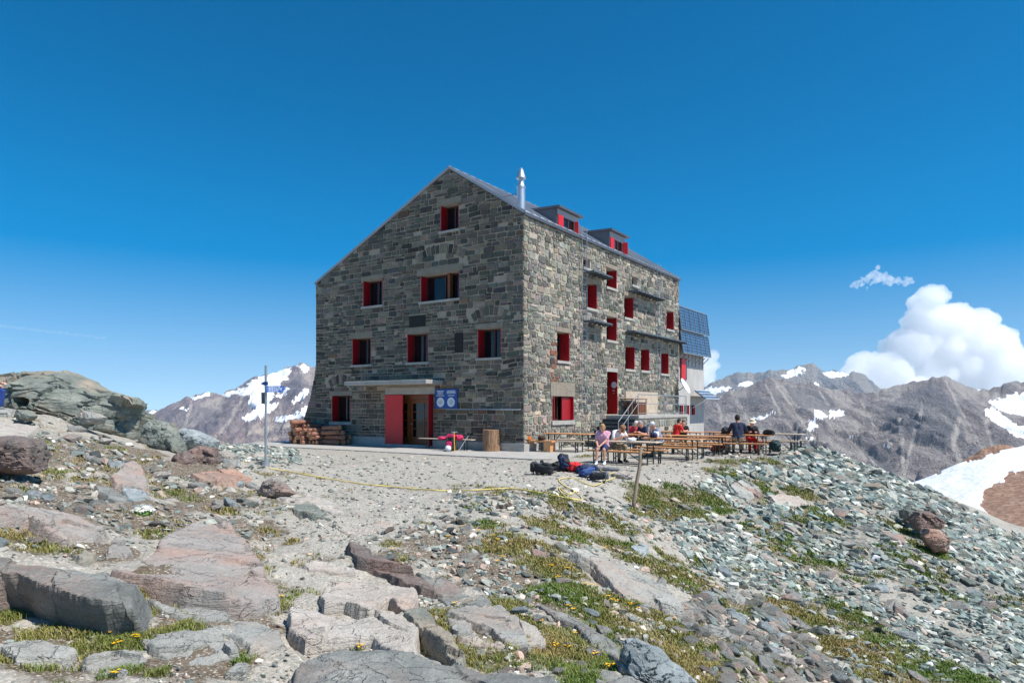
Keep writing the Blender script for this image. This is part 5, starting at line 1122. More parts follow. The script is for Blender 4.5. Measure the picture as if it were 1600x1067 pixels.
upright([(1428, 812), (1436, 800), (1452, 798), (1476, 814), (1474, 824), (1446, 832), (1430, 826)], 19.0, 0.4, 'brown', 'upper of two red-brown tilted blocks on the right-hand scree', pw=6)
upright([(1444, 838), (1452, 826), (1470, 828), (1486, 842), (1480, 862), (1458, 864)], 17.4, 0.35, 'orange', 'rusty orange block just below the red-brown one on the right-hand scree', pw=6)
upright([(1413, 796), (1424, 788), (1442, 796), (1444, 808), (1426, 816), (1414, 812)], 20.0, 0.4, 'green', 'dark green slab end left of the red-brown block on the scree')
upright([(120, 652), (128, 641), (150, 645), (166, 652), (160, 662), (130, 664)], 17.5, 0.3, 'grey', 'small pale grey rock under the overhang of the huge boulder')
upright([(22, 648), (26, 640), (44, 641), (54, 650), (48, 658), (28, 658)], 16.6, 0.3, 'green', 'grey-green rock in front of the resting hiker\'s boot')
upright([(-50, 642), (-10, 638), (22, 639), (27, 650), (20, 662), (-50, 664)], 17.1, 0.45, 'grey', 'grey rock under the boots of the resting hiker', pw=4)
upright([(-110, 612), (-60, 607), (-22, 609), (-12, 620), (-10, 650), (-110, 652)], 17.3, 0.5, 'green', 'grey-green rock on which the hiker sits, cut by the left edge', pw=4)
S = slab
SLABPX.append(np.array([(206, 786), (244, 786), (244, 816), (206, 816)]))
S([(-80, 872), (0, 871), (40, 872), (80, 880), (120, 884), (165, 895), (215, 908), (208, 931), (160, 934), (130, 928), (80, 920), (30, 900), (0, 897), (-80, 892)], 0.33, 'dark', 'big grey slab-topped block with a dark front at the left picture edge', 'boulder', 'boulder', over=.55)
S([(170, 880), (192, 875), (240, 859), (249, 841), (300, 820), (360, 821), (381, 841), (411, 880), (414, 904), (432, 916), (435, 940), (402, 947), (360, 946), (288, 931), (258, 922), (216, 901)], 0.16, 'pink', 'wide rounded pink-grey slab, largest flat rock in the foreground', keep_lift=.62)
S([(231, 937), (270, 943), (312, 946), (360, 961), (399, 967), (432, 982), (446, 1009), (392, 1018), (374, 996), (347, 982), (324, 979), (258, 952)], 0.08, 'grey', 'long grey slab curving below the widest pink-grey slab')
S([(216, 997), (258, 988), (300, 983), (343, 985), (364, 1002), (370, 1024), (339, 1029), (315, 1036), (246, 1021)], 0.07, 'grey', 'pale grey flat slab in the grass right of the dandelions')
S([(132, 1036), (150, 1024), (190, 1022), (222, 1028), (215, 1040), (196, 1050), (160, 1054), (138, 1048)], 0.05, 'grey', 'small oval grey slab below the dandelions')
S([(-30, 1012), (30, 1008), (70, 1004), (95, 1010), (120, 1025), (100, 1040), (50, 1038), (0, 1030), (-30, 1030)], 0.05, 'grey', 'flat grey slab at the lower left corner under the big block')
S([(499, 923), (511, 912), (540, 906), (595, 907), (647, 917), (650, 928), (634, 946), (608, 946), (576, 952), (537, 945), (507, 945)], 0.10, 'pale', 'pale pinkish slab, upper of two stepping slabs on the path', keep_lift=.85)
S([(454, 944), (468, 933), (475, 944), (507, 956), (556, 963), (582, 954), (628, 953), (655, 961), (654, 990), (647, 1014), (608, 1009), (582, 992), (517, 997), (478, 1001), (452, 980)], 0.12, 'pale', 'pale pinkish slab with jagged left corner, lower of two stepping slabs', keep_lift=.85)
S([(462, 1045), (478, 1032), (537, 1023), (582, 1019), (634, 1019), (660, 1026), (693, 1039), (758, 1048), (855, 1063), (900, 1085), (880, 1110), (440, 1110)], 0.26, 'dark', 'broad dark grey striped rock along the bottom edge of the view', 'boulder', 'boulder', n=150)
S([(629, 951), (647, 944), (667, 951), (686, 974), (706, 1000), (725, 1022), (720, 1029), (702, 1018), (670, 995), (652, 972)], 0.16, 'green', 'dark green tilted slab beside the lower stepping slab', keep_lift=.8)
S([(543, 850), (569, 855), (628, 884), (670, 903), (678, 920), (660, 916), (624, 905), (582, 883), (556, 873)], 0.12, 'brown', 'long red-brown rib of rock beside the path', keep_lift=.8)
S([(650, 890), (693, 903), (745, 923), (766, 944), (751, 952), (702, 937), (676, 920)], 0.13, 'dark', 'grey slab continuing the red-brown rib down the slope')
S([(699, 951), (745, 948), (784, 948), (810, 964), (818, 990), (826, 1006), (790, 995), (767, 981), (735, 967)], 0.15, 'grey', 'grey humped slab at the edge of the lower meadow')
S([(810, 967), (836, 977), (853, 993), (850, 1004), (823, 998)], 0.14, 'pale', 'small pale pink block right of the grey humped slab')
S([(699, 967), (737, 970), (736, 991), (708, 990)], 0.07, 'grey', 'squarish pale grey flagstone among the grass')
S([(719, 1001), (745, 995), (788, 1008), (758, 1011)], 0.05, 'pale', 'thin pale flagstone below the squarish one')
S([(894, 868), (930, 869), (969, 881), (1008, 900), (1041, 920), (1064, 941), (1067, 954), (1041, 948), (1018, 937), (989, 930), (963, 914), (930, 891)], 0.20, 'grey', 'long grey slab lying down the slope, biggest flat rock right of the path', n=120)
S([(841, 944), (865, 946), (907, 966), (930, 984), (953, 992), (968, 1009), (966, 1032), (953, 1024), (930, 1004), (898, 979), (865, 961)], 0.10, 'dark', 'narrow dark slab running down to the white and blue-grey boulder')
S([(922, 1040), (946, 1040), (982, 1056), (1012, 1070), (970, 1084), (932, 1066)], 0.10, 'dark', 'dark flat rock at the bottom edge left of the white and blue-grey boulder')
S([(1141, 756), (1161, 748), (1186, 760), (1172, 772), (1154, 770)], 0.28, 'grey', 'flat grey slab resting below the beer tables on the slope')
S([(1200, 776), (1222, 770), (1248, 776), (1262, 786), (1240, 790), (1212, 786)], 0.12, 'pale', 'oval pale pink slab lying high on the scree')
S([(172, 740), (196, 729), (217, 722), (230, 752), (224, 764), (182, 758)], 0.22, 'pink', 'pale pink triangular rock on the left bank')
S([(190, 764), (224, 766), (240, 786), (232, 795), (208, 786)], 0.10, 'blue', 'white veined rock below the pale pink triangular one')
S([(146, 752), (175, 760), (206, 775), (212, 793), (192, 788), (156, 770)], 0.14, 'dark', 'grey leaning slab left of the white veined rock')
S([(-40, 657), (0, 656), (30, 661), (60, 670), (45, 679), (0, 678), (-40, 678)], 0.14, 'pale', 'pale flat slab on top of the left bank')
S([(298, 740), (315, 734), (365, 735), (394, 744), (386, 753), (340, 753), (310, 748)], 0.14, 'orange', 'long pink-red slab lying like a log below the brown blocks')
S([(457, 787), (481, 785), (507, 798), (517, 809), (491, 806), (459, 799)], 0.10, 'green', 'blue-grey slab at the edge of the path')
S([(428, 773), (462, 769), (500, 777), (530, 791), (541, 802), (517, 801), (484, 785), (444, 781)], 0.06, 'pale', 'flat pink slab sunk in the path behind the blue-grey one')
S([(-40, 790), (45, 788), (99, 799), (150, 817), (163, 829), (129, 846), (99, 841), (72, 832), (45, 814), (-40, 813)], 0.16, 'pink', 'pinkish layered slab at the left edge above the big block')
S([(168, 848), (183, 838), (207, 858), (192, 866), (171, 864)], 0.10, 'pink', 'small pink rock above the widest slab')
S([(118, 868), (130, 856), (150, 862), (146, 872), (128, 876)], 0.08, 'green', 'small grey-green rock behind the big block at the left edge')
S([(1210, 1009), (1229, 1012), (1246, 1026), (1242, 1036), (1216, 1024)], 0.12, 'pale', 'pale pink flat stone in the rubble at the lower right')
S([(1184, 1018), (1203, 1018), (1212, 1034), (1200, 1044), (1186, 1032)], 0.16, 'dark', 'dark square stone left of the pale pink flat stone')
S([(465, 884), (507, 882), (550, 888), (557, 899), (524, 897), (485, 892)], 0.03, 'pale', 'thin pale slab flush with the path')
S([(524, 825), (563, 821), (611, 817), (616, 824), (576, 834), (537, 833)], 0.03, 'pale', 'pale flat slab across the path, uppermost of the path slabs')
S([(560, 1000), (576, 988), (602, 986), (606, 998), (588, 1006)], 0.10, 'dark', 'dark little rock leaning on the lower stepping slab')
S([(350, 1052), (372, 1036), (388, 1040), (380, 1056)], 0.08, 'grey', 'small pointed grey stone near the bottom edge on the left')
S([(985, 884 - 30), (1002, 846), (1012, 856), (1004, 866)], 0.10, 'blue', 'pale bluish stone in the grass below the leaning pole')
# --- loose stones: shared shapes
def hull_stone(r, k=13):
    p = r.normal(size=(k, 3)); p /= np.linalg.norm(p, axis=1)[:, None]; p *= r.uniform(.75, 1.05, (k, 1)); p = np.clip(p, -0.72, 0.72)
    bm = bmesh.new(); [bm.verts.new(q) for q in p]; bmesh.ops.convex_hull(bm, input=bm.verts[:]); bm.verts.ensure_lookup_table()
    for w in [w for w in bm.verts if not w.link_faces]: bm.verts.remove(w)
    bmesh.ops.triangulate(bm, faces=bm.faces[:]); bm.verts.index_update()
    v = np.array([w.co[:] for w in bm.verts]); f = np.array([[w.index for w in q.verts] for q in bm.faces]); bm.free(); return v, f
PROTO = [hull_stone(rr) for k in range(24)]
PROTO_N = [hull_stone(rr, 22) for k in range(12)]
STONE_COL = np.array([lin(c) for c in [(146, 150, 142), (126, 134, 128), (166, 166, 156), (104, 112, 108), (186, 182, 170), (154, 146, 134), (188, 168, 152), (84, 90, 88), (172, 154, 138), (208, 202, 192), (134, 146, 140), (116, 106, 96)]])
WTS = {'scree': np.array([5, 4, 6, 2.4, 3.2, 1.8, 1.4, 1.6, .9, 2.4, 5, .6]), 'mixed': np.array([4, 3, 4, 2, 3, 2.5, 2.2, 1.5, 2, 2.5, 2, 1.5]), 'terrace': np.array([3, 3, 4, 2, 3, 3, 1, 1.4, 2, 2, 2, 1.2])}
def sample(poly, n, smin, smax, kind, flat=(0.28, 0.6), power=2.2, keepgrass=0.35, clump=0.0, seed=1):
    r = np.random.default_rng(seed); poly = np.array(poly, float); lo, hi = poly.min(0), poly.max(0)
    px = r.uniform(lo[0], hi[0], n * 3); py = r.uniform(lo[1], hi[1], n * 3); ok = in_poly(px, py, poly)
    for q in SLABPX:
        lo2, hi2 = q.min(0) - 1, q.max(0) + 1; m = (px > lo2[0]) & (px < hi2[0]) & (py > lo2[1]) & (py < hi2[1]); 
        if m.any(): ok[m] &= ~in_poly(px[m], py[m], q)
    px, py = px[ok][:n], py[ok][:n]; h = hit(px, py); g = ~np.isnan(h[:, 0]); px, py, h = px[g], py[g], h[g]
    gm = gm_at(h[:, 0], h[:, 1]); acc = r.random(len(px)) < 1 - (1 - keepgrass) * np.clip(gm * 1.4, 0, 1)
    if clump: acc &= r.random(len(px)) < np.clip(0.5 + clump * fbm(V2(h[:, 0] * .5, h[:, 1] * .5, seed), 3), 0.08, 1)
    pm = zone_at(PATH, h[:, 0], h[:, 1])
    if kind != 'terrace': acc &= r.random(len(px)) < 1 - 0.8 * np.clip(pm, 0, 1)
    px, py, h = px[acc], py[acc], h[acc]; m = len(px)
    s = (smin + (smax - smin) * r.random(m) ** power) * h[:, 1] / F; s = np.minimum(s, 0.75)
    w = WTS[kind]; col = STONE_COL[r.choice(len(STONE_COL), m, p=w / w.sum())] * r.normal(1.13 if kind == 'scree' else 1.08, .20, (m, 1)) * (np.array([.95, 1.02, 1.03]) if kind == 'scree' else 1)
    return dict(h=h, s=s, col=np.clip(col, .02, .8), fl=r.uniform(*flat, m), yaw=r.normal(rad(-38), rad(32), m) if kind == 'scree' else r.uniform(0, 2 * pi, m), tx=r.normal(0, .32, m), ty=r.normal(0, .32, m), el=r.uniform(.5, .9, m), px=px, kind=np.full(m, kind, dtype=object))
batches = [
 sample([(1040, 800), (1240, 705), (1420, 760), (1600, 875), (1600, 1067), (1260, 1067), (1150, 930)], 90, 14, 36, 'mixed', seed=53, flat=(.2, .45), power=1.7, keepgrass=.5),
 sample([(-20, 650), (230, 690), (380, 700), (440, 740), (420, 800), (250, 850), (-20, 870)], 230, 8, 28, 'mixed', seed=51, flat=(.25, .5), power=1.8, keepgrass=.6),
 sample([(540, 850), (700, 800), (1000, 860), (1150, 980), (1200, 1067), (720, 1067)], 260, 8, 30, 'mixed', seed=52, flat=(.35, .7), keepgrass=.7),
 sample([(1010, 790), (1100, 752), (1180, 722), (1250, 698), (1330, 716), (1420, 758), (1605, 868), (1660, 900), (1660, 1067), (1240, 1067), (1170, 950), (1080, 880)], 26000, 4, 19, 'scree', seed=31, keepgrass=.16, clump=1.2),
 sample([(1240, 700), (1330, 710), (1420, 750), (1570, 832), (1640, 850), (1720, 900), (1700, 990), (1500, 880), (1380, 800), (1290, 742)], 8500, 4, 23, 'scree', seed=32, keepgrass=.2, power=1.6),
 sample([(690, 775), (960, 758), (1010, 790), (1080, 880), (1170, 950), (1240, 1067), (700, 1067), (560, 850)], 4200, 4, 17, 'mixed', seed=33, clump=1.1),
 sample([(690, 768), (880, 775), (1000, 790), (1080, 860), (960, 830), (840, 810), (740, 800)], 900, 4, 15, 'mixed', seed=39, clump=0.6),
 sample([(0, 640), (230, 690), (450, 715), (470, 800), (250, 850), (0, 860)], 2600, 4, 15, 'mixed', seed=34, clump=0.9),
 sample([(0, 840), (480, 790), (560, 850), (680, 930), (720, 1067), (0, 1067)], 1900, 4, 14, 'mixed', seed=35, clump=0.9),
 sample([(230, 690), (330, 690), (470, 702), (470, 725), (330, 720), (240, 712)], 420, 5, 14, 'scree', seed=36),
 sample([(440, 708), (840, 720), (1000, 726), (960, 770), (700, 775), (620, 850), (480, 870), (430, 740)], 2400, 2, 8, 'terrace', seed=37, flat=(.2, .45)),
 sample([(1000, 735), (1110, 705), (1250, 698), (1200, 740), (1060, 800)], 600, 3, 9, 'mixed', seed=38, keepgrass=.3),
 sample([(1180, 930), (1260, 980), (1330, 1067), (1130, 1067), (1040, 960), (1100, 930)], 700, 10, 34, 'mixed', seed=40, keepgrass=.5)]
ST = {k: np.concatenate([b[k] for b in batches]) for k in batches[0]}
order = np.argsort(-ST['s'] / ST['h'][:, 1]); BIG = order[:285]; REST = order[285:]
nrm_ = normal(ST['h'][:, 0], ST['h'][:, 1])
def frames(idx):
    n = nrm_[idx].copy(); n[:, 0] += ST['tx'][idx]; n[:, 1] += ST['ty'][idx]; n /= np.linalg.norm(n, axis=1)[:, None]
    a = np.stack([np.cos(ST['yaw'][idx]), np.sin(ST['yaw'][idx]), np.zeros(len(idx))], -1); a -= n * (a * n).sum(1)[:, None]; a /= np.linalg.norm(a, axis=1)[:, None]
    return a, np.cross(n, a), n
t = NT('loose_stone'); c = t.attr('Col'); v = t.coord(); n = t.noise(v, 14, 5, .65); n2 = t.noise(v, 60, 3)
c = t.mix(.45, c, t.ramp(n, [(.25, lin((80, 80, 78))), (.5, lin((150, 150, 148))), (.75, lin((216, 212, 204)))]), 'OVERLAY'); t.color(c); t.rough(.9); t.bump(t.math('ADD', n, t.math('MULTIPLY', n2, .4)), .5, .02); M_stones = t.m
PV_, PF_, PC_ = [], [], []; off = 0
A, B, N = frames(REST); pk = np.random.default_rng(8).integers(0, len(PROTO), len(REST))
for k, (pv, pf) in enumerate(PROTO):
    m = np.where(pk == k)[0]
    if not len(m): continue
    idx = REST[m]; s = ST['s'][idx] * 0.72; L = pv[None] * np.stack([s, s * ST['el'][idx], s * ST['fl'][idx]], -1)[:, None]
    w = ST['h'][idx][:, None] + L[..., :1] * A[m][:, None] + L[..., 1:2] * B[m][:, None] + L[..., 2:] * N[m][:, None] + (N[m] * (s * ST['fl'][idx] * .25)[:, None])[:, None]
    PV_.append(w.reshape(-1, 3)); PF_.append((pf[None] + (np.arange(len(m)) * len(pv))[:, None, None]).reshape(-1, 3) + off); PC_.append(np.repeat(ST['col'][idx], len(pv), 0)); off += len(m) * len(pv)
tag(np_mesh('scree', np.concatenate(PV_), np.concatenate(PF_), M_stones, False, cols=np.concatenate(PC_)), kind='stuff')
# the largest stones one by one
pmesh = []
for k, (pv, pf) in enumerate(PROTO_N):
    bm = bmesh.new(); [bm.verts.new(q * np.array([1, .7, .42])) for q in pv]; bm.verts.ensure_lookup_table(); [bm.faces.new([bm.verts[i] for i in q]) for q in pf]
    bmesh.ops.recalc_face_normals(bm, faces=bm.faces); bmesh.ops.bevel(bm, geom=bm.edges[:], offset=.03, segments=1, affect='EDGES'); bmesh.ops.triangulate(bm, faces=bm.faces[:]); bmesh.ops.subdivide_edges(bm, edges=bm.edges[:], cuts=1); bmesh.ops.triangulate(bm, faces=bm.faces[:])
    for w in bm.verts:
        pass
    co = np.array([w.co[:] for w in bm.verts]); dn = .045 * fbm(co * 2.6 + 7 * k, 4)
    for w, d in zip(bm.verts, dn): w.co += w.co.normalized() * float(d)
    me = bpy.data.meshes.new('stone'); bm.to_mesh(me); bm.free(); pmesh.append(me)
smats = ['green', 'green', 'grey', 'dark', 'pink', 'pale', 'blue', 'green']
variants = {}
A, B, N = frames(BIG); r8 = np.random.default_rng(9)
for q, i in enumerate(BIG):
    k = int(r8.integers(0, len(pmesh))); kind = ST['kind'][i]; mt = smats[int(r8.choice(8, p=[.17, .15, .25, .06, .05, .08, .16, .08]))] if kind == 'scree' else smats[int(r8.choice(8, p=[.1, .05, .3, .15, .15, .12, .13, 0]))]
    if (k, mt) not in variants: me = pmesh[k].copy(); me.materials.append(RM[mt]); variants[(k, mt)] = me
    o = bpy.data.objects.new('stone', variants[(k, mt)]); COL.objects.link(o); s = ST['s'][i] * .8
    M = Matrix((Vector(A[q]) * s, Vector(B[q]) * s, Vector(N[q]) * s)).transposed().to_4x4(); M.translation = Vector(ST['h'][i] + N[q] * s * .10); o.matrix_world = M
    if ST['px'][i] > 1180: tag(o, 'loose grey stone on the scree slope right of the tables', 'stone', 'loose stones on the right scree slope')
    elif ST['px'][i] > 640: tag(o, 'loose stone on the grassy slope below the terrace', 'stone', 'loose stones on the slope below the terrace')
    else: tag(o, 'loose stone lying on the left bank by the path', 'stone', 'loose stones on the left bank')
# --- grass
r9 = np.random.default_rng(12)
def blades(n, seed, ylo=690):
    r = np.random.default_rng(seed); px = r.uniform(-30, 1640, n); py = ylo + (1067 + 20 - ylo) * r.random(n); ok = np.ones(n, bool)
    for q in SLABPX: qc = q.mean(0); ok &= ~in_poly(px, py, qc + (q - qc) * .78)
    px, py = px[ok], py[ok]; h = hit(px, py); g = ~np.isnan(h[:, 0]); h = h[g]
    gm = gm_at(h[:, 0], h[:, 1]); nz = fbm(V2(h[:, 0] * 2.2, h[:, 1] * 2.2, 3), 3); acc = r.random(len(h)) < (1 - .35 * smooth(1, -2, h[:, 0])) * (1 - .45 * smooth(0, -3, h[:, 0]) * (h[:, 1] > 6.5)) * np.clip((gm - .22) * 1.7 + nz * .9, 0, 1) * (gm > .14)
    return h[acc], gm[acc]
hb, gmb = blades(150000, 5)
k = len(hb); per = 7
base = np.repeat(hb, per, 0); gmr = np.repeat(gmb, per); m = len(base)
base[:, :2] += r9.normal(0, .022, (m, 2)) * np.sqrt(base[:, 1:2] / 6); base[:, 2] = H(base[:, 0], base[:, 1]) - .005
ang = r9.uniform(0, 2 * pi, m); ht = r9.uniform(.018, .055, m) * (0.7 + .5 * np.clip(base[:, 1] / 10, .6, 2.2)); wd = r9.uniform(.0022, .0048, m) * np.clip(base[:, 1] / 5, 1, 3.2); ln = r9.uniform(.2, .9, m) * ht
dx, dy = np.cos(ang), np.sin(ang); ox, oy = -dy, dx
P0 = base - np.stack([ox * wd, oy * wd, 0 * wd], -1); P1 = base + np.stack([ox * wd, oy * wd, 0 * wd], -1)
mid = base + np.stack([dx * ln * .35, dy * ln * .35, ht * .65], -1); P2 = mid - np.stack([ox * wd * .7, oy * wd * .7, 0 * wd], -1); P3 = mid + np.stack([ox * wd * .7, oy * wd * .7, 0 * wd], -1); P4 = base + np.stack([dx * ln, dy * ln, ht], -1)
gv = np.stack([P0, P1, P2, P3, P4], 1).reshape(-1, 3); i0 = np.arange(m)[:, None] * 5; gf = np.concatenate([i0 + np.array([[0, 1, 3]]), i0 + np.array([[0, 3, 2]]), i0 + np.array([[2, 3, 4]])])
dry = np.clip(.42 + .65 * fbm(V2(base[:, 0] * .8, base[:, 1] * .8, 9), 3) + r9.normal(0, .18, m) - .25 * (base[:, 0] > 5) + .26 * smooth(0, -3, base[:, 0]) * smooth(5.5, 7.5, base[:, 1]) - .2 * smooth(6.5, 5, base[:, 1]), 0, 1)
gc = np.array(lin((98, 124, 44)))[None] * (1 - dry[:, None]) + np.array(lin((168, 146, 92)))[None] * dry[:, None]; gc *= r9.normal(1, .18, (m, 1)); gc = np.clip(gc, .01, .6)
t = NT('alpine_grass'); t.color(t.attr('Col')); t.rough(.75); M_grass = t.m
tag(np_mesh('grass', gv, gf, M_grass, False, cols=np.repeat(gc, 5, 0)), kind='stuff')
# --- flowers
M_yel = paint('yellow_petal', lin((250, 190, 20)), .6, .1); M_stem = paint('green_stem', lin((92, 122, 48)), .6, .15); M_wpet = paint('white_petal', lin((236, 234, 222)), .6, .05)
def flower_proto():
    root = empty('yellow_flower', (0, 0, 0)); s = MB(); b = MB()
    for k in range(5): a = k * 2.4; s.tube([(0, 0, -.01), (cos(a) * .012, sin(a) * .012, .03), (cos(a) * (.02 + .006 * k), sin(a) * (.02 + .006 * k), .055 + .008 * (k % 3))], .0022, 4)
    for k in range(7):
        a = k * .9 + .3; s.add([(0, 0, 0), (cos(a) * .03 - sin(a) * .008, sin(a) * .03 + cos(a) * .008, .022), (cos(a) * .07, sin(a) * .07, .012), (cos(a) * .03 + sin(a) * .008, sin(a) * .03 - cos(a) * .008, .022)], [(0, 1, 2, 3)])
    for k in range(5):
        a = k * 2.4; c = Vector((cos(a) * (.02 + .006 * k), sin(a) * (.02 + .006 * k), .055 + .008 * (k % 3)))
        for j in range(10):
            t_ = j * 2 * pi / 10; u = Vector((cos(t_), sin(t_), .35)); w = Vector((-sin(t_), cos(t_), 0))
            b.add([tuple(c), tuple(c + u * .012 + w * .005), tuple(c + u * .019), tuple(c + u * .012 - w * .005)], [(0, 1, 2, 3)])
    s.build('stem', M_stem, root, fix=False); b.build('blossom', M_yel, root, fix=False); return root
fl = flower_proto()
FP = [(190, 991), (173, 994), (182, 1011), (212, 1001), (440, 937), (180, 1058), (562, 1016), (691, 996), (703, 1004), (712, 990), (862, 888), (887, 892), (914, 916), (921, 918), (931, 919), (951, 936), (957, 941), (963, 943), (889, 951), (896, 956), (900, 994), (917, 992), (921, 997), (926, 1001), (930, 1026), (951, 1046), (963, 1044), (845, 975), (868, 1013), (886, 1015), (748, 833), (769, 841), (778, 847), (786, 874), (777, 881), (871, 906), (701, 831), (612, 862), (711, 947), (1145, 745), (1107, 737), (945, 860), (1010, 862), (985, 948), (1000, 955), (700, 842), (726, 826), (1288, 762), (1300, 770)]
for k, (px, py) in enumerate(FP):
    o = fl if k == 0 else copy_tree(fl); h = hit1(px, py)
    if np.isnan(h[0]): h = hit1(px, py + 6)
    o.location = h; o.rotation_euler = (0, 0, k * 1.7); sc_ = .62 if h[1] < 7 else .62 + (h[1] - 7) * .07; sc_ = min(sc_, 1.4); o.scale = (sc_,) * 3
    tag(o, 'small yellow flower clump growing among grass and stones', 'flower', 'yellow flowers on the slope')
h = hit1(222, 801); root = empty('white_flower_cushion', h, 0, 'round cushion of white flowers left of the path', 'flower'); b = MB(); s = MB(); r5 = np.random.default_rng(3)
for k in range(260):
    th = r5.uniform(0, 2 * pi); rr_ = sqrt(r5.random()) * .16; c = Vector((cos(th) * rr_, sin(th) * rr_ * .8, .085 * (1 - (rr_ / .19) ** 2) + r5.normal(0, .006)))
    nb = Vector((c.x * 5, c.y * 5, 1.0 - rr_ * 2)).normalized(); e1 = nb.orthogonal().normalized(); e2 = nb.cross(e1); c = c + nb * .012
    b.add([tuple(c + (e1 * cos(2 * pi * j / 10) + e2 * sin(2 * pi * j / 10)) * (.016 if j % 2 == 0 else .008) + nb * (.003 if j % 2 == 0 else 0)) for j in range(10)], [tuple(range(10))])
s.lathe([(.13, -.03), (.125, .0), (.10, .03), (.06, .055), (.01, .066)], n=20); s.build('leaf_cushion', M_stem, root, smooth=True); b.build('blossom', M_wpet, root, fix=False)
# ------------------------------------------------------------------ things on the terrace
def gz_(x, y): return float(H(x, y))
def spot(px, D): x = (px - CX) / F * D; return np.array([x, D, gz_(x, D)])
t = NT('table_wood'); v = t.coord((1.2, 14, 14)); n = t.noise(v, 3, 6, .6, .4)
t.color(t.ramp(n, [(.25, lin((186, 124, 74))), (.5, lin((214, 156, 104))), (.75, lin((226, 178, 128)))])); t.rough(.5); t.bump(n, .2, .004); M_orange = t.m
t = NT('weathered_board'); v = t.coord((1.2, 14, 14)); n = t.noise(v, 3, 6, .6, .4)
t.color(t.ramp(n, [(.25, lin((170, 152, 130))), (.5, lin((204, 188, 166))), (.75, lin((222, 208, 188)))])); t.rough(.7); t.bump(n, .25, .004); M_board = t.m
M_gleg = paint('dark_green_steel', lin((40, 58, 52)), .45, .15, 8, .2)
t = NT('tree_bark'); v = t.coord((10, 10, 1.2)); n = t.noise(v, 2.4, 6, .65, .8); n2 = t.noise(t.coord(), 3, 4)
t.color(t.ramp(n, [(.25, lin((92, 66, 48))), (.5, lin((146, 112, 84))), (.72, lin((190, 158, 126)))])); t.rough(.9); t.bump(n, .8, .03); M_bark = t.m
t = NT('log_bark'); v = t.coord((1.5, 12, 12)); n = t.noise(v, 2.4, 6, .65, .8)
t.color(t.ramp(n, [(.25, lin((98, 66, 54))), (.5, lin((148, 102, 82))), (.72, lin((184, 146, 122)))])); t.rough(.9); t.bump(n, .7, .02); M_lbark = t.m
t = NT('cut_wood'); v = t.coord(); n = t.noise(v, 14, 5); t.color(t.ramp(n, [(.3, lin((160, 110, 80))), (.7, lin((204, 154, 114)))])); t.rough(.85); M_cut = t.m
def board(mb, L, W, z, th=.028, planks=1, gap=.0):
    w = W / planks
    for k in range(planks): mb.box((-L / 2, -W / 2 + k * w + gap, z - th), (L / 2, -W / 2 + (k + 1) * w - gap, z), bev=.006)
def beer(name, L, W, h, wood):
    root = empty(name, (0, 0, 0)); s = MB(); board(s, L, W, h, .03 if W < .4 else .034)
    s.box((-L / 2 + .12, -W / 2 + .03, h - .05), (L / 2 - .12, -W / 2 + .055, h - .033)); s.box((-L / 2 + .12, W / 2 - .055, h - .05), (L / 2 - .12, W / 2 - .03, h - .033))
    s.build('table_top' if W > .4 else 'seat', wood, root)
    for sx in (-1, 1):
        xx = sx * (L / 2 - .30)
        for sy in (-1, 1):
            s = MB(); s.bar((xx, sy * (W / 2 - .045), 0), (xx, sy * (W / 2 - .045), h - .034), .034, .034); s.build('leg', M_gleg, root)
        s = MB(); s.bar((xx, -W / 2 + .06, .12), (xx, W / 2 - .06, .12), .024, .024)
        s.bar((xx, 0, h * .30), (xx - sx * .42, 0, h - .05), .022, .022); s.bar((xx, -W / 2 + .06, h * .30), (xx, W / 2 - .06, h * .30), .022, .022); s.build('brace', M_gleg, root)
    return root
pt = {('t', 0): beer('beer_table', 2.2, .60, .74, M_orange), ('t', 1): beer('beer_table', 2.2, .60, .74, M_board), ('b', 0): beer('beer_bench', 2.2, .26, .46, M_orange), ('b', 1): beer('beer_bench', 2.2, .26, .46, M_board)}
used = set()
def put(kind, wood, a, b, rot, label, cat, group):
    o = pt[(kind, wood)]
    if (kind, wood) in used: o = copy_tree(o)
    used.add((kind, wood)); p = from_hut(a, b); p[2] = min(gz_(p[0], p[1]), gz_(*(p[:2] + hx * .9)), gz_(*(p[:2] - hx * .9))) + .0
    p[2] = max(p[2], 0.0) if (a < 2.8 and b > -3.1) else p[2]
    o.location = p; o.rotation_euler = (0, 0, HA + rot); tag(o, label, cat, group); return p[2]
def hc(px, D): return to_hut((px - CX) / F * D, D)
TB = {}
for key, px, D, wood, rot, lab in [
  ('T0', 888, 28.3, 0, 0, 'beer table by the hut corner in front of the ground floor window'),
  ('T1', 980, 22.3, 1, 0.02, 'pale worn beer table nearest the viewer, behind the woman in pink'),
  ('T2', 1052, 24.3, 0, -0.02, 'orange beer table with a man in a white cap leaning on it'),
  ('T3', 1010, 27.4, 0, 0.01, 'beer table of the man in the red shirt in front of the steps'),
  ('T4', 1094, 26.6, 0, 0.03, 'empty orange beer table behind the man in the white cap'),
  ('T5', 1064, 31.0, 0, 0, 'beer table close to the hut wall where the person in bright red sits'),
  ('T6', 1140, 30.0, 0, -0.02, 'empty beer table in front of the annex corner'),
  ('T8', 1162, 27.2, 0, 0.02, 'beer table between the man in navy and the person in a cream hat'),
  ('T7', 1212, 28.3, 1, 0.0, 'outermost beer table against the mountains, at the terrace edge')]:
    a, b = hc(px, D); z = put('t', wood, a, b, rot, lab, 'table', 'beer tables on the terrace'); TB[key] = (a, b, z)
BL = {'T0': ('nearer', 0), 'T1': ('', 0), 'T2': ('', 0), 'T3': ('', 0), 'T4': ('', 0), 'T5': ('', 0), 'T6': ('', 0), 'T8': ('', 0), 'T7': ('', 1)}
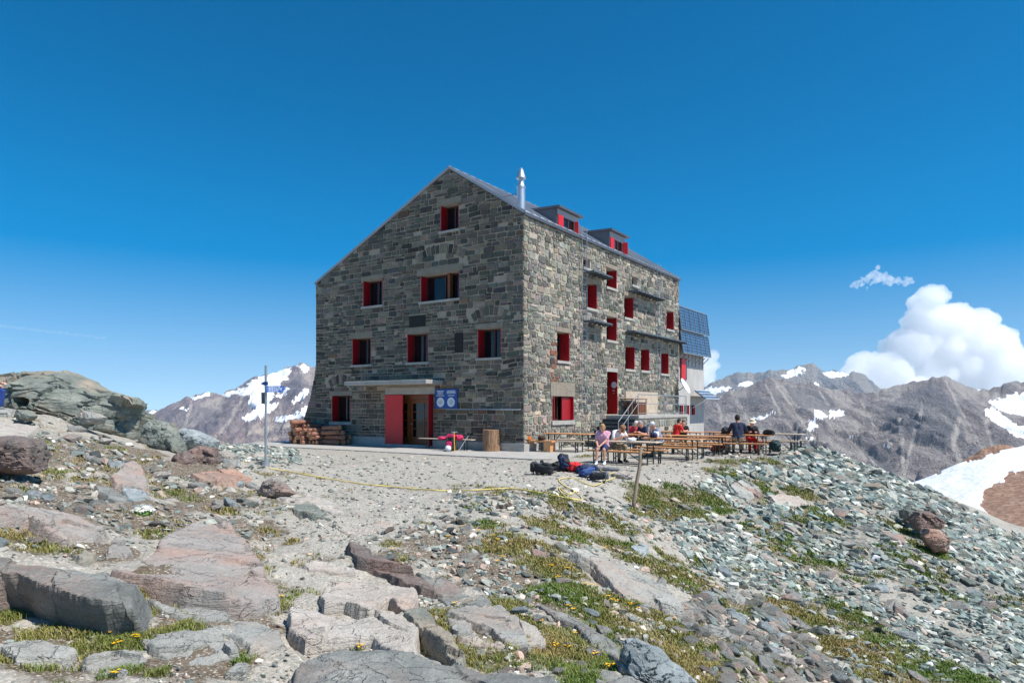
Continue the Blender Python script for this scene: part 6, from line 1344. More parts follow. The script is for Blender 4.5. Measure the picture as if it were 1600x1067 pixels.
WHO = {'T0': 'the table by the hut corner', 'T1': 'the pale worn table nearest the viewer', 'T2': 'the white-capped man\'s table', 'T3': 'the table of the man in the red shirt', 'T4': 'the empty orange table', 'T5': 'the table close to the hut wall', 'T6': 'the empty table in front of the annex corner', 'T8': 'the table of the man in navy', 'T7': 'the outermost table at the terrace edge'}
for key, (a, b, z) in TB.items():
    for sy in (-1, 1):
        put('b', BL[key][1] if not (key == 'T0') else 1, a + .06 * sy, b + sy * .62, .01 * sy, ('bench on the near side of ' if sy < 0 else 'bench on the far side of ') + WHO[key], 'bench', 'beer benches on the terrace')
a, b = hc(1046, 21.9); 
# bench and stump by the gable, block seat at the corner
xa, xb = gab(671, 690)[0], gab(753, 690)[0]
root = empty('wall_bench', from_hut((xa + xb) / 2 + .1, -.72, .0), HA, 'long thin bench standing under the blue notice board', 'bench'); s = MB(); board(s, xb - xa, .28, .47, .035); s.build('seat', M_board, root)
for sx in (-1, 1):
    for sy in (-1, 1): s = MB(); s.bar((sx * (xb - xa) * .36, sy * .09, 0), (sx * (xb - xa) * .36, sy * .09, .434), .03, .03); s.build('leg', M_gleg, root)
p = at_z(767, 704.5, 0.0); s = MB(); r4 = np.random.default_rng(6)
n = 40; V = []
for k in range(12):
    z = .88 * k / 11
    for j in range(n): a = 2 * pi * j / n; rr2 = .345 * (1 + .05 * float(perlin(np.array([cos(a) * 2, sin(a) * 2, 4.0]))) + .03 * cos(7 * a) + (.10 * max(0, 1 - z / .2)) * .5); V.append((rr2 * cos(a), rr2 * sin(a), z))
fcs = [(k * n + j, k * n + (j + 1) % n, (k + 1) * n + (j + 1) % n, (k + 1) * n + j) for k in range(11) for j in range(n)]
root = empty('tree_stump', p, 0, 'thick upright tree stump standing beside the bench', 'stump'); s.add(V, fcs); s.build('trunk', M_bark, root, smooth=True)
s = MB(); s.add([(x * .985, y * .985, .885) for x, y, z in V[-n:]] + [(x * .99, y * .99, .84) for x, y, z in V[-n:]], [tuple(range(n))] + [(j, n + j, n + (j + 1) % n, (j + 1) % n) for j in range(n)]); s.build('cut_top', M_cut, root)
p = at_z(842, 705, 0.0); root = empty('block_seat', p, HA, 'low heavy wooden seat at the corner of the hut', 'bench'); s = MB(); board(s, 1.5, .45, .46, .07, 2, .004); s.build('seat', M_orange, root)
for sx in (-.5, .5): s = MB(); s.box((sx - .16, -.19, 0), (sx + .16, .19, .388), bev=.01); s.build('leg', M_orange, root)
M_black = paint('black_nylon', lin((32, 34, 38)), .7, .2, 14); M_navy = paint('navy_fabric', lin((34, 48, 84)), .8, .2, 14); M_blue2 = paint('blue_fabric', lin((56, 84, 140)), .8, .3, 20); M_magenta = paint('magenta_nylon', lin((206, 40, 96)), .6, .15, 14); M_redn = paint('red_fabric', lin((204, 40, 44)), .8, .15, 14)
M_yelp = paint('yellow_paint', lin((236, 170, 40)), .4, .08); M_greyf = paint('grey_fabric', lin((112, 116, 120)), .85, .2, 14)
def blob_pack(bm_s, sx, sy, sz, e=.62, seed=0, n=22, amp=.16):
    """rounded, slightly lumpy block"""
    V, Fc = [], []
    for i in range(n + 1):
        th = -pi / 2 + pi * i / n
        for j in range(2 * n):
            ph = pi * j / n; f = lambda q: math.copysign(abs(q) ** e, q); V.append((f(cos(th)) * f(cos(ph)), f(cos(th)) * f(sin(ph)), f(sin(th))))
    V = np.array(V); V *= 1 + amp * fbm(V * 1.8 + seed * 5.1, 3)[:, None] + amp * .5 * fbm(V * 5 + seed, 2)[:, None]; V *= np.array([sx, sy, sz])
    Fc = [(i * 2 * n + j, i * 2 * n + (j + 1) % (2 * n), (i + 1) * 2 * n + (j + 1) % (2 * n), (i + 1) * 2 * n + j) for i in range(n) for j in range(2 * n)]
    return bm_s.add([tuple(q) for q in V], Fc)
def backpack(loc, M, body, lid, label, size=1.0, seed=1, group=None):
    root = empty('backpack', loc, 0, label, 'backpack', group); root.rotation_euler = M; root.scale = (size,) * 3
    s = MB(); blob_pack(s, .17, .12, .28, .5, seed); [s.v.__setitem__(i, (x, y, z + .28)) for i, (x, y, z) in enumerate(s.v)]; s.build('pack_body', body, root, smooth=True)
    s = MB(); blob_pack(s, .175, .135, .075, .6, seed + 2); s.v = [(x, y - .01, z + .57) for x, y, z in s.v]; s.build('lid', lid, root, smooth=True)
    s = MB(); blob_pack(s, .12, .05, .13, .55, seed + 4); s.v = [(x, y - .13, z + .20) for x, y, z in s.v]; s.build('front_pocket', lid, root, smooth=True)
    for sx in (-1, 1):
        s = MB(); s.tube([(sx * .08, .10, .54), (sx * .10, .19, .50), (sx * .11, .23, .36), (sx * .12, .20, .18), (sx * .13, .10, .06)], .018, 6); s.build('shoulder_strap', M_black, root, smooth=True)
    s = MB(); s.tube([(-.16, .09, .10), (-.26, .16, .09), (-.20, .28, .09), (0, .30, .09)], .022, 6); s.tube([(.16, .09, .10), (.26, .16, .09), (.20, .28, .09), (0.02, .31, .09)], .022, 6); s.build('hip_belt', M_black, root, smooth=True)
    for sx in (-1, 1): s = MB(); s.tube([(sx * .10, -.125, .08), (sx * .10, -.135, .30), (sx * .10, -.14, .56)], .007, 4); s.build('strap', M_greyf, root)
    return root
# gear dropped on the gravel
def lie(px, py, dz=.12): h = hit1(px, py); return (h[0], h[1], h[2] + dz)
backpack(lie(864, 742, .12), (rad(-82), 0, rad(70)), M_black, M_black, 'black backpack lying at the left end of the gear heap on the gravel', 0.95, 1)
backpack(lie(884, 737, .13), (rad(-60), rad(15), rad(15)), M_navy, M_black, 'navy backpack leaning in the middle of the gear heap on the gravel', 0.85, 2)
backpack(lie(906, 745, .10), (rad(-80), 0, rad(-60)), M_blue2, M_navy, 'blue patterned backpack lying in front of the gear heap', .82, 3)
backpack(lie(922, 750, .09), (rad(-85), 0, rad(-100)), M_black, M_greyf, 'small black and grey backpack at the right end of the gear heap', .75, 4)
def bundle(name, loc, mat, sz, seed, label, cat):
    s = MB(); blob_pack(s, sz[0], sz[1], sz[2], .8, seed, 26, .28); o = s.build(name, mat, smooth=True); o.location = loc; o.rotation_euler = (0, 0, seed); return tag(o, label, cat)
bundle('jacket', lie(898, 737, .14), M_redn, (.24, .18, .13), 1.2, 'crumpled red jacket lying across the gear heap', 'jacket')
bundle('jacket', lie(921, 735, .10), M_greyf, (.22, .14, .11), 2.2, 'crumpled grey and dark jacket behind the gear heap', 'jacket')
bundle('jacket', lie(874, 736, .12), M_black, (.26, .20, .14), 3.1, 'crumpled black jacket on top of the gear heap', 'jacket')
bundle('jacket', lie(914, 740, .12), M_navy, (.24, .20, .12), 4.1, 'crumpled navy jacket between the packs of the gear heap', 'jacket')
bundle('bag', lie(948, 735, .04), M_greyf, (.34, .12, .06), 2.9, 'flat grey bag lying right of the gear heap', 'bag')
bundle('stone', lie(972, 747, .05), bpy.data.materials['pale_pink_slab'], (.30, .13, .10), 2.6, 'long pale pink stone beside the loops of the hose', 'stone')
s = MB(); s.tube([lie(846, 737, .30), lie(850, 738, .16), lie(848, 742, .05)], [.05, .06, .055], 10); s.tube([lie(848, 742, .05), lie(839, 743, .04)], [.055, .04], 10)
tag(s.build('boot', M_black, smooth=True), 'black boot standing at the left of the gear heap', 'boot')
# pack, helmet, axe and pole at the wall bench
pb = at_z(703, 704.5, 0.0)
backpack((pb[0], pb[1], .03), (rad(-12), 0, rad(-20)), M_black, M_magenta, 'black and magenta backpack leaning on the bench under the notice board', 1.05, 6)
bundle('jacket', (pb[0] - .28, pb[1] + .32, .52), M_magenta, (.26, .12, .07), .3, 'magenta jacket spread on the bench left of the backpack', 'jacket'); bundle('jacket', (pb[0] + .36, pb[1] + .25, .55), M_magenta, (.20, .13, .11), .9, 'magenta jacket bunched on the bench right of the backpack', 'jacket')
root = empty('helmet', (pb[0] - .05, pb[1] - .28, .0), 0, 'white climbing helmet on the ground in front of the magenta backpack', 'helmet'); s = MB(); blob_pack(s, .13, .15, .13, .95, 3, 18, .02); s.v = [(x, y, z + .12) for x, y, z in s.v]; s.build('shell', M_white, root, smooth=True); s = MB(); s.lathe([(.135, .05), (.14, .06), (.135, .075)], n=24); s.build('rim', M_greyf, root)
root = empty('ice_axe', (pb[0] + .22, pb[1] - .24, .0), 0, 'yellow ice axe leaning against the magenta backpack', 'ice axe'); s = MB(); s.tube([(0, 0, .0), (-.04, .10, .78)], .02, 8); s.build('shaft', M_yelp, root); s = MB(); s.bar((-.14, .10, .78), (.10, .10, .80), .02, .035); s.build('head', M_steel, root)
root = empty('trekking_pole', (pb[0] + .36, pb[1] - .20, .0), 0, 'thin silver trekking pole leaning on the bench', 'pole'); s = MB(); s.tube([(0, 0, 0), (.40, .35, .62)], .008, 6); s.build('shaft', M_steel, root); s = MB(); s.tube([(.40, .35, .62), (.47, .41, .73)], .016, 8); s.build('grip', M_black, root)
ps = at_z(833, 705, 0.0)
s = MB()
for k in range(5): s.tube([(cos(t_) * (.15 - .01 * k), sin(t_) * (.12), .03 + .03 * k + .01 * sin(3 * t_)) for t_ in np.linspace(0, 2 * pi, 22)], .014, 6)
o = s.build('rope_coil', paint('orange_rope', lin((216, 120, 50)), .8, .2, 30), smooth=True); o.location = (ps[0] - .22, ps[1] + .1, .46); tag(o, 'orange rope coil on the heavy wooden seat at the corner', 'rope')
bundle('bag', (ps[0] + .35, ps[1] - .05, .56), paint('brown_bag', lin((76, 52, 46)), .8, .2, 14), (.24, .14, .10), 1.4, 'dark brown bag on the heavy wooden seat at the corner', 'bag')
# wood pile at the buttress
lx0, lx1 = gab(480, 690)[0], gab(548, 690)[0]; r4 = np.random.default_rng(16)
def log(c, axis, L, r, k):
    root = empty('log', c, 0, None, 'log', 'logs stacked against the hut'); d = Vector(axis).normalized(); M = d.to_track_quat('X', 'Z').to_matrix().to_4x4(); root.rotation_euler = M.to_euler()
    s = MB(); path = [(-L / 2 + L * q / 6, r4.normal(0, .006), r4.normal(0, .006)) for q in range(7)]; s.tube(path, [r * r4.uniform(.95, 1.06) for q in range(7)], 12); s.build('bark', M_lbark, root, smooth='auto')
    for e in (-1, 1): s = MB(); s.tube([(e * (L / 2 + .001), 0, 0), (e * (L / 2 + .006), 0, 0)], r * .93, 12); s.build('cut_end', M_cut, root)
    return root
axy = (hy[0], hy[1], 0); axx = (hx[0], hx[1], 0); cnt = 0
rows = [9, 9, 8, 7, 5, 3]; W_ = (lx1 - lx0) * .68
for q, nrow in enumerate(rows):
    for j in range(nrow):
        r = r4.uniform(.095, .125); xx = lx0 + .15 + (j + .5 * (q % 2) + .25 * q * .5) * W_ / 8; yy = -.85 + r4.normal(0, .14); c = from_hut(xx, yy, .11 + q * .19 + r4.normal(0, .012))
        o = log(c, (axy[0] + r4.normal(0, .12), axy[1], r4.normal(0, .03)), r4.uniform(.8, 1.15), r, cnt); tag(o, 'short log with its sawn end facing the viewer in the wood pile'); cnt += 1
for q, nrow in enumerate([3, 3, 2, 1]):
    for j in range(nrow):
        r = r4.uniform(.11, .14); c = from_hut(lx1 - .30 + r4.normal(0, .09), -1.0 + j * .27 + (q % 2) * .12, .13 + q * .23)
        o = log(c, (axx[0], axx[1] + r4.normal(0, .08), r4.normal(0, .03)), r4.uniform(.95, 1.15), r, cnt); tag(o, 'log lying parallel to the wall at the right of the wood pile'); cnt += 1
# signpost
h = hit1(415, 727); D = h[1]; up = (727 - 571) / F * D; root = empty('signpost', h, 0, 'tall steel signpost with blue arrow boards left of the hut', 'signpost')
s = MB(); s.tube([(0, 0, -.1), (.005, 0, up)], .032, 12); s.tube([(0, 0, -.05), (0, 0, .10)], .10, 12); s.build('pole', M_galv, root, smooth='auto')
M_sign = paint('blue_sign', lin((20, 120, 220)), .35, .05); M_sign2 = paint('deep_blue_sign', lin((20, 58, 120)), .35, .05)
k = D / F
def arrow(z0, z1, x0, x1, yy, mat, nm='arrow_board', tip=1):
    s = MB(); zc = (z0 + z1) / 2; tipx = x1 if tip > 0 else x0; e = .10 * tip
    poly = [(x0, z0), (x1 - e, z0), (x1, zc), (x1 - e, z1), (x0, z1)] if tip > 0 else [(x1, z0), (x1, z1), (x0 - e, z1), (x0, zc), (x0 - e, z0)]
    s.prism(poly, 'y', yy - .012, yy); b = s.build(nm, mat, root)
    s = MB(); xx = x0 + .06 if tip > 0 else x0 + .14; r_ = np.random.default_rng(int(z0 * 1000))
    while xx < x1 - .16: L = r_.uniform(.02, .06); s.box((xx, yy - .016, zc - .016), (xx + L, yy - .0125, zc + .016)); xx += L + .02
    s.build('lettering', M_white, b)
def zs(py): return (727 - py) * k
arrow(zs(606.2), zs(603.0), (417.5 - 415) * k, (446 - 415) * k, -.05, M_sign); arrow(zs(609.5), zs(606.6), (417.5 - 415) * k, (449 - 415) * k, -.05, M_sign); arrow(zs(612.8), zs(609.9), (417.5 - 415) * k, (445 - 415) * k, -.05, M_sign)
arrow(zs(602), zs(596.5), (408 - 415) * k, (420 - 415) * k, -.06, M_sign2, tip=-1)
s = MB(); s.box((-.13, .03, zs(631)), (.02, .06, zs(613)), bev=.006); s.build('back_plate', M_dsteel, root)
# leaning stake at the brow with stones round its foot
h = hit1(989, 795); tp = P(1003, 699, h[1] + .25); s = MB(); pts = [h + (tp - h) * q / 8 + np.array([r4.normal(0, .008), r4.normal(0, .008), 0]) for q in range(9)]; pts[0] = h + np.array([0, 0, -.15]); s.tube(pts, np.linspace(.05, .036, 9), 10)
t = NT('grey_old_wood'); v = t.coord((9, 9, 1)); n = t.noise(v, 3, 6, .65); t.color(t.ramp(n, [(.3, lin((120, 104, 86))), (.7, lin((170, 152, 130)))])); t.rough(.9); t.bump(n, .5, .01)
tag(s.build('wooden_stake', t.m, smooth=True), 'leaning grey wooden stake planted at the brow of the slope', 'stake')
# garden hose
def hose(pix, label):
    pix = np.array(pix, float); q = []
    for a in range(len(pix) - 1):
        p0, p1, p2, p3 = pix[max(a - 1, 0)], pix[a], pix[a + 1], pix[min(a + 2, len(pix) - 1)]
        for u in np.linspace(0, 1, 8, endpoint=False): q.append(.5 * ((2 * p1) + (-p0 + p2) * u + (2 * p0 - 5 * p1 + 4 * p2 - p3) * u * u + (-p0 + 3 * p1 - 3 * p2 + p3) * u ** 3))
    q = np.array(q); h = hit(q[:, 0], q[:, 1]); h = h[~np.isnan(h[:, 0])]; h[:, 2] = H(h[:, 0], h[:, 1]) + .03; s = MB(); s.tube(h, .014, 7); return tag(s.build('garden_hose', M_hose, smooth=True), label, 'hose')
M_hose = paint('yellow_hose', lin((222, 200, 118)), .5, .1, 5)
hose([(420, 733), (450, 738), (500, 747), (560, 757), (600, 761), (645, 765), (690, 768), (735, 768), (770, 766), (800, 765), (830, 769), (870, 777), (904, 783), (909, 780), (900, 771), (886, 763), (876, 756), (874, 751), (884, 748), (900, 750), (915, 757), (930, 760), (944, 754), (958, 749), (962, 744), (961, 740), (950, 742), (940, 737), (930, 730), (905, 724), (882, 721)], 'long yellow hose snaking over the gravel in front of the hut')
hose([(905, 783), (885, 778), (876, 770), (874, 763), (882, 770), (892, 774), (897, 770), (895, 764)], 'short yellow hose end looped beside the longer hose')
# crates, folded table on the landing
lz = SZ_; p0 = from_hut(.55, SY0 + 2.6, lz)
root = empty('wooden_crate', p0, HA, 'brown wooden crate standing on the landing behind the railing', 'crate'); s = MB()
for q in range(5): s.box((.28, -.55 + q * .22, .02), (.30, -.37 + q * .22, .62))
s.box((-.28, -.56, .0), (.28, .56, .60)); s.build('crate_body', M_wood, root); s = MB(); s.box((-.3, -.58, .62), (.32, .58, .66)); s.build('lid', M_wood, root)
root = empty('folding_table', from_hut(.42, SY0 + 2.5, lz), HA, 'brown table board standing on the landing above the crate', 'table'); s = MB(); s.box((-.34, -1.0, .80), (.34, 1.0, .84), bev=.006); s.build('table_top', M_wood, root)
for sx in (-.3, .3):
    for sy in (-.9, .9): s = MB(); s.bar((sx, sy, 0), (sx, sy, .80), .04, .04); s.build('leg', M_dsteel, root)
# things on the tables
def on_table(key, dx, dy): a, b, z = TB[key]; p = from_hut(a + dx, b + dy); p[2] = z + .742; return p
bundle('paper_bag', on_table('T1', .12, .05) + np.array([0, 0, .05]), M_white, (.20, .12, .06), .8, 'crumpled white cloth lying on the pale worn table', 'cloth')
bundle('rucksack', on_table('T2', -.72, -.05) + np.array([0, 0, .08]), M_navy, (.20, .12, .10), 1.6, 'small blue bag lying on the table of the man in the white cap', 'bag')
bundle('hat', on_table('T2', -.70, .12) + np.array([0, 0, .12]), M_white, (.16, .10, .10), 1.1, 'white bag behind the small blue bag', 'bag')
bundle('bag', on_table('T8', -.72, .05) + np.array([0, 0, .12]), M_black, (.20, .16, .15), .7, 'round black bag on the table left of the man in navy', 'bag')
bundle('bag', on_table('T8', .95, .1) + np.array([0, 0, .09]), M_black, (.26, .14, .11), 1.9, 'black bag on the table right of the person in the cream hat', 'bag')
bundle('rucksack', from_hut(TB['T8'][0] + 1.25, TB['T8'][1] - .2, TB['T8'][2] + .34), paint('dark_green_fabric', lin((40, 62, 62)), .8, .2, 14), (.34, .2, .2), 1.3, 'dark green bag beside the outermost bench', 'bag')
bundle('rucksack', from_hut(TB['T8'][0] - 1.0, TB['T8'][1] - .1, TB['T8'][2] + .2), M_redn, (.28, .2, .18), 2.3, 'red bag under the table left of the man in navy', 'bag')
# ------------------------------------------------------------------ people: one remeshed body each, clothes and hair as parts
M_skin = paint('skin', lin((214, 160, 134)), .55, .06, 20, 0, .05); M_skin2 = paint('tanned_skin', lin((188, 130, 102)), .55, .06, 20, 0, .05)
M_eye = paint('dark_eye', lin((40, 30, 26)), .3, .05)
def capsule(bm, a, b, ra, rb, n=12):
    a, b = Vector(a), Vector(b); d = b - a; L = d.length; q = d.normalized().to_track_quat('Z', 'Y').to_matrix().to_4x4() if L > 1e-6 else Matrix(); q.translation = a
    prof = [(ra * sin(t_), -ra * cos(t_)) for t_ in np.linspace(.05, pi / 2, 5)] + [(rb * cos(t_), L + rb * sin(t_)) for t_ in np.linspace(0, pi / 2 - .05, 5)]
    rings = []
    for r, z in prof: rings.append([bm.verts.new(q @ Vector((r * cos(2 * pi * j / n), r * sin(2 * pi * j / n), z))) for j in range(n)])
    for k in range(len(rings) - 1):
        for j in range(n): bm.faces.new((rings[k][j], rings[k][(j + 1) % n], rings[k + 1][(j + 1) % n], rings[k + 1][j]))
    bm.faces.new(rings[0][::-1]); bm.faces.new(rings[-1])
def ellip(bm, c, r, M=Matrix()):
    bmesh.ops.create_icosphere(bm, subdivisions=3, radius=1, matrix=Matrix.Translation(Vector(c)) @ M @ Matrix.Diagonal((*r, 1)))
def remesh(name, bm, vox, mat, parent, smooth_it=4):
    me = bpy.data.meshes.new(name); bm.to_mesh(me); bm.free(); o = bpy.data.objects.new(name, me); COL.objects.link(o)
    r = o.modifiers.new('r', 'REMESH'); r.mode = 'VOXEL'; r.voxel_size = vox
    if smooth_it: m = o.modifiers.new('s', 'SMOOTH'); m.factor = .5; m.iterations = smooth_it
    bpy.context.view_layer.update(); me2 = bpy.data.meshes.new_from_object(o.evaluated_get(bpy.context.evaluated_depsgraph_get())); o.modifiers.clear(); o.data = me2; bpy.data.meshes.remove(me)
    me2.polygons.foreach_set('use_smooth', [True] * len(me2.polygons)); me2.materials.clear(); me2.materials.append(mat); me2.update(); o.parent = parent; return o
def ik(a, c, l1, l2, hint):
    a, c, hint = Vector(a), Vector(c), Vector(hint); d = c - a; L = min(d.length, (l1 + l2) * .995); d = d.normalized(); c = a + d * L
    x = (l1 * l1 - l2 * l2 + L * L) / (2 * L); hgt = sqrt(max(l1 * l1 - x * x, 0)); n = hint - d * hint.dot(d); n = n.normalized(); return a + d * x + n * hgt, c
def person(loc, yaw, label, shirt, legs, hair, sleeve='short', shorts=False, lean=.25, turn=0.0, nod=.15, hands=None, hat=None, shoe=None, seat=.47, scale=1.0, skin=None, feet=None, long_hair=False, hatmat=None, legdir=1.0):
    """sits with hips above loc, facing +y of its own frame"""
    skin = skin or M_skin; root = empty('person', loc, yaw, label, 'person'); root.scale = (scale,) * 3
    hip = Vector((0, 0, seat + .10)); R = Matrix.Rotation(-lean, 3, 'X')
    def T(x, y, z): return hip + R @ Vector((x, y, z))
    waist, chest, neck0, neck1 = T(0, .0, .16), T(0, .02, .34), T(0, .01, .50), T(0, .025, .57)
    Rh = R @ Matrix.Rotation(turn, 3, 'Z') @ Matrix.Rotation(-nod, 3, 'X')
    head = neck1 + Rh @ Vector((0, .025, .10)); Hm = Rh.to_4x4()
    def Hd(x, y, z): return head + Rh @ Vector((x, y, z))
    sh = [T(-.185, .0, .44), T(.185, .0, .44)]
    kn = [Vector((-.11, .43 * legdir, seat + .03)), Vector((.11, .43 * legdir, seat + .03))]; ft = feet or [Vector((-.12, .40 * legdir, .07)), Vector((.13, .46 * legdir, .07))]
    hp = [hip + Vector((-.09, 0, 0)), hip + Vector((.09, 0, 0))]
    hands = hands or [(-.10, .40, seat + .16), (.10, .40, seat + .16)]
    arms = []
    for k in (0, 1):
        sgn = -1 if k == 0 else 1; e, w = ik(sh[k], hands[k], .29, .26, (sgn * .6, -.4, -.8)); arms.append((sh[k], e, w))
    def torso(bm, g):
        capsule(bm, hip + Vector((-.07, 0, 0)), hip + Vector((.07, 0, 0)), .115 + g, .115 + g); capsule(bm, hip, waist, .125 + g, .118 + g)
        for sx in (-.06, .06): capsule(bm, T(sx, .0, .12), T(sx * 1.1, .015, .36), .105 + g, .115 + g)
        capsule(bm, T(-.13, 0, .43), T(.13, 0, .43), .075 + g, .075 + g)
    b = bmesh.new(); torso(b, 0); capsule(b, neck0 - Vector((0, 0, .06)), neck1 + Rh @ Vector((0, .01, .04)), .062, .055)
    ellip(b, head, (.078, .098, .118), Hm); ellip(b, Hd(0, .035, -.055), (.058, .066, .065), Hm); capsule(b, Hd(0, .098, .005), Hd(0, .118, -.022), .010, .014); ellip(b, Hd(0, .090, -.062), (.028, .014, .012), Hm); capsule(b, Hd(-.035, .082, .022), Hd(.035, .082, .022), .014, .014)
    for sx in (-1, 1): ellip(b, Hd(sx * .082, -.005, -.01), (.012, .022, .034), Hm)
    for k in (0, 1):
        sgn = -1 if k == 0 else 1; s_, e, w = arms[k]; capsule(b, s_, e, .052, .040); capsule(b, e, w, .041, .028)
        d = (w - e).normalized(); side = d.cross(Vector((0, 0, 1))); side = side.normalized() if side.length > .1 else Vector((1, 0, 0)); up = side.cross(d)
        capsule(b, w, w + d * .07, .026, .030); capsule(b, w + side * .018, w + d * .075 + side * .022, .018, .018); capsule(b, w - side * .018, w + d * .075 - side * .022, .018, .018)
        for q, (off, L) in enumerate(((-.030, .062), (-.010, .074), (.010, .070), (.030, .054))):
            p0 = w + d * .082 + side * off; p1 = p0 + d * L * .5 - up * .006; p2 = p1 + (d * .75 - up * .65) * L * .55; capsule(b, p0, p1, .0092, .0088, 8); capsule(b, p1, p2, .0088, .0076, 8)
        p0 = w + d * .02 - side * sgn * .026; p1 = p0 + (d * .7 - side * sgn * .6) * .042; capsule(b, p0, p1, .012, .010, 8); capsule(b, p1, p1 + (d * .95 - up * .2) * .032, .010, .008, 8)
        capsule(b, hp[k], kn[k], .082, .056); capsule(b, kn[k], ft[k] + Vector((0, -.01, .05)), .054, .036); capsule(b, ft[k] + Vector((0, -.03, -.02)), ft[k] + Vector((0, .13, -.035)), .036, .030)
    remesh('body', b, .0095, skin, root, 3)
    for sx in (-1, 1):
        me = MB(); M4 = Matrix.Translation(Hd(sx * .032, .086, .004)); me.lathe([(.001, -.009), (.007, -.005), (.009, 0), (.007, .005), (.001, .009)], (0, 0, 0), 10, 0, M4); me.build('eye', M_eye, root, smooth=True)
    b = bmesh.new(); torso(b, .016)
    for k in (0, 1):
        s_, e, w = arms[k]
        if sleeve == 'short': capsule(b, s_, s_.lerp(e, .62), .070, .062)
        else: capsule(b, s_, e, .070, .056); capsule(b, e, e.lerp(w, .93), .057, .045)
    remesh('shirt' if sleeve == 'short' else 'jacket', b, .016, shirt, root, 2)
    b = bmesh.new(); capsule(b, hip + Vector((-.07, 0, -.01)), hip + Vector((.07, 0, -.01)), .132, .132)
    for k in (0, 1):
        if shorts: capsule(b, hp[k], hp[k].lerp(kn[k], .86), .100, .085)
        else: capsule(b, hp[k], kn[k], .098, .072); capsule(b, kn[k], ft[k] + Vector((0, -.01, .08)), .071, .056)
    remesh('shorts' if shorts else 'trousers', b, .016, legs, root, 2)
    for k in (0, 1):
        b = bmesh.new(); f0 = ft[k]; capsule(b, f0 + Vector((0, -.035, -.018)), f0 + Vector((0, .145, -.03)), .047, .040); capsule(b, f0 + Vector((0, -.02, 0)), f0 + Vector((0, -.015, .07)), .047, .044); remesh('shoe', b, .014, shoe or M_black, root, 2)
    b = bmesh.new(); ellip(b, Hd(0, -.020, .030), (.088, .098, .108), Hm)
    if long_hair: ellip(b, Hd(0, -.05, -.03), (.085, .065, .12), Hm); [ellip(b, Hd(sx * .07, -.01, -.02), (.028, .06, .08), Hm) for sx in (-1, 1)]
    else: ellip(b, Hd(0, -.045, -.01), (.080, .062, .085), Hm)
    remesh('hair', b, .012, hair, root, 2)
    if hat:
        s = MB(); M4 = Matrix.Translation(Hd(0, -.005, .062)) @ Hm
        if hat == 'cap':
            s.lathe([(.100, -.02), (.102, .0), (.098, .035), (.078, .065), (.045, .08), (.005, .084)], n=24, M=M4); q = [(sin(t_) * .085, .07 + cos(t_) * .11, -.012 - .02 * cos(t_)) for t_ in np.linspace(-1.35, 1.35, 12)]
            s.add([tuple(M4 @ Vector(p)) for p in q] + [tuple(M4 @ Vector((p[0], p[1], p[2] - .008))) for p in q], [tuple(range(12)), tuple(range(12, 24))[::-1]] + [(i, i + 1, 13 + i, 12 + i) for i in range(11)])
        else: s.lathe([(.17, -.03), (.165, -.02), (.115, -.006), (.100, .0), (.098, .05), (.085, .085), (.05, .095), (.005, .09)], n=28, M=M4)
        s.build('hat', hatmat or M_white, root, smooth='auto')
    return root
t = NT('pink_check_cloth'); v = t.coord(); ch = t.n('ShaderNodeTexChecker'); ch.inputs['Scale'].default_value = 28; t.l(v, ch.inputs[0]); ch.inputs[1].default_value = (*lin((214, 130, 160)), 1); ch.inputs[2].default_value = (*lin((236, 196, 208)), 1); t.color(ch.outputs[0]); t.rough(.85); M_pink = t.m
M_whitec = paint('white_cotton', lin((222, 220, 216)), .85, .06, 8); M_redc = paint('pink_red_cotton', lin((208, 62, 78)), .85, .1, 8); M_brightred = paint('bright_red_cotton', lin((222, 44, 36)), .85, .1, 8); M_bluec = paint('blue_grey_cotton', lin((138, 150, 178)), .85, .12, 8); M_navyj = paint('navy_jacket_cloth', lin((26, 38, 66)), .75, .15, 8)
M_blackc = paint('black_cloth', lin((34, 34, 40)), .85, .2, 8); M_khaki = paint('khaki_cloth', lin((150, 138, 116)), .85, .1, 8); M_blond = paint('blond_hair', lin((176, 136, 92)), .7, .2, 40); M_brownh = paint('brown_hair', lin((72, 50, 38)), .7, .2, 40); M_darkh = paint('dark_hair', lin((34, 28, 26)), .7, .2, 40); M_greyh = paint('grey_hair', lin((150, 152, 156)), .7, .15, 40); M_cream = paint('cream_straw', lin((228, 214, 184)), .8, .06, 20); M_bluet = paint('blue_trouser_cloth', lin((40, 70, 140)), .85, .15, 10)
def seat_at(key, side, px):
    """a place on the bench of a table (side -1 near, +1 far), under a given picture column"""
    a, b, z = TB[key]; yb = b + side * .62
    best = min(np.linspace(a - 1.3, a + 1.3, 261), key=lambda xx: abs(to_px(from_hut(xx, yb, 1.0))[0] - px)); p = from_hut(best, yb); p[2] = z; return p
NEAR, FAR = HA + pi, HA       # facing the viewer / facing the hut's far end
person(seat_at('T1', -1, 943), HA + pi + .25, 'woman in a pink checked shirt and dark shorts looking down on the near bench', M_pink, M_navy, M_blond, 'short', True, .12, .1, .65, [(.02, .36, .62), (.10, .36, .60)], shoe=M_white, long_hair=True)
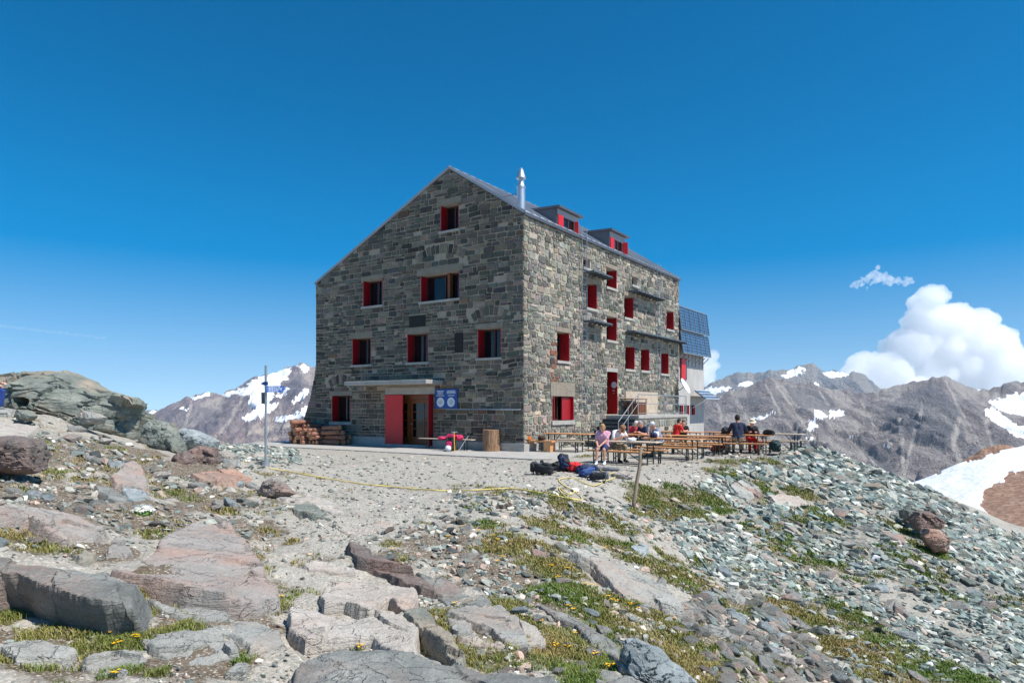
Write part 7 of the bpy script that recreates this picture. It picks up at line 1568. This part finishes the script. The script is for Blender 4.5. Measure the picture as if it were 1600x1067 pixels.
person(seat_at('T1', 1, 961), HA + pi + 1.0, 'woman in a white shirt and brown cap bending over the table', M_whitec, M_khaki, M_brownh, 'short', False, .55, -.1, .55, [(-.12, .52, .80), (.14, .55, .80)], hat='cap', hatmat=paint('brown_cap', lin((132, 96, 66)), .8, .1), scale=1.06)
person(seat_at('T3', 1, 990), HA + pi + .7, 'man in a pink-red shirt and pale cap leaning on his table', M_redc, M_greyf, M_greyh, 'short', False, .42, .1, .35, [(-.12, .50, .80), (.10, .48, .80)], hat='cap', hatmat=paint('pale_cap', lin((206, 198, 190)), .8, .06))
person(seat_at('T3', 1, 1008), HA + pi - .3, 'grey-haired person in dark blue beside the man in the pink-red shirt', M_navy, M_greyf, M_greyh, 'short', False, .35, .2, .45, [(-.10, .44, .80), (.12, .46, .80)])
person(seat_at('T2', 1, 1031), HA + pi - .75, 'man in a white cap and blue-grey shirt with a hand raised to his mouth', M_bluec, M_greyf, M_greyh, 'short', False, .35, 0, .15, [(-.15, .42, .80), (.05, .34, 1.02)], hat='cap')
person(seat_at('T5', -1, 1056), HA - .5, 'person in a bright red shirt with dark hair, back to the viewer', M_brightred, M_blackc, M_darkh, 'short', False, .22, -.3, .1, [(-.14, .46, .80), (.2, .46, .80)])
person(seat_at('T5', 1, 1068), HA + pi + .3, 'dark-haired person in black across from the one in bright red', M_blackc, M_blackc, M_darkh, 'short', False, .25, .2, .2, [(-.14, .44, .80), (.14, .44, .80)], scale=.94)
person(seat_at('T8', -1, 1153), HA + .35, 'broad man in a navy jacket with his back to the viewer', M_navyj, M_khaki, M_darkh, 'long', False, .18, 0, .1, [(-.20, .46, .80), (.22, .46, .80)], scale=1.14, skin=M_skin2)
person(seat_at('T8', 1, 1173), HA + pi + .45, 'person in a cream brimmed hat, black jacket and red trousers facing the man in navy', M_blackc, M_redn, M_brownh, 'long', False, .2, .3, .15, [(-.14, .42, .82), (.14, .40, .82)], hat='brim', hatmat=M_cream)
h = P(9, 637, 17.0)
person((h[0] - .62, h[1], h[2] - .08), rad(-90) + .15, 'hiker in blue trousers and hiking boots resting at the left picture edge', M_greyf, M_bluet, M_brownh, 'short', False, .3, 0, .2, [(-.12, .42, .70), (.16, .46, .64)], shoe=M_greyf)
